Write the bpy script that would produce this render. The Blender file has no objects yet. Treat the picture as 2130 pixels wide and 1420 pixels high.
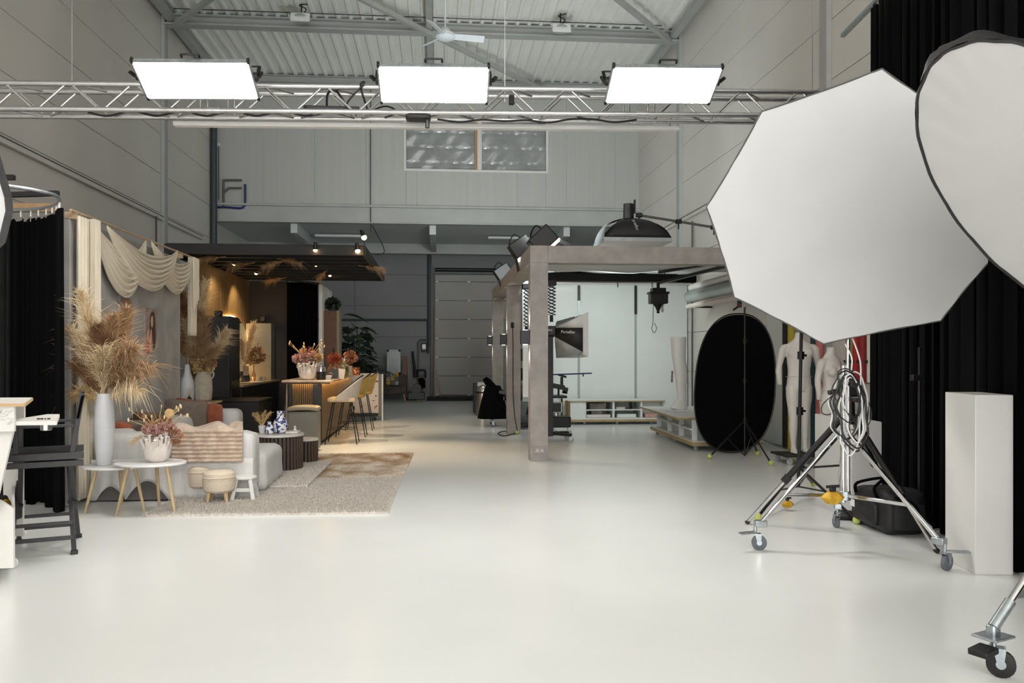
import bpy, bmesh, math, random
from mathutils import Vector, Matrix, Euler
R = random.Random(7)
PI = math.pi
scene = bpy.context.scene
col = scene.collection

# ---------------------------------------------------------------- camera
F, VX, HY, EYE = 1735.0, 912.0, 735.0, 1.5
TH = math.atan((1065 - VX) / F)
SN, CS = math.sin(TH), math.cos(TH)
cam_d = bpy.data.cameras.new('camera'); cam_d.sensor_width = 36.0
cam_d.lens = F / 2130 * 36.0; cam_d.shift_y = (HY - 710) / 2130; cam_d.clip_end = 200
cam = bpy.data.objects.new('camera', cam_d); col.objects.link(cam)
cam.location = (0, 0, EYE); cam.rotation_euler = (PI / 2, 0, -TH)
scene.camera = cam

# ---------------------------------------------------------------- world, exposure
scene.view_settings.view_transform = 'Standard'; scene.view_settings.look = 'None'
scene.view_settings.exposure = 0.0; scene.view_settings.gamma = 1.0
scene.view_settings.use_curve_mapping = False
w = bpy.data.worlds.new('world'); scene.world = w; w.use_nodes = True
w.node_tree.nodes['Background'].inputs[0].default_value = (1.0, 0.978, 0.958, 1)
WORLD = 4.3
w.node_tree.nodes["Background"].inputs[1].default_value = WORLD
PANEL_EMIT = 46.0          # the three big LED panels on the truss
WARM_EMIT = 1.25           # multiplier of the warm bar lamps
COOL_EMIT = 1.0            # multiplier of the cool lamps and added fills at the concrete frame

# ---------------------------------------------------------------- helpers
def ray(px, py):
    u = (px - 1065) / F; v = (HY - py) / F
    return (SN + u * CS, CS - u * SN, v)
def at(px, py, y):
    r = ray(px, py); t = y / r[1]
    return Vector((r[0] * t, y, EYE + r[2] * t))
def gd(px, py, z=0.0):
    r = ray(px, py); t = (z - EYE) / r[2]
    return Vector((r[0] * t, r[1] * t, z))
def onx(px, py, x):
    r = ray(px, py); t = x / r[0]
    return Vector((x, r[1] * t, EYE + r[2] * t))
def lin(c):
    o = []
    for k in c[:3]:
        k = k / 255.0
        o.append(k / 12.92 if k <= 0.04045 else ((k + 0.055) / 1.055) ** 2.4)
    return tuple(o) + (1.0,)

MATS = {}
def mat(name, rgb, rough=0.5, metal=0.0, var=0.0, vscale=6.0, bump=0.0, bscale=60.0, spec=0.5, emit=0.0, ecol=None,
        alpha=1.0, trans=0.0, rgb2=None, stretch=(1, 1, 1), detail=4.0, sheen=0.0, coat=0.0, ramp=(0.35, 0.65)):
    if name in MATS: return MATS[name]
    m = bpy.data.materials.new(name); m.use_nodes = True; MATS[name] = m
    nt = m.node_tree; b = nt.nodes['Principled BSDF']
    c = lin(rgb)
    b.inputs['Base Color'].default_value = c
    b.inputs['Roughness'].default_value = rough; b.inputs['Metallic'].default_value = metal
    b.inputs['Specular IOR Level'].default_value = spec
    if coat: b.inputs['Coat Weight'].default_value = coat; b.inputs['Coat Roughness'].default_value = 0.12
    if sheen: b.inputs['Sheen Weight'].default_value = sheen
    if trans: b.inputs['Transmission Weight'].default_value = trans
    if alpha < 1: b.inputs['Alpha'].default_value = alpha
    if emit:
        b.inputs['Emission Color'].default_value = lin(ecol or rgb); b.inputs['Emission Strength'].default_value = emit
    if var or rgb2 or bump:
        tc = nt.nodes.new('ShaderNodeTexCoord'); mp = nt.nodes.new('ShaderNodeMapping')
        nt.links.new(tc.outputs['Object'], mp.inputs[0]); mp.inputs['Scale'].default_value = stretch
    if var or rgb2:
        n = nt.nodes.new('ShaderNodeTexNoise'); n.inputs['Scale'].default_value = vscale; n.inputs['Detail'].default_value = detail
        nt.links.new(mp.outputs[0], n.inputs['Vector'])
        r = nt.nodes.new('ShaderNodeValToRGB'); nt.links.new(n.outputs['Fac'], r.inputs[0])
        c2 = lin(rgb2) if rgb2 else tuple(x * (1 - var) for x in c[:3]) + (1,)
        c1 = c if rgb2 else tuple(min(1, x * (1 + var * .5)) for x in c[:3]) + (1,)
        r.color_ramp.elements[0].color = c2; r.color_ramp.elements[1].color = c1
        r.color_ramp.elements[0].position = ramp[0]; r.color_ramp.elements[1].position = ramp[1]
        nt.links.new(r.outputs[0], b.inputs['Base Color'])
    if bump:
        n2 = nt.nodes.new('ShaderNodeTexNoise'); n2.inputs['Scale'].default_value = bscale; n2.inputs['Detail'].default_value = 3
        nt.links.new(mp.outputs[0], n2.inputs['Vector'])
        bp = nt.nodes.new('ShaderNodeBump'); bp.inputs['Strength'].default_value = bump; bp.inputs['Distance'].default_value = 0.02
        nt.links.new(n2.outputs['Fac'], bp.inputs['Height']); nt.links.new(bp.outputs[0], b.inputs['Normal'])
    return m

class MB:
    """collects shapes; build() links them as ONE mesh object"""
    def __init__(s): s.v = []; s.f = []
    def add(s, vs, fs):
        n = len(s.v); s.v += [tuple(v) for v in vs]; s.f += [tuple(i + n for i in f) for f in fs]; return s
    def box(s, x0, x1, y0, y1, z0, z1):
        return s.add([(x0,y0,z0),(x1,y0,z0),(x1,y1,z0),(x0,y1,z0),(x0,y0,z1),(x1,y0,z1),(x1,y1,z1),(x0,y1,z1)],
                     [(0,3,2,1),(4,5,6,7),(0,1,5,4),(1,2,6,5),(2,3,7,6),(3,0,4,7)])
    def obox(s, c, size, rot=(0, 0, 0)):
        M = Euler(rot).to_matrix(); c = Vector(c); h = [k / 2 for k in size]
        vs = [c + M @ Vector((h[0]*a, h[1]*b, h[2]*d)) for a, b, d in
              ((-1,-1,-1),(1,-1,-1),(1,1,-1),(-1,1,-1),(-1,-1,1),(1,-1,1),(1,1,1),(-1,1,1))]
        return s.add(vs, [(0,3,2,1),(4,5,6,7),(0,1,5,4),(1,2,6,5),(2,3,7,6),(3,0,4,7)])
    def hexa(s, b4, t4):
        return s.add(list(b4) + list(t4), [(0,3,2,1),(4,5,6,7),(0,1,5,4),(1,2,6,5),(2,3,7,6),(3,0,4,7)])
    def bar(s, p, q, w, h, up=(0, 0, 1), w2=None, h2=None):
        p, q = Vector(p), Vector(q); d = (q - p).normalized(); up = Vector(up)
        if abs(d.dot(up)) > .98: up = Vector((0, 1, 0))
        a = d.cross(up).normalized(); b = a.cross(d)
        w2 = w2 or w; h2 = h2 or h
        return s.hexa([p - a*w/2 - b*h/2, p + a*w/2 - b*h/2, p + a*w/2 + b*h/2, p - a*w/2 + b*h/2],
                      [q - a*w2/2 - b*h2/2, q + a*w2/2 - b*h2/2, q + a*w2/2 + b*h2/2, q - a*w2/2 + b*h2/2])
    def cyl(s, p, q, r0, r1=None, n=12):
        return s.tube([p, q], [r0, r0 if r1 is None else r1], n)
    def tube(s, pts, r, n=8, closed=False, caps=True):
        pts = [Vector(p) for p in pts]; k = len(pts)
        rr = r if isinstance(r, (list, tuple)) else [r] * k
        vs, fs, a = [], [], None
        for i, p in enumerate(pts):
            if closed: d = pts[(i+1) % k] - pts[i-1]
            else: d = pts[min(i+1, k-1)] - pts[max(i-1, 0)]
            if d.length < 1e-9: d = Vector((0, 0, 1))
            d.normalize()
            if a is None:
                up = Vector((0, 0, 1)) if abs(d.z) < .9 else Vector((1, 0, 0))
                a = d.cross(up).normalized()
            else:
                a = (a - d * a.dot(d))
                a = a.normalized() if a.length > 1e-6 else d.orthogonal().normalized()
            b = d.cross(a)
            for j in range(n):
                t = 2 * PI * j / n
                vs.append(p + (a * math.cos(t) + b * math.sin(t)) * rr[i])
        for i in range(k if closed else k - 1):
            i2 = (i + 1) % k
            for j in range(n):
                j2 = (j + 1) % n
                fs.append((i*n + j, i*n + j2, i2*n + j2, i2*n + j))
        if caps and not closed:
            fs.append(tuple(range(n))[::-1]); fs.append(tuple((k-1)*n + j for j in range(n)))
        return s.add(vs, fs)
    def lathe(s, prof, c=(0, 0, 0), n=24, sx=1.0, sy=1.0, caps=True):
        vs, fs = [], []; k = len(prof)
        for r, z in prof:
            for j in range(n):
                t = 2 * PI * j / n
                vs.append((c[0] + r*sx*math.cos(t), c[1] + r*sy*math.sin(t), c[2] + z))
        for i in range(k - 1):
            for j in range(n):
                j2 = (j + 1) % n
                fs.append((i*n + j, i*n + j2, (i+1)*n + j2, (i+1)*n + j))
        if caps:
            fs.append(tuple(range(n))[::-1]); fs.append(tuple((k-1)*n + j for j in range(n)))
        return s.add(vs, fs)
    def grid(s, fn, nu, nv, closeu=False):
        vs = [fn(i / (nu if closeu else nu - 1), j / (nv - 1)) for j in range(nv) for i in range(nu)]
        fs = []
        for j in range(nv - 1):
            for i in range(nu if closeu else nu - 1):
                i2 = (i + 1) % nu
                fs.append((j*nu + i, j*nu + i2, (j+1)*nu + i2, (j+1)*nu + i))
        return s.add(vs, fs)
    def ball(s, c, r, n=14, sc=(1, 1, 1), m=8):
        prof = [(r * math.sin(PI * (i + .02) / (m + .04)), -r * math.cos(PI * (i + .02) / (m + .04))) for i in range(m + 1)]
        vs, fs = [], []
        for a, z in prof:
            for j in range(n):
                t = 2*PI*j/n
                vs.append((c[0] + a*math.cos(t)*sc[0], c[1] + a*math.sin(t)*sc[1], c[2] + z*sc[2]))
        for i in range(m):
            for j in range(n):
                j2 = (j+1) % n
                fs.append((i*n+j, i*n+j2, (i+1)*n+j2, (i+1)*n+j))
        fs.append(tuple(range(n))[::-1]); fs.append(tuple(m*n + j for j in range(n)))
        return s.add(vs, fs)
    def prism(s, poly, ext):
        n = len(poly); e = Vector(ext)
        vs = [Vector(p) for p in poly] + [Vector(p) + e for p in poly]
        return s.add(vs, [tuple(range(n))[::-1], tuple(range(n, 2*n))] + [(i, (i+1) % n, n + (i+1) % n, n + i) for i in range(n)])
    def rbox(s, c, size, r=.05, n=5, fn=None, rot=None):
        """soft rounded box (superellipsoid-like) for upholstery"""
        bm = bmesh.new(); bmesh.ops.create_cube(bm, size=2.0)
        bmesh.ops.subdivide_edges(bm, edges=bm.edges[:], cuts=n, use_grid_fill=True)
        h = Vector(size) / 2; rr = min(r, min(h)); M = Euler(rot).to_matrix() if rot else None
        bm.verts.ensure_lookup_table()
        vs = []
        for v in bm.verts:
            p = Vector((v.co.x*h.x, v.co.y*h.y, v.co.z*h.z))
            q = Vector([max(-h[k]+rr, min(h[k]-rr, p[k])) for k in range(3)])
            d = p - q
            p = q + d.normalized()*rr if d.length > 1e-9 else p
            if fn: p = fn(p)
            if M: p = M @ p
            vs.append(p + Vector(c))
        fs = [tuple(v.index for v in f.verts) for f in bm.faces]; bm.free()
        return s.add(vs, fs)
    def build(s, name, m, parent=None, smooth=35, bevel=0.0, label=None, cat=None, group=None, kind=None, solid=0.0, local=False, recalc=True):
        me = bpy.data.meshes.new(name)
        vs = [Vector(v) for v in s.v]
        if parent is not None and not local:
            W = MW(parent).inverted(); vs = [W @ v for v in vs]; off = Vector((0, 0, 0))
        elif parent is None and not local:
            lo = [min(v[k] for v in vs) for k in range(3)]; hi = [max(v[k] for v in vs) for k in range(3)]
            off = Vector(((lo[0]+hi[0])/2, (lo[1]+hi[1])/2, lo[2])); vs = [v - off for v in vs]
        else: off = Vector((0, 0, 0))
        me.from_pydata(vs, [], s.f); me.update()
        if recalc:
            bm = bmesh.new(); bm.from_mesh(me); bmesh.ops.recalc_face_normals(bm, faces=bm.faces[:]); bm.to_mesh(me); bm.free()
        if smooth:
            me.polygons.foreach_set('use_smooth', [True] * len(me.polygons))
            me.set_sharp_from_angle(angle=math.radians(smooth))
        me.materials.append(MATS[m] if isinstance(m, str) else m)
        o = bpy.data.objects.new(name, me); col.objects.link(o); o.location = off
        if parent is not None: o.parent = parent
        if bevel:
            b = o.modifiers.new('bevel', 'BEVEL'); b.width = bevel; b.segments = 2; b.limit_method = 'ANGLE'; b.angle_limit = math.radians(40)
        if solid:
            b = o.modifiers.new('solidify', 'SOLIDIFY'); b.thickness = solid; b.offset = 0
        tag(o, label, cat, group, kind)
        return o
def MW(o):
    m = Matrix.LocRotScale(o.location, o.rotation_euler, o.scale)
    return (MW(o.parent) @ m) if o.parent else m
def tag(o, label=None, cat=None, group=None, kind=None):
    if label: o['label'] = label
    if cat: o['category'] = cat
    if group: o['group'] = group
    if kind: o['kind'] = kind
    return o
def thing(name, label, cat, loc=(0, 0, 0), rz=0.0, group=None):
    o = bpy.data.objects.new(name, None); col.objects.link(o); o.empty_display_size = .1
    o.location = loc; o.rotation_euler = (0, 0, rz)
    return tag(o, label, cat, group)
def kids(o): return [c for c in KIDS() if c.parent is o]
def KIDS(): return list(col.objects)
def copy_tree(o, label=None, loc=None, rz=None, parent=None):
    c = o.copy(); col.objects.link(c); c.parent = parent
    if label: c['label'] = label
    if loc is not None: c.location = loc
    if rz is not None: c.rotation_euler = (0, 0, rz)
    for ch in kids(o): copy_tree(ch, parent=c)
    return c
def inst(src, parent, loc=None, rot=None, scale=None):
    """a repeat of a part sharing its mesh"""
    c = src.copy(); col.objects.link(c); c.parent = parent
    if loc is not None: c.location = loc
    if rot is not None: c.rotation_euler = rot
    if scale is not None: c.scale = scale
    return c
def text_mb(txt, size, origin, xdir, ydir, thick=.0015, shear=0.0):
    cu = bpy.data.curves.new('lettering', 'FONT'); cu.body = txt; cu.size = size; cu.extrude = thick; cu.shear = shear; cu.resolution_u = 2
    ob = bpy.data.objects.new('lettering', cu)
    me = ob.to_mesh()
    xd, yd = Vector(xdir).normalized(), Vector(ydir).normalized(); zd = xd.cross(yd); o = Vector(origin)
    m = MB(); m.add([o + xd*v.co.x + yd*v.co.y + zd*v.co.z for v in me.vertices], [tuple(p.vertices) for p in me.polygons])
    ob.to_mesh_clear(); bpy.data.objects.remove(ob); bpy.data.curves.remove(cu)
    return m
def bez(p0, p1, p2, p3, n=12):
    p0, p1, p2, p3 = map(Vector, (p0, p1, p2, p3)); o = []
    for i in range(n + 1):
        t = i / n; a = 1 - t
        o.append(p0*a**3 + p1*3*a*a*t + p2*3*a*t*t + p3*t**3)
    return o
def spline(pts, n=6):
    pts = [Vector(p) for p in pts]; o = []
    for i in range(len(pts) - 1):
        a = pts[max(i-1, 0)]; b = pts[i]; c = pts[i+1]; d = pts[min(i+2, len(pts)-1)]
        for k in range(n):
            t = k / n
            o.append(.5*((2*b) + (c-a)*t + (2*a-5*b+4*c-d)*t*t + (3*b-a-3*c+d)*t**3))
    o.append(pts[-1]); return o
def lamp(name, kind, loc, energy, color=(1, 1, 1), size=.1, target=None, spot=60, blend=.6, parent=None):
    d = bpy.data.lights.new(name, kind); d.energy = energy; d.color = color
    if kind == 'AREA': d.size = size
    else: d.shadow_soft_size = size
    if kind == 'SPOT': d.spot_size = math.radians(spot); d.spot_blend = blend
    o = bpy.data.objects.new(name, d); col.objects.link(o); o.location = loc
    if target is not None: o.rotation_euler = (Vector(target) - Vector(loc)).to_track_quat('-Z', 'Y').to_euler()
    if parent is not None:
        Wm = MW(parent).inverted() @ MW(o); o.parent = parent
        o.location = Wm.to_translation(); o.rotation_euler = Wm.to_euler()
    return o

# ---------------------------------------------------------------- materials
mat('floor_paint', (224, 226, 224), .22, var=.05, vscale=.5, spec=.5, bump=.012, bscale=3)
mat('wall_sheet', (216, 212, 206), .45, var=.05, vscale=.6)
mat('wall_joint', (120, 119, 115), .7)
mat('mezz_sheet', (180, 181, 177), .45, var=.04, vscale=1, stretch=(8, 1, .2), bump=.1, bscale=8)
mat('roof_sheet', (240, 241, 236), .5, var=.05, vscale=.7)
mat('steel_grey', (172, 175, 172), .5, var=.06, vscale=2)
mat('soffit_grey', (196, 202, 202), .45, var=.05, vscale=.5)
mat('back_sheet', (108, 109, 109), .55, var=.05, vscale=1)
mat('door_sheet', (150, 147, 142), .6, var=.05, vscale=1)
mat('dark_pipe', (58, 64, 68), .45, var=.1)
mat('grey_pipe', (92, 92, 90), .5, var=.1)
mat('blue_pipe', (24, 44, 105), .35, var=.1)
mat('conduit', (70, 70, 68), .5, var=.1)
mat('alu', (196, 196, 196), .28, .95, var=.08, vscale=20)
mat('chrome', (205, 205, 205), .14, 1.0, var=.05, vscale=30)
mat('zinc', (170, 178, 182), .35, .9, var=.15, vscale=25)
mat('black_metal', (22, 22, 23), .4, .3, var=.15, vscale=20)
mat('black_plastic', (20, 20, 21), .45, var=.2, vscale=30)
mat('charcoal_wood', (50, 50, 53), .45, var=.15, vscale=15, stretch=(1, 1, .2))
mat('black_cloth', (6, 6, 8), .95, var=.3, vscale=18, spec=.1, stretch=(6, 6, .3))
mat('grey_cloth', (34, 34, 35), .95, var=.3, vscale=18, spec=.1, stretch=(6, 6, .3))
mat('diffuser', (255, 253, 246), .6, emit=PANEL_EMIT, ecol=(255, 251, 246), var=.01)
mat('white_plastic', (226, 227, 226), .4, var=.03)
mat('white_paint', (218, 217, 214), .4, var=.03, vscale=3)
mat('fan_white', (215, 222, 228), .35, var=.03)
mat('softbox_white', (211, 212, 212), .75, var=.03, vscale=2, bump=.06, bscale=4, detail=2)
mat('softbox_black', (24, 24, 26), .55, var=.3, vscale=10, bump=.3, bscale=15)
mat('silver_cloth', (170, 176, 178), .35, .4, var=.15, vscale=8)
mat('concrete', (158, 152, 147), .85, var=.14, vscale=6, bump=.12, bscale=40)
mat('glass_clear', (235, 240, 240), .05, trans=.9, var=.01)
# ================================================================ the hall
XL, XR = -6.05, 5.62
YC = [-7.0, 4.2, 11.55, 18.85, 23.0]
YM, YB = 23.0, 27.6
ZR = at(900, 45, 18.85).z            # underside of the roof sheet
fl = MB().box(XL - .2, XR + .2, -7, YB + .3, -.12, 0).build('floor', 'floor_paint', kind='structure', smooth=0)
tag(fl, 'glossy white painted floor of the studio hall')

JZ = [0.0] + [at(324, 363, 18.85).z - .86 * k for k in range(5, -5, -1)]
JZ = [z for z in JZ if 0 <= z < ZR - .1] + [ZR]
def side_wall(name, x, sgn, lab):
    wl = MB().box(min(x, x + sgn*.15), max(x, x + sgn*.15), -7, YB, 0, ZR).build(name, 'wall_joint', kind='structure', smooth=0, label=lab)
    for i in range(len(YC) - 1):
        for a, b in zip(JZ[:-1], JZ[1:]):
            if b - a < .1: continue
            MB().box(min(x, x - sgn*.03), max(x, x - sgn*.03), YC[i] + .012, YC[i+1] - .012, a + .005, b - .005).build('panel', 'wall_sheet', wl, bevel=.003)
    for a, b in zip(JZ[:-1], JZ[1:]):
        if a < at(100, 468, YM).z: MB().box(min(x, x - sgn*.03), max(x, x - sgn*.03), YM + .01, YB - .01, a + .005, b - .005).build('panel', 'wall_sheet', wl, bevel=.003)
    return wl
side_wall('wall_left', XL, -1, 'left hall wall of grey sandwich panels')
side_wall('wall_right', XR, 1, 'right hall wall of grey sandwich panels')
n = 0
for y in YC[1:4]:
    for x, s in ((XL, 1), (XR, -1)):
        n += 1; m = MB()
        x0, x1 = sorted((x + s*.035, x + s*.11))
        m.box(x0, x1, y - .1, y - .088, 0, ZR).box(x0, x1, y + .088, y + .1, 0, ZR)
        xx = x + s*.105; m.box(min(xx, xx + s*.012), max(xx, xx + s*.012), y - .11, y + .11, 0, ZR)
        m.build('trim_%d' % n, 'steel_grey', kind='structure', label='grey steel wall column')
# roof sheet with trapezoid ribs
roof = MB().box(XL - .1, XR + .1, -7, YM + .3, ZR, ZR + .12).build('ceiling', 'roof_sheet', kind='structure', smooth=0, label='profiled white roof sheeting')
rib = None; x = XL + .14
while x < XR:
    if rib is None:
        rib = MB().prism([(-.055, -7, 0), (-.03, -7, -.055), (.03, -7, -.055), (.055, -7, 0)], (0, 7 + YM, 0)).build('rib', 'roof_sheet', roof, local=True, smooth=0)
        rib.location = (x - roof.location.x, -roof.location.y, ZR - roof.location.z)
    else:
        inst(rib, roof, (x - roof.location.x, -roof.location.y, ZR - roof.location.z))
    x += .265
def ibeam(name, p, q, hgt, wid, m='steel_grey', t=.018, lab='grey steel roof beam'):
    b = MB(); p, q = Vector(p), Vector(q); u = Vector((0, 0, 1))
    b.bar(p + u*(hgt - t/2), q + u*(hgt - t/2), wid, t); b.bar(p + u*t/2, q + u*t/2, wid, t); b.bar(p + u*hgt/2, q + u*hgt/2, .012, hgt - 2*t)
    return b.build(name, m, kind='structure', label=lab, smooth=0)
zb = at(900, 72, 18.85).z
ibeam('trim_7', (XL + .12, 18.85, zb), (XR - .12, 18.85, zb), ZR - .06 - zb, .26, t=.03)
ibeam('trim_8', (XL + .12, 11.55, zb), (XR - .12, 11.55, zb), ZR - .06 - zb, .26, t=.03)
ibeam('trim_9', (XL + .12, YM - .3, zb + .05), (XR - .12, YM - .3, zb + .05), ZR - .11 - zb, .2)
px = at(893, 60, 18.85).x
for k, (a, b) in enumerate(((11.7, 18.7), (19.0, YM - .4))):
    MB().box(px - .07, px + .07, a, b, ZR - .25, ZR - .11).build('trim_%d' % (10 + k), 'steel_grey', kind='structure', label='grey steel ridge purlin', bevel=.006)
k = 12
for x in (XL + .25, XR - .25):
    MB().box(x - .08, x + .08, 4.2, YM - .4, ZR - .24, ZR - .1).build('trim_%d' % k, 'steel_grey', kind='structure', label='grey steel eaves beam along the wall', bevel=.006); k += 1
zd = ZR - .32
for a, b in (((px, 18.7), (gd(1135, 180, zd).x, YM - .45)), ((px, 18.7), (XL + .3, 11.7)), ((XL + .35, 18.7), (px, 11.7)), ((XR - .35, 18.7), (px, 11.7))):
    MB().bar((a[0], a[1], zd), (b[0], b[1], zd), .1, .1).build('trim_%d' % k, 'steel_grey', kind='structure', label='diagonal wind brace under the roof', bevel=.006); k += 1
# conduit along the roof beam, floodlights
tb = MB().tube([(XL + .4, 18.45, ZR - .07), (XR - .6, 18.45, ZR - .07)], .012, 6)
tb.build('ceiling_conduit', 'conduit', label='thin grey conduit running along the roof beam', cat='conduit')

# ---------------- mezzanine front wall with its foil covered window
z0 = at(900, 436, YM).z
W0, W1 = at(845, 300, YM), at(1135, 300, YM)
wz0, wz1 = at(900, 352, YM).z, at(900, 250, YM).z
mw = MB()
mw.box(XL, W0.x, YM, YM + .12, z0, ZR).box(W1.x, XR, YM, YM + .12, z0, ZR).box(W0.x, W1.x, YM, YM + .12, z0, wz0).box(W0.x, W1.x, YM, YM + .12, wz1, ZR)
mezz = mw.build('wall_back', 'wall_joint', kind='structure', smooth=0, label='upper back wall of vertical white panels with a window')
x = XL; sp = (at(1178, 300, YM).x - at(972, 300, YM).x) / 2; x = at(972, 300, YM).x - 6*sp
while x < XR:
    a, b = max(x, XL), min(x + sp, XR)
    if b > XL and b - a > .05:
        segs = [(z0, ZR)]
        if b > W0.x + .02 and a < W1.x - .02: segs = [(z0, wz0 - .0), (wz1, ZR)]
        spans = [(a, b, segs)]
        if segs[0][1] != ZR:
            spans = [(max(a, W0.x), min(b, W1.x), segs)]
            if a < W0.x: spans.append((a, W0.x, [(z0, ZR)]))
            if b > W1.x: spans.append((W1.x, b, [(z0, ZR)]))
        for a2, b2, sg in spans:
            for zz0, zz1 in sg:
                MB().box(a2 + .0015, b2 - .0015, YM - .03, YM, zz0, zz1).build('panel', 'mezz_sheet', mezz, bevel=.002)
    x += sp
win = thing('window_1', 'foil covered interior window with white frame and timber post', 'window', (W0.x, YM, wz0)); win['kind'] = 'structure'; del win['category']
fr = MB(); t = .07
fr.box(W0.x - t, W1.x + t, YM - .06, YM + .1, wz0 - t, wz0).box(W0.x - t, W1.x + t, YM - .06, YM + .1, wz1, wz1 + t)
fr.box(W0.x - t, W0.x, YM - .06, YM + .1, wz0, wz1).box(W1.x, W1.x + t, YM - .06, YM + .1, wz0, wz1)
xm = at(990, 300, YM).x; fr.box(xm + .04, xm + .16, YM - .03, YM + .1, wz0, wz1)
fr.build('frame', 'white_paint', win, bevel=.006)
mat('timber', (170, 136, 98), .6, var=.2, vscale=6, stretch=(1, 1, .2))
MB().box(xm - .04, xm + .04, YM - .04, YM + .08, wz0, wz1).build('post', 'timber', win)
mat('foil', (150, 153, 153), .18, var=.12, vscale=3, bump=.6, bscale=2.2, spec=.7)
def foil(a, b):
    def fn(u, v):
        x = a + (b - a)*u; z = wz0 + (wz1 - wz0)*v
        w = .012*math.sin(9*u + 5*v) + .01*math.sin(23*(u - .6*v)) + (.015 if abs((v*3.3) % 1 - .5) < .06 else 0)
        return (x, YM + .05 + w, z)
    return MB().grid(fn, 40, 30)
foil(W0.x, xm - .04).build('pane', 'foil', win); foil(xm + .16, W1.x).build('pane', 'foil', win)

# ---------------- mezzanine edge beam, soffit, back wall
zt, zs = at(900, 430, YM).z, at(900, 468, YM).z
m = MB().box(XL, XR, YM - .1, YM + .06, zs + .03, zt - .06).box(XL, XR, YM - .16, YM + .1, zt - .06, zt).box(XL, XR, YM - .18, YM + .1, zs, zs + .035)
m.build('trim_20', 'steel_grey', kind='structure', smooth=0, bevel=.006, label='grey edge beam of the mezzanine')
sof = MB().box(XL, XR, YM + .1, YB, zs + .02, zs + .14).build('ceiling.001', 'soffit_grey', kind='structure', smooth=0, label='underside of the mezzanine floor')
for x in (at(610, 480, YM).x, at(900, 480, YM).x, at(1180, 480, YM).x):
    MB().box(x - .09, x + .09, YM + .1, YB, zs - .25, zs + .02).build('joist', 'soffit_grey', sof, bevel=.006)
MB().box(XL, XR, YB - .5, YB - .3, zs - .3, zs + .02).build('joist', 'steel_grey', sof, bevel=.006)
bw = MB().box(XL, XR, YB, YB + .2, 0, zs).build('wall_back.001', 'wall_joint', kind='structure', smooth=0, label='rear wall of grey horizontal panels under the mezzanine')
DX0, DX1 = at(905, 700, YB).x, at(905, 700, YB).x + 3.6
dz1 = at(905, 571, YB).z
zj = [0, 1.02, 2.04, 3.06, 4.08, zs]
for a, b in zip(zj[:-1], zj[1:]):
    for x0, x1 in ((XL, at(738, 650, YB).x), (at(738, 650, YB).x, DX0 - .16), (DX1 + .16, XR)):
        MB().box(x0 + .006, x1 - .006, YB - .03, YB, a + .005, b - .005).build('panel', 'back_sheet', bw, bevel=.004)
MB().box(DX0 - .16, DX1 + .16, YB - .03, YB, dz1 + .02, zs).build('panel', 'back_sheet', bw, bevel=.004)
door = thing('door_1', 'wide grey sectional overhead door in the rear wall', 'door', ((DX0 + DX1)/2, YB - .06, 0)); door['kind'] = 'structure'; del door['category']
st = (at(975, 706, YB).z - at(975, 745, YB).z)
dp, hg = None, None; z = 0.14
mat('hinge', (170, 170, 168), .5, .2)
while z < dz1 - .05:
    h = min(st, dz1 - z)
    d = MB().box(DX0, DX1, YB - .09, YB - .04, z + .006, z + h - .006).build('panel', 'door_sheet', door, bevel=.005)
    for kx in (at(975, 700, YB).x, DX0 + .06, DX0 + 2.6):
        MB().box(kx - .05, kx + .05, YB - .12, YB - .09, z - .03, z + .03).build('hinge', 'hinge', d, bevel=.006)
    z += st
for x in (DX0 - .1, DX1 + .1):
    MB().box(x - .05, x + .05, YB - .14, YB - .03, .0, dz1 + .3).build('rail', 'conduit', door, bevel=.005)
MB().cyl((DX0, YB - .16, dz1 + .15), (DX1, YB - .16, dz1 + .15), .06).build('spring_shaft', 'black_metal', door)
MB().box(DX0 - .1, DX1 + .1, YB - .13, YB - .03, dz1, dz1 + .04).build('top_seal', 'black_plastic', door)
mat('mat_black', (22, 24, 26), .8, var=.2, vscale=10)
MB().box(DX0 - .25, DX1 + .2, YB - 1.05, YB - .15, 0, .1).build('door_ramp', 'mat_black', label='low black ramp along the foot of the overhead door', cat='ramp', bevel=.02)
# wall pipes and conduits in the back
def pipe(pts, r, m, name, lab, cat='pipe', n=10):
    return MB().tube(pts, r, n).build(name, m, label=lab, cat=cat)
yb = YB - .1
pipe([at(893, 508, yb), at(893, 720, yb)], .07, 'dark_pipe', 'wall_pipe', 'thick dark vertical pipe left of the overhead door')
pipe(spline([at(640, 665, yb), at(885, 665, yb), at(889, 668, yb), at(890, 690, yb), at(890, 735, yb)], 4), .035, 'dark_pipe', 'wall_pipe.001', 'long horizontal dark pipe bending down beside the door')
pipe([at(870, 770, yb), at(870, 712, yb), at(874, 707, yb), at(889, 706, yb)], .035, 'grey_pipe', 'wall_pipe.002', 'short bent pipe above the electricity meter')
mt = thing('electric_meter', 'oval grey electricity meter on the rear wall', 'meter', at(882, 722, yb))
c = at(882, 722, yb - .02); MB().obox(c, (.2, .1, .3)).build('body', 'conduit', mt, bevel=.04)
MB().obox(c + Vector((0, -.055, .02)), (.13, .02, .17)).build('window', 'foil', mt, bevel=.01)
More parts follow.
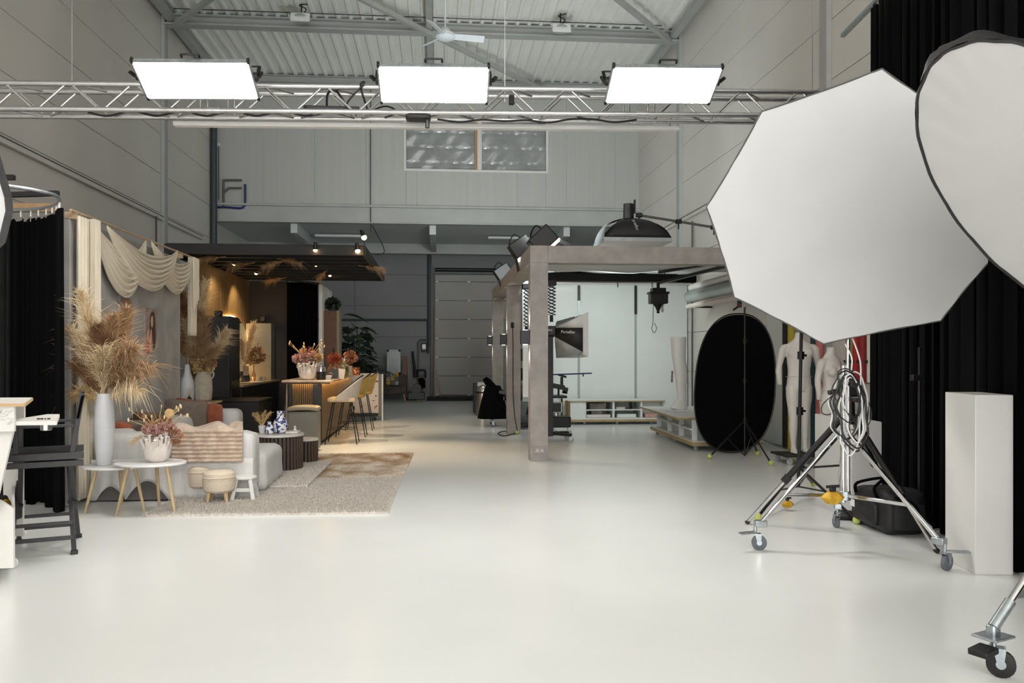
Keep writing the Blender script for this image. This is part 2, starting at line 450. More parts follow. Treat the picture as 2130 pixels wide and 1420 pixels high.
# fluorescent fittings on the soffit
for a, b, lab in ((655, 762, 'long strip light on the soffit above the black canopy'), (1015, 1105, 'strip light on the soffit left of the concrete frame')):
    t = thing('strip_light', lab, 'lamp', at((a+b)/2, 492, YM + 1.9), group='strip lights under the mezzanine')
    p, q = at(a, 492, YM + 1.9), at(b, 492, YM + 1.9); p.z = q.z = zs - .06
    MB().bar(p, q, .12, .07).build('housing', 'white_plastic', t, bevel=.02)
    MB().bar(p + Vector((.1, 0, -.045)), q + Vector((-.1, 0, -.045)), .09, .03).build('diffuser', 'glass_clear', t, bevel=.01)
# pipes left of the mezzanine
pipe([at(439, 255, YM - .32) + Vector((.07, 0, 0)), at(439, 700, YM - .32) + Vector((.07, 0, 0))], .085, 'dark_pipe', 'downpipe', 'dark vertical downpipe in the left corner of the hall', n=14)
y = YM - .12
pipe(spline([at(465, 433, y), at(465, 380, y), at(470, 375, y), at(503, 375, y)], 5), .028, 'grey_pipe', 'stub_pipe', 'upper grey pipe stub bending right above the mezzanine beam')
pipe(spline([at(466, 400, y-.03), at(475, 392, y-.03), at(480, 391, y-.03), at(502, 391, y-.03)], 5), .028, 'grey_pipe', 'stub_pipe.001', 'lower grey pipe stub bending right above the mezzanine beam')
pipe(spline([at(443, 431, y), at(470, 431, y), at(500, 433, y), at(508, 428, y), at(510, 418, y), at(510, 383, y)], 5), .03, 'blue_pipe', 'water_pipe', 'blue pipe curling up beside the downpipe')
pipe([at(455, 305, y), at(455, 415, y)], .012, 'conduit', 'wall_conduit', 'thin conduit below the junction box left of the stub pipes', 'conduit', 6)
jb = MB().obox(at(453, 300, y), (.12, .06, .1)).build('junction_box', 'white_plastic', label='small round edged junction box beside the downpipe', cat='junction box', bevel=.02)
pipe(spline([at(771, 180, y), at(771, 462, y), at(775, 470, y-.1), at(800, 522, YM + 2), at(780, 530, YM + 2.2)], 4), .014, 'conduit', 'wall_conduit.001', 'long thin conduit running down the mezzanine wall', 'conduit', 6)
# cable trunking on the side walls
def trunk(x, pa, pb, name, lab, s):
    a, b = onx(*pa, x), onx(*pb, x); zz = (a.z + b.z)/2; a.z = b.z = zz
    t = thing(name, lab, 'cable trunking', (x, (a.y + b.y)/2, zz))
    MB().bar(a, b, .06, .07).build('channel', 'wall_sheet', t)
    MB().bar(a + Vector((s*.01, 0, .045)), b + Vector((s*.01, 0, .045)), .04, .022).build('cable', 'conduit', t)
    return a, b
trunk(XL + .07, (-60, 256), (420, 498), 'cable_trunking', 'long cable trunking along the left wall', 1)
trunk(XR - .07, (1475, 430), (1345, 497), 'cable_trunking.001', 'cable trunking along the right wall behind the octagonal softbox', -1)
p = onx(325, 450, XL + .1); pipe([p, (p.x, p.y, 0)], .02, 'conduit', 'drop_conduit', 'conduit dropping from the left wall trunking', 'conduit', 6)
p = onx(1440, 460, XR - .1); pipe([p, (p.x, p.y, 0)], .02, 'conduit', 'drop_conduit.001', 'conduit dropping from the right wall trunking', 'conduit', 6)
p = onx(1426, 470, XR - .1); 
# flood lights and ceiling fan
for (fx, fy), lab in (((627, 40), 'grey floodlight under the roof beam left of the fan'), ((1166, 62), 'grey floodlight under the roof beam right of the fan')):
    c = at(fx, fy, 18.1); t = thing('floodlight', lab, 'lamp', c, group='floodlights under the roof')
    MB().lathe([(.05, .12), (.12, .1), (.2, .03), (.22, 0), (.2, -.02)], c, 20).build('housing', 'steel_grey', t)
    MB().obox(c + Vector((0, -.16, -.02)), (.4, .05, .2), (-.35, 0, 0)).build('lens', 'white_plastic', t, bevel=.01)
    MB().cyl(c + Vector((0, 0, .1)), (c.x, c.y, ZR - .02), .015).build('suspension', 'black_metal', t)
    MB().tube(spline([c + Vector((.02, .02, .12)), c + Vector((.1, 0, .22)), c + Vector((-.05, 0, .3)), Vector((c.x + .15, c.y, ZR - .02))], 5), .012, 6).build('cable', 'black_plastic', t)
c = at(926, 75, 15.2); fan = thing('ceiling_fan', 'white three bladed ceiling fan hanging from the roof', 'fan', c)
MB().lathe([(.04, .16), (.09, .12), (.1, .06), (.17, .04), (.18, -.02), (.14, -.06), (.04, -.08)], c, 24).build('motor', 'fan_white', fan)
MB().cyl(c + Vector((0, 0, .12)), (c.x, c.y, ZR - .3), .016).build('rod', 'fan_white', fan)
MB().lathe([(.03, 0), (.08, .12), (.08, .22)], (c.x, c.y, ZR - .23), 16).build('canopy', 'fan_white', fan)
for a in (8, 128, 248):
    a = math.radians(a); d = Vector((math.cos(a), math.sin(a), 0)); nrm = Vector((0, 0, 1)) + Vector((-d.y, d.x, 0))*.45
    MB().bar(c + d*.15, c + d*.72, .14, .012, nrm, .16).build('blade', 'fan_white', fan, bevel=.004)
MB().tube(spline([(c.x - .25, c.y, ZR - .02), (c.x - .22, c.y, ZR - .3), (c.x - .13, c.y, ZR - .38), (c.x - .1, c.y, ZR - .25)], 5), .02, 6).build('fan_cable', 'black_plastic', label='black plug and cable beside the ceiling fan rod', cat='cable')
# ================================================================ truss with the three LED panels
YT = 8.0
tl, tr_ = at(-60, 182, YT), at(1745, 197, YT)
dirT = (tr_ - tl).normalized()
zc = at(900, 186, YT).z; zc2 = at(900, 237, YT).z; dz = zc - zc2
A = Vector((tl.x - .6, YT, at(-60, 174, YT).z)); B = Vector((tr_.x + .1, YT, at(1745, 192, YT).z))
tru = thing('lighting_truss', 'long silver box truss hung across the hall carrying three light panels', 'truss', (A + B)/2 - Vector((0, 0, dz)))
back = Vector((0, .24, 0)); down = Vector((0, 0, -dz))
for o in (Vector(), back, down, back + down):
    MB().tube([A + o, B + o], .025, 14).build('chord', 'alu', tru)
L = (B - A).length; d = (B - A)/L; step = .29; nb = int(L/step)
cut = {nb//3 - 1, nb//3*2 + 3}
for i in range(nb):
    p = A + d*(i*step + .02); q = A + d*((i+1)*step - .02)
    if i in cut:
        for o in (Vector(), back):
            for e in (p, q): MB().tube([e + o, e + o + down], .011, 8).build('brace', 'alu', tru)
        continue
    a, b = (p, q) if i % 2 else (q, p)
    MB().tube([a, b + down], .011, 8).build('brace', 'alu', tru)
    MB().tube([a + back, b + back + down], .011, 8).build('brace', 'alu', tru)
    MB().tube([a + down, b + back + down], .011, 8).build('brace', 'alu', tru)
    if i % 2: MB().tube([a, b + back], .011, 8).build('brace', 'alu', tru)
for i in cut:
    p = A + d*((i + .5)*step)
    for o in (Vector(), back, down, back + down):
        MB().tube([p + o - d*.06, p + o + d*.06], .032, 14).build('coupler', 'alu', tru)
for px in (150, 1050, 1690):
    p = at(px, 180, YT + .12); MB().tube([(p.x, p.y, A.z), (p.x, p.y, ZR)], .003, 5).build('hanging_wire', 'alu', tru)
# light panels
def panel(corners, lab):
    # corners in px: tl tr br bl ; top edge nearer
    tl_, tr2, br, bl = [at(x, y, yy) for (x, y), yy in zip(corners, (YT - .62, YT - .62, YT - .22, YT - .22))]
    c = (tl_ + tr2 + br + bl)/4; X = ((tr2 - tl_) + (br - bl)).normalized(); Yv = ((tl_ - bl) + (tr2 - br)); Hh = Yv.length/2
    Yv = (Yv - X*Yv.dot(X)).normalized(); N = X.cross(Yv)
    if N.y > 0: N = -N
    Wd = ((tr2 - tl_).length + (br - bl).length)/2
    t = thing('led_panel', lab, 'light panel', c, group='LED panels on the truss')
    P = lambda a, b, e=0: c + X*(a*Wd/2) + Yv*(b*Hh/2) + N*e
    bk = MB(); bk.hexa([P(-1, -1, -.03), P(1, -1, -.03), P(1, 1, -.03), P(-1, 1, -.03)], [P(-1, -1, -.004), P(1, -1, -.004), P(1, 1, -.004), P(-1, 1, -.004)])
    bk.build('housing', 'black_metal', t)
    e = 1.0
    MB().hexa([P(-.985, -.965, -.01), P(.985, -.965, -.01), P(.985, .965, -.01), P(-.985, .965, -.01)], [P(-.985, -.965, .004), P(.985, -.965, .004), P(.985, .965, .004), P(-.985, .965, .004)]).build('diffuser', 'diffuser', t)
    fr = MB()
    for a, b in (((-1, -1), (1, -1)), ((1, -1), (1, 1)), ((1, 1), (-1, 1)), ((-1, 1), (-1, -1))):
        fr.bar(P(*a, -.012), P(*b, -.012), .016, .03, N)
    fr.build('frame', 'zinc', t)
    for a in (-1, 1):
        for b in (-1, 1):
            MB().bar(P(a*1.015 - a*.05, b, -.014), P(a*1.015, b, -.014), .04, .045, N).build('corner_guard', 'black_plastic', t, bevel=.005)
    hd = MB().tube(spline([P(-.15, 1, -.05), P(-.15, 1.14, -.05), P(-.13, 1.17, -.05), P(.13, 1.17, -.05), P(.15, 1.14, -.05), P(.15, 1, -.05)], 3), .009, 8)
    hd.build('handle', 'black_plastic', t)
    for a in (-1, 1):
        k = MB().cyl(P(a, 0, -.05), P(a*1.07, 0, -.05), .045, .035)
        kn = k.build('tilt_knob', 'black_plastic', t)
        MB().bar(P(a*1.08, 0, -.05), P(a*1.15, .25, -.05), .03, .02).build('lever', 'black_plastic', kn)
    yk = MB().bar(P(-1.05, 0, -.05), P(-1.05, -.2, -.22), .03, .008).bar(P(1.05, 0, -.05), P(1.05, -.2, -.22), .03, .008).bar(P(-1.05, -.2, -.22), P(1.05, -.2, -.22), .03, .008)
    yk.build('yoke', 'black_metal', t)
    MB().tube(spline([P(.1, -1, -.06), P(.1, -1.3, -.1), P(.05, -1.6, -.2), P(.2, -1.5, -.3)], 5), .006, 6).build('power_cable', 'black_plastic', t)
panel([(279, 128), (523, 130), (533, 206), (301, 205)], 'bright LED panel at the left end of the truss')
panel([(785, 137), (1017, 139), (1014, 215), (793, 213)], 'bright LED panel at the middle of the truss')
panel([(1270, 139), (1497, 141), (1482, 215), (1264, 214)], 'bright LED panel at the right end of the truss')
# cables and boxes lying in the truss
def cab(pts, r, lab, m='black_plastic', name='truss_cable'):
    return MB().tube(spline(pts, 7), r, 6).build(name, m, label=lab, cat='cable')
y = YT + .1; r = random.Random(3)
pts = [at(120, 228, y)]
for i, px in enumerate(range(170, 700, 52)): pts.append(at(px, 232 + (9 if i % 2 else -1), y))
cab(pts, .01, 'black cable sagging along the left half of the truss')
pts = [at(px, 248 + (0, 6, 1, 4, 2, 7, 0)[i % 7], y) for i, px in enumerate(range(910, 1340, 46))]
cab(pts, .01, 'black cable sagging along the right half of the truss')
cab([at(735, 235, y), at(722, 215, y-.1), at(752, 180, y - .15), at(758, 170, y - .15), at(750, 180, y - .15), at(765, 230, y)], .009, 'tall black cable loop left of the middle panel')
cab([at(680, 228, y), at(682, 195, y), at(700, 190, y), at(725, 228, y)], .012, 'thick black cable arch between the left and middle panels')
cab([at(770, 232, y), at(795, 222, y), at(812, 223, y), at(825, 234, y), at(800, 245, y)], .009, 'small cable coil below the middle panel')
MB().bar(at(632, 226, y), at(748, 229, y), .08, .05).build('power_strip', 'black_plastic', label='black power strip lying on the truss', cat='power strip', bevel=.01)
pb = thing('truss_power_box', 'black power box clamped under the truss below the middle panel', 'power box', at(868, 252, YT))
MB().rbox(at(870, 243, YT + .05), (.24, .14, .08), .03).build('body', 'black_plastic', pb)
MB().cyl(at(889, 250, YT - .02), at(889, 266, YT - .02), .02).build('plug', 'black_plastic', pb)
MB().obox(at(1064, 208, YT + .2), (.05, .06, .09)).build('truss_clamp', 'black_plastic', label='small black clamp box inside the truss', cat='clamp', bevel=.006)
p, q = at(362, 258, YT + .35), at(1412, 268, YT + .35)
sc = thing('projection_screen_case', 'long white screen case hanging behind the lower truss tube', 'screen case', (p + q)/2)
MB().bar(p, q, .09, .045).build('case', 'white_paint', sc, bevel=.008)
for k in (.02, .35, .65, .98):
    c = p.lerp(q, k); MB().tube([c, c + Vector((0, -.1, .12))], .008, 6).build('hanger', 'alu', sc)
# ================================================================ lounge set on the left
mat('plaster', (178, 175, 170), .9, rgb2=(154, 152, 149), vscale=2.5, detail=8, bump=.1, bscale=12)
mat('cream_cloth', (226, 216, 196), .9, var=.06, vscale=20, sheen=.1, stretch=(4, 4, .4))
mat('linen_white', (206, 205, 202), .9, var=.06, vscale=8, bump=.15, bscale=25, stretch=(3, 3, .5))
mat('plume_tan', (190, 158, 120), .9, rgb2=(156, 120, 84), vscale=9)
mat('plume_cream', (224, 205, 172), .9, rgb2=(205, 180, 140), vscale=9)
mat('plume_brown', (158, 120, 84), .9, rgb2=(120, 86, 58), vscale=9)
mat('straw', (206, 178, 128), .8, rgb2=(180, 146, 98), vscale=20)
mat('pink_bloom', (202, 164, 154), .9, rgb2=(184, 138, 126), vscale=30)
mat('rust_bloom', (162, 112, 82), .9, rgb2=(140, 88, 62), vscale=30)
mat('ceramic_white', (206, 208, 211), .35, var=.03, bump=.06, bscale=40, stretch=(1, 1, 6))
mat('ceramic_matte', (218, 210, 202), .8, var=.06, vscale=20, bump=.15, bscale=60)
mat('ceramic_beige', (176, 168, 154), .85, var=.12, vscale=20, bump=.15, bscale=50)
mat('table_white', (228, 227, 226), .3, var=.02)
mat('beech', (198, 174, 134), .5, var=.15, vscale=8, stretch=(4, 4, .4))
mat('pale_wood', (188, 162, 130), .5, var=.2, vscale=5, stretch=(.4, 4, 4))
mat('rust_velvet', (160, 88, 56), .9, rgb2=(132, 68, 42), vscale=10, sheen=.3)
mat('taupe_cloth', (118, 106, 94), .95, var=.12, vscale=14, bump=.1, bscale=60)
mat('brown_fur', (112, 90, 66), .95, rgb2=(80, 62, 46), vscale=18, bump=.5, bscale=40)
mat('throw_beige', (196, 176, 158), .95, rgb2=(174, 152, 134), vscale=14, bump=.6, bscale=30, sheen=.3)
mat('boucle', (214, 200, 180), .95, var=.06, vscale=60, bump=.35, bscale=90)
mat('rug_beige', (220, 214, 205), .95, rgb2=(198, 190, 180), vscale=30, bump=.6, bscale=60)
mat('rug_mottled', (226, 216, 202), .95, rgb2=(172, 142, 104), vscale=3.2, detail=7, bump=.6, bscale=60, stretch=(1, .7, 1), ramp=(.36, .62))
mat('slat_brown', (84, 68, 58), .55, var=.2, vscale=10, stretch=(3, 3, .4))
mat('slat_back', (26, 24, 22), .8)
mat('marble', (226, 222, 216), .25, rgb2=(200, 194, 188), vscale=4, detail=8)

def plume(base, tip, width, n, m, parent, name='plume', sag=.25, seed=1, curl=.3, hl=1.0):
    """feathery pampas head: a curved axis carrying many fine tapering hairs"""
    r = random.Random(seed); base, tip = Vector(base), Vector(tip); L = (tip - base).length; d = (tip - base)/L
    side = Vector((d.x, d.y, 0)); side = side.normalized() if side.length > .05 else Vector((r.uniform(-1, 1), r.uniform(-1, 1), 0)).normalized()
    ax = lambda t: base + d*(L*t) + side*(curl*L*t*t*.5) - Vector((0, 0, sag*L*t*t*.4))
    b = MB(); b.tube([ax(i/8) for i in range(9)], [.006*(1 - i/10) + .001 for i in range(9)], 5)
    for i in range(n):
        t = .22 + .78*r.random()**.85; p = ax(t); ang = r.random()*2*PI
        a = d.orthogonal().normalized(); c = d.cross(a); o = a*math.cos(ang) + c*math.sin(ang)
        prof = math.sin(PI*min(1, (t - .12)/.95))**.7
        ln = width*hl*(.55 + .7*r.random())*max(prof, .25)*(1.9 if r.random() < .12 else 1)
        w = .0022 + .002*r.random()
        p1 = p + d*(ln*.55) + o*(ln*.33); p2 = p1 + d*(ln*.5) + o*(ln*.42) - Vector((0, 0, ln*(.25 + sag*1.2*r.random())))
        sd = (p1 - p).cross(Vector((r.uniform(-1, 1), r.uniform(-1, 1), r.uniform(-1, 1)))).normalized()*w
        b.add([p - sd, p + sd, p1 + sd*.9, p1 - sd*.9, p2], [(0, 1, 2, 3), (3, 2, 4)])
    return b.build(name, m, parent, smooth=0, recalc=False)
def tuft(c, rad, n, m, parent, name='blossom', seed=1, size=.02, flat=.8):
    """a ragged ball of small petals"""
    r = random.Random(seed); b = MB(); c = Vector(c)
    for i in range(n):
        o = Vector((r.gauss(0, 1), r.gauss(0, 1), r.gauss(0, 1)*flat)).normalized(); p = c + o*rad*(.45 + .55*r.random())
        a = o.orthogonal().normalized(); k = a.cross(o); q = r.random()*6.28
        u = (a*math.cos(q) + k*math.sin(q))*size; v = (o*.7 + k*.3).normalized()*size
        b.add([p - u*.5, p + u*.5, p + u*.6 + v, p - u*.3 + v*1.3], [(0, 1, 2, 3)])
    return b.build(name, m, parent, smooth=0, recalc=False)
def stalks(c, n, h, spread, m, parent, seed=1, head=.012, name='stalk', hm=None):
    r = random.Random(seed); c = Vector(c)
    for i in range(n):
        a = r.random()*2*PI; s = spread*(.3 + .7*r.random()); hh = h*(.6 + .5*r.random())
        q = c + Vector((math.cos(a)*s, math.sin(a)*s, hh)); mid = c.lerp(q, .5) + Vector((0, 0, .03))
        k = MB().tube([c, mid, q], .0025, 5).build(name, m, parent)
        if head: MB().ball(q, head, 8, (.75, .75, 1.7), 6).build('seed_head', hm or m, k)

# ---------------- photo wall with draped cream cloth
XW = at(150, 440, 8.6).x; yw0, yw1 = 8.55, onx(375, 700, XW).y; yr1 = onx(401, 560, XW).y; zw = at(150, 446, 8.6).z
pw = MB().box(XW - .1, XW, yw0, yw1, 0, zw - .04).build('photo_wall', 'plaster', bevel=.006, label='freestanding grey plastered display wall behind the sofa', cat='display wall')
rod = thing('curtain_rod', 'pale wooden rod along the top of the display wall', 'rod', (XW + .04, (yw0 + yw1)/2, zw))
MB().cyl((XW + .05, yw0 - .1, zw + .02), (XW + .05, yr1, zw + .02), .014).build('pole', 'pale_wood', rod)
for y in (yw0, yw1 - .1): MB().box(XW - .05, XW + .06, y, y + .03, zw - .05, zw + .02).build('bracket', 'pale_wood', rod)
dr = thing('draped_cloth', 'cream cloth swagged over the rod of the display wall', 'drapery', (XW + .08, (yw0 + yw1)/2, zw - 1))
def swag(ya, yb, za, zb, zlow, off, name='swag', nfold=7, hgt=.5):
    def fn(u, v):
        # u along the swag, v across the fold (0 top edge, 1 bottom edge)
        y = ya + (yb - ya)*u; top = za + (zb - za)*u; par = 4*u*(1 - u)
        gather = .1 + .9*min(1, par*1.4)
        low = (top - zlow)
        z = top - par*low*(.34 + .66*v) - .02*v*(1 - gather) - hgt*.12*v*gather
        f = math.sin(v*nfold*2*PI + u*1.3)*.026*gather + .05*math.sin(PI*v)*gather
        return (XW + .055 + off + f + .03*par, y, z)
    return MB().grid(fn, 36, 60).build(name, 'cream_cloth', dr, solid=.004)
Y = lambda px, py: onx(px, py, XW + .06)
a = Y(194, 462); b = Y(322, 504); c_ = Y(397, 536); e = Y(213, 468); f_ = Y(362, 520)
swag(a.y, b.y - .3, a.z, b.z, Y(262, 609).z, .0)
swag(e.y, f_.y, e.z, f_.z, Y(300, 595).z, .05)
swag(b.y - .15, c_.y, b.z, c_.z, Y(352, 600).z, .01)
def drop(ya, yb, zt_, zb_, off, nf, name='side_drop', ph=0.0, slope=0):
    def fn(u, v):
        y = ya + (yb - ya)*u + .04*math.sin(v*3)*0; z = zt_ + (zb_ + slope*u - zt_)*v
        return (XW + .06 + off + .028*math.sin(u*nf*2*PI + ph + .5*v), y + .02*v*(u - .5), z)
    return MB().grid(fn, 60, 14).build(name, 'cream_cloth', dr, solid=.004)
drop(yw0 + .02, a.y + .03, Y(160, 448).z, .05, .0, 6)
drop(yw0 + .2, a.y - .05, Y(180, 456).z, .9, .07, 4, ph=1)
yb1 = onx(405, 560, XW + .06).y
drop(c_.y - .1, yb1, c_.z, c_.z - .8, .05, 4, slope=.25)
drop(c_.y - .15, c_.y + .12, c_.z, c_.z - 1.12, .02, 3, ph=2)
# photographs on the wall
mat('skin_print', (226, 178, 150), .5, var=.1, vscale=12); mat('hair_print', (92, 58, 40), .5, rgb2=(60, 36, 26), vscale=14, stretch=(1, 1, .3))
mat('print_bg', (190, 172, 162), .45, rgb2=(130, 114, 108), vscale=5); mat('print_coral', (206, 120, 92), .5, var=.15); mat('print_bg2', (186, 184, 184), .45, rgb2=(120, 110, 110), vscale=6)
mat('print_blonde', (178, 136, 96), .5, rgb2=(130, 92, 62), vscale=14, stretch=(1, 1, .3)); mat('print_dark', (60, 58, 66), .45, rgb2=(150, 146, 150), vscale=9)
def photo(p0, p1, lab, bg, kind):
    a = onx(p0[0], p0[1], XW + .02); b = onx(p1[0], p1[1], XW + .02); x = XW + .001
    y0, y1 = a.y, b.y; z1, z0 = (a.z), (a.z - (onx(p0[0], p0[1], XW).z - onx(p0[0], p1[1], XW).z))
    t = thing('photo_print', lab, 'photograph', (XW + .01, (y0+y1)/2, z0), group='photographs on the display wall')
    MB().box(x, x + .02, y0, y1, z0, z1).build('canvas', bg, t)
    P = lambda u, v, e=0: (x + .021 + e, y0 + (y1 - y0)*u, z0 + (z1 - z0)*v)
    def blob(poly, m, name, e): MB().prism([P(u, v, e) for u, v in poly], (.0006, 0, 0)).build(name, m, t, smooth=0)
    if kind == 1:
        blob([(.02, .0), (.02, .12), (.1, .35), (.2, .5), (.4, .58), (.55, .52), (.5, .2), (.62, .0)], 'skin_print', 'printed_arm', 0)
        blob([(0, 0), (.02, .14), (.12, .3), (.35, .2), (.3, 0)], 'print_coral', 'printed_dress', .0008)
        blob([(.3, .3), (.34, .62), (.36, .8), (.45, .9), (.6, .93), (.75, .88), (.8, .7), (.85, .3), (.8, .12), (.66, .08), (.58, .3), (.5, .55), (.42, .5)], 'hair_print', 'printed_hair', .0016)
        blob([(.46, .6), (.42, .7), (.46, .8), (.55, .84), (.62, .78), (.62, .64), (.54, .55)], 'skin_print', 'printed_face', .0024)
    elif kind == 2:
        blob([(.2, .0), (.3, .4), (.2, .7), (.3, .9), (.55, .98), (.85, .9), (.92, .6), (.85, .25), (.7, 0)], 'print_blonde', 'printed_hair', 0)
        blob([(.35, .62), (.35, .8), (.5, .88), (.65, .8), (.62, .64), (.5, .56)], 'skin_print', 'printed_face', .0008)
        blob([(.3, 0), (.4, .35), (.65, .4), (.7, .0)], 'skin_print', 'printed_neck', .0016)
    else:
        blob([(.1, 0), (.2, .6), (.5, .9), (.7, .6), (.6, 0)], 'print_dark', 'printed_figure', 0)
photo((302, 639), (327, 732), 'portrait print of a long haired woman in coral on the display wall', 'print_bg', 1)
photo((248, 612), (276, 708), 'portrait print of a blonde woman half hidden by tall pampas grass', 'print_bg2', 2)
photo((196, 663), (226, 708), 'dark print on the display wall hidden behind the pampas plumes', 'print_bg2', 3)

# ---------------- sofa
ys = 8.78
X0 = XW + .12; X1 = at(528, 950, ys).x
sofa = thing('sofa', 'long sofa under loose white slipcover against the display wall', 'sofa', ((X0 + X1)/2, 10.3, 0))
za = at(300, 900, ys).z
ye = 11.9; Xe = at(508, 900, ye).x
def wav(amp, fx): return lambda p: p + Vector((0, amp*math.sin(p.x*fx + p.z*3), amp*.6*math.sin(p.x*5)))
MB().rbox(((X0 + X1)/2, ys + .17, za/2 + .03), (X1 - X0, .34, za - .06), .09, 12, wav(.012, 16)).build('arm', 'linen_white', sofa)
MB().rbox(((X0 + Xe)/2, ye - .17, .37), (Xe - X0, .34, .74), .09, 10, wav(.01, 14)).build('arm', 'linen_white', sofa)
MB().rbox((X0 + .16, (ys + ye)/2, .36), (.32, ye - ys - .1, .7), .1, 10).build('backrest', 'linen_white', sofa)
MB().rbox(((X0 + Xe)/2 + .2, (ys + ye)/2, .24), (Xe - X0 + .1, ye - ys - .5, .44), .08, 10).build('seat', 'linen_white', sofa)
xc = at(568, 960, 9.75).x
MB().rbox((xc - .6, 9.6, .23), (1.3, 1.05, .44), .1, 14, lambda p: p + Vector((.09*max(0, -p.z)*(1 + .5*math.sin(p.y*22)) if p.x > .2 else 0, 0, 0))).build('chaise_seat', 'linen_white', sofa)
# hem of the cover lifted in two arches showing the grey base
mat('sofa_base', (104, 100, 98), .9, var=.1)
MB().box(X0 + .05, at(355, 1000, ys).x, ys - .02, ys + .02, .015, .2).build('base_cloth', 'sofa_base', sofa)
def hem(u, v):
    x = X0 + (X1 - X0)*u; px = 165 + (528 - 165)*u
    g = 0
    if 178 < px < 243: g = .14*math.sin(PI*(px - 178)/65)
    elif 243 <= px < 338: g = .19*math.sin(PI*(px - 243)/95)
    z = .02 + g + (za*.62 - .02 - g)*v
    return (x, ys - .035 - .02*(1 - v) + .008*math.sin(u*70)*(1 - v), z)
MB().grid(hem, 120, 8).build('slipcover_skirt', 'linen_white', sofa, solid=.004)
# throw over the near arm
def thr(u, v):
    x = at(362, 900, ys).x + (at(508, 900, ys).x - at(362, 900, ys).x)*u
    rip = .006*math.sin(v*75) + .005*math.sin(u*30 + v*9)
    if v < .62:
        z = za + .02 - (v*.52); return (x + .02*math.sin(z*9), ys - .07 - rip, z + rip*.3 + .02) if False else (x, ys - .075 - rip, .36 + (za + .0 - .36)*(1 - (0.62 - v)/.62) if False else .40 + (za - .38)*(v/.62))
    t = (v - .62)/.38
    return (x + .1*t*math.sin(u*5), ys - .06 + .42*t, za + .035 + .03*math.sin(u*11 + t*4) + .025*math.sin(t*7))
MB().grid(thr, 50, 60).build('throw_blanket', 'throw_beige', label='ribbed beige throw laid over the near sofa arm', cat='blanket', solid=.014)
# cushions
def cushion(c, s, rot, m, lab):
    def fn(p):
        k = (1 - (abs(p.x)/(s/2))**2.5*.55)*(1 - (abs(p.z)/(s/2))**2.5*.55)
        return Vector((p.x*(1 + .04*(abs(p.z)/(s/2))**3), p.y*max(.12, k), p.z*(1 + .04*(abs(p.x)/(s/2))**3)))
    b = MB().rbox(c, (s, .17, s), .05, 9, fn, rot); return b.build('cushion', m, label=lab, cat='cushion', group='sofa cushions')
cushion(at(386, 872, 11.2), .52, (.3, .1, .1), 'taupe_cloth', 'large taupe cushion leaning on the far sofa arm')
cushion(at(428, 872, 11.4), .46, (.3, .1, -.15), 'rust_velvet', 'rust orange velvet cushion at the far end of the sofa')
cushion(at(395, 862, 11.75), .42, (.15, .15, .1), 'rust_velvet', 'rust cushion tucked behind the taupe cushion')
cushion(at(364, 868, 11.6) + Vector((.08, 0, 0)), .4, (.2, 0, .3), 'linen_white', 'white cushion half hidden behind the pink flowers')
cushion(at(276, 888, 9.6) + Vector((.16, 0, .02)), .4, (.9, .2, .6), 'brown_fur', 'brown fur cushion lying behind the near sofa arm')
cushion(at(242, 898, 9.3), .4, (1.1, .1, .2), 'rust_velvet', 'rust cushion lying flat beside the tall white vase')
cushion(at(290, 898, 9.35), .42, (1.0, 0, -.3), 'taupe_cloth', 'taupe cushion lying low behind the pink flowers')

# ---------------- side tables
def side_table(c, r, z, rz, lab, sx=1.25):
    t = thing('side_table', lab, 'side table', (c[0], c[1], 0), rz, group='white side tables')
    prof = [(r*.9, -.012), (r, -.004), (r, .008), (r*.985, .014)]
    MB().lathe([(a, z - .014 + b) for a, b in prof], (0, 0, 0), 40, sx, 1.0).build('table_top', 'table_white', t, local=True)
    for a in (95, 215, 335):
        a = math.radians(a); p = Vector((math.cos(a)*r*.62*sx, math.sin(a)*r*.62, z - .02)); q = Vector((math.cos(a)*r*.95*sx, math.sin(a)*r*.95, 0))
        MB().cyl(p, q, .019, .012, 10).build('leg', 'beech', t, local=True)
    return t
c1 = at(244, 968, 8.33); side_table((c1.x, 8.33), .28, at(244, 966, 8.33).z, .1, 'smaller white side table carrying the tall white vase', 1.12)
c2 = at(313, 960, 8.12); side_table((c2.x, 8.12), .27, at(313, 960, 8.12).z, -.1, 'larger white oval side table carrying the coral bowl', 1.2)
zt1 = at(244, 966, 8.33).z + .001; zt2 = at(313, 960, 8.12).z + .001
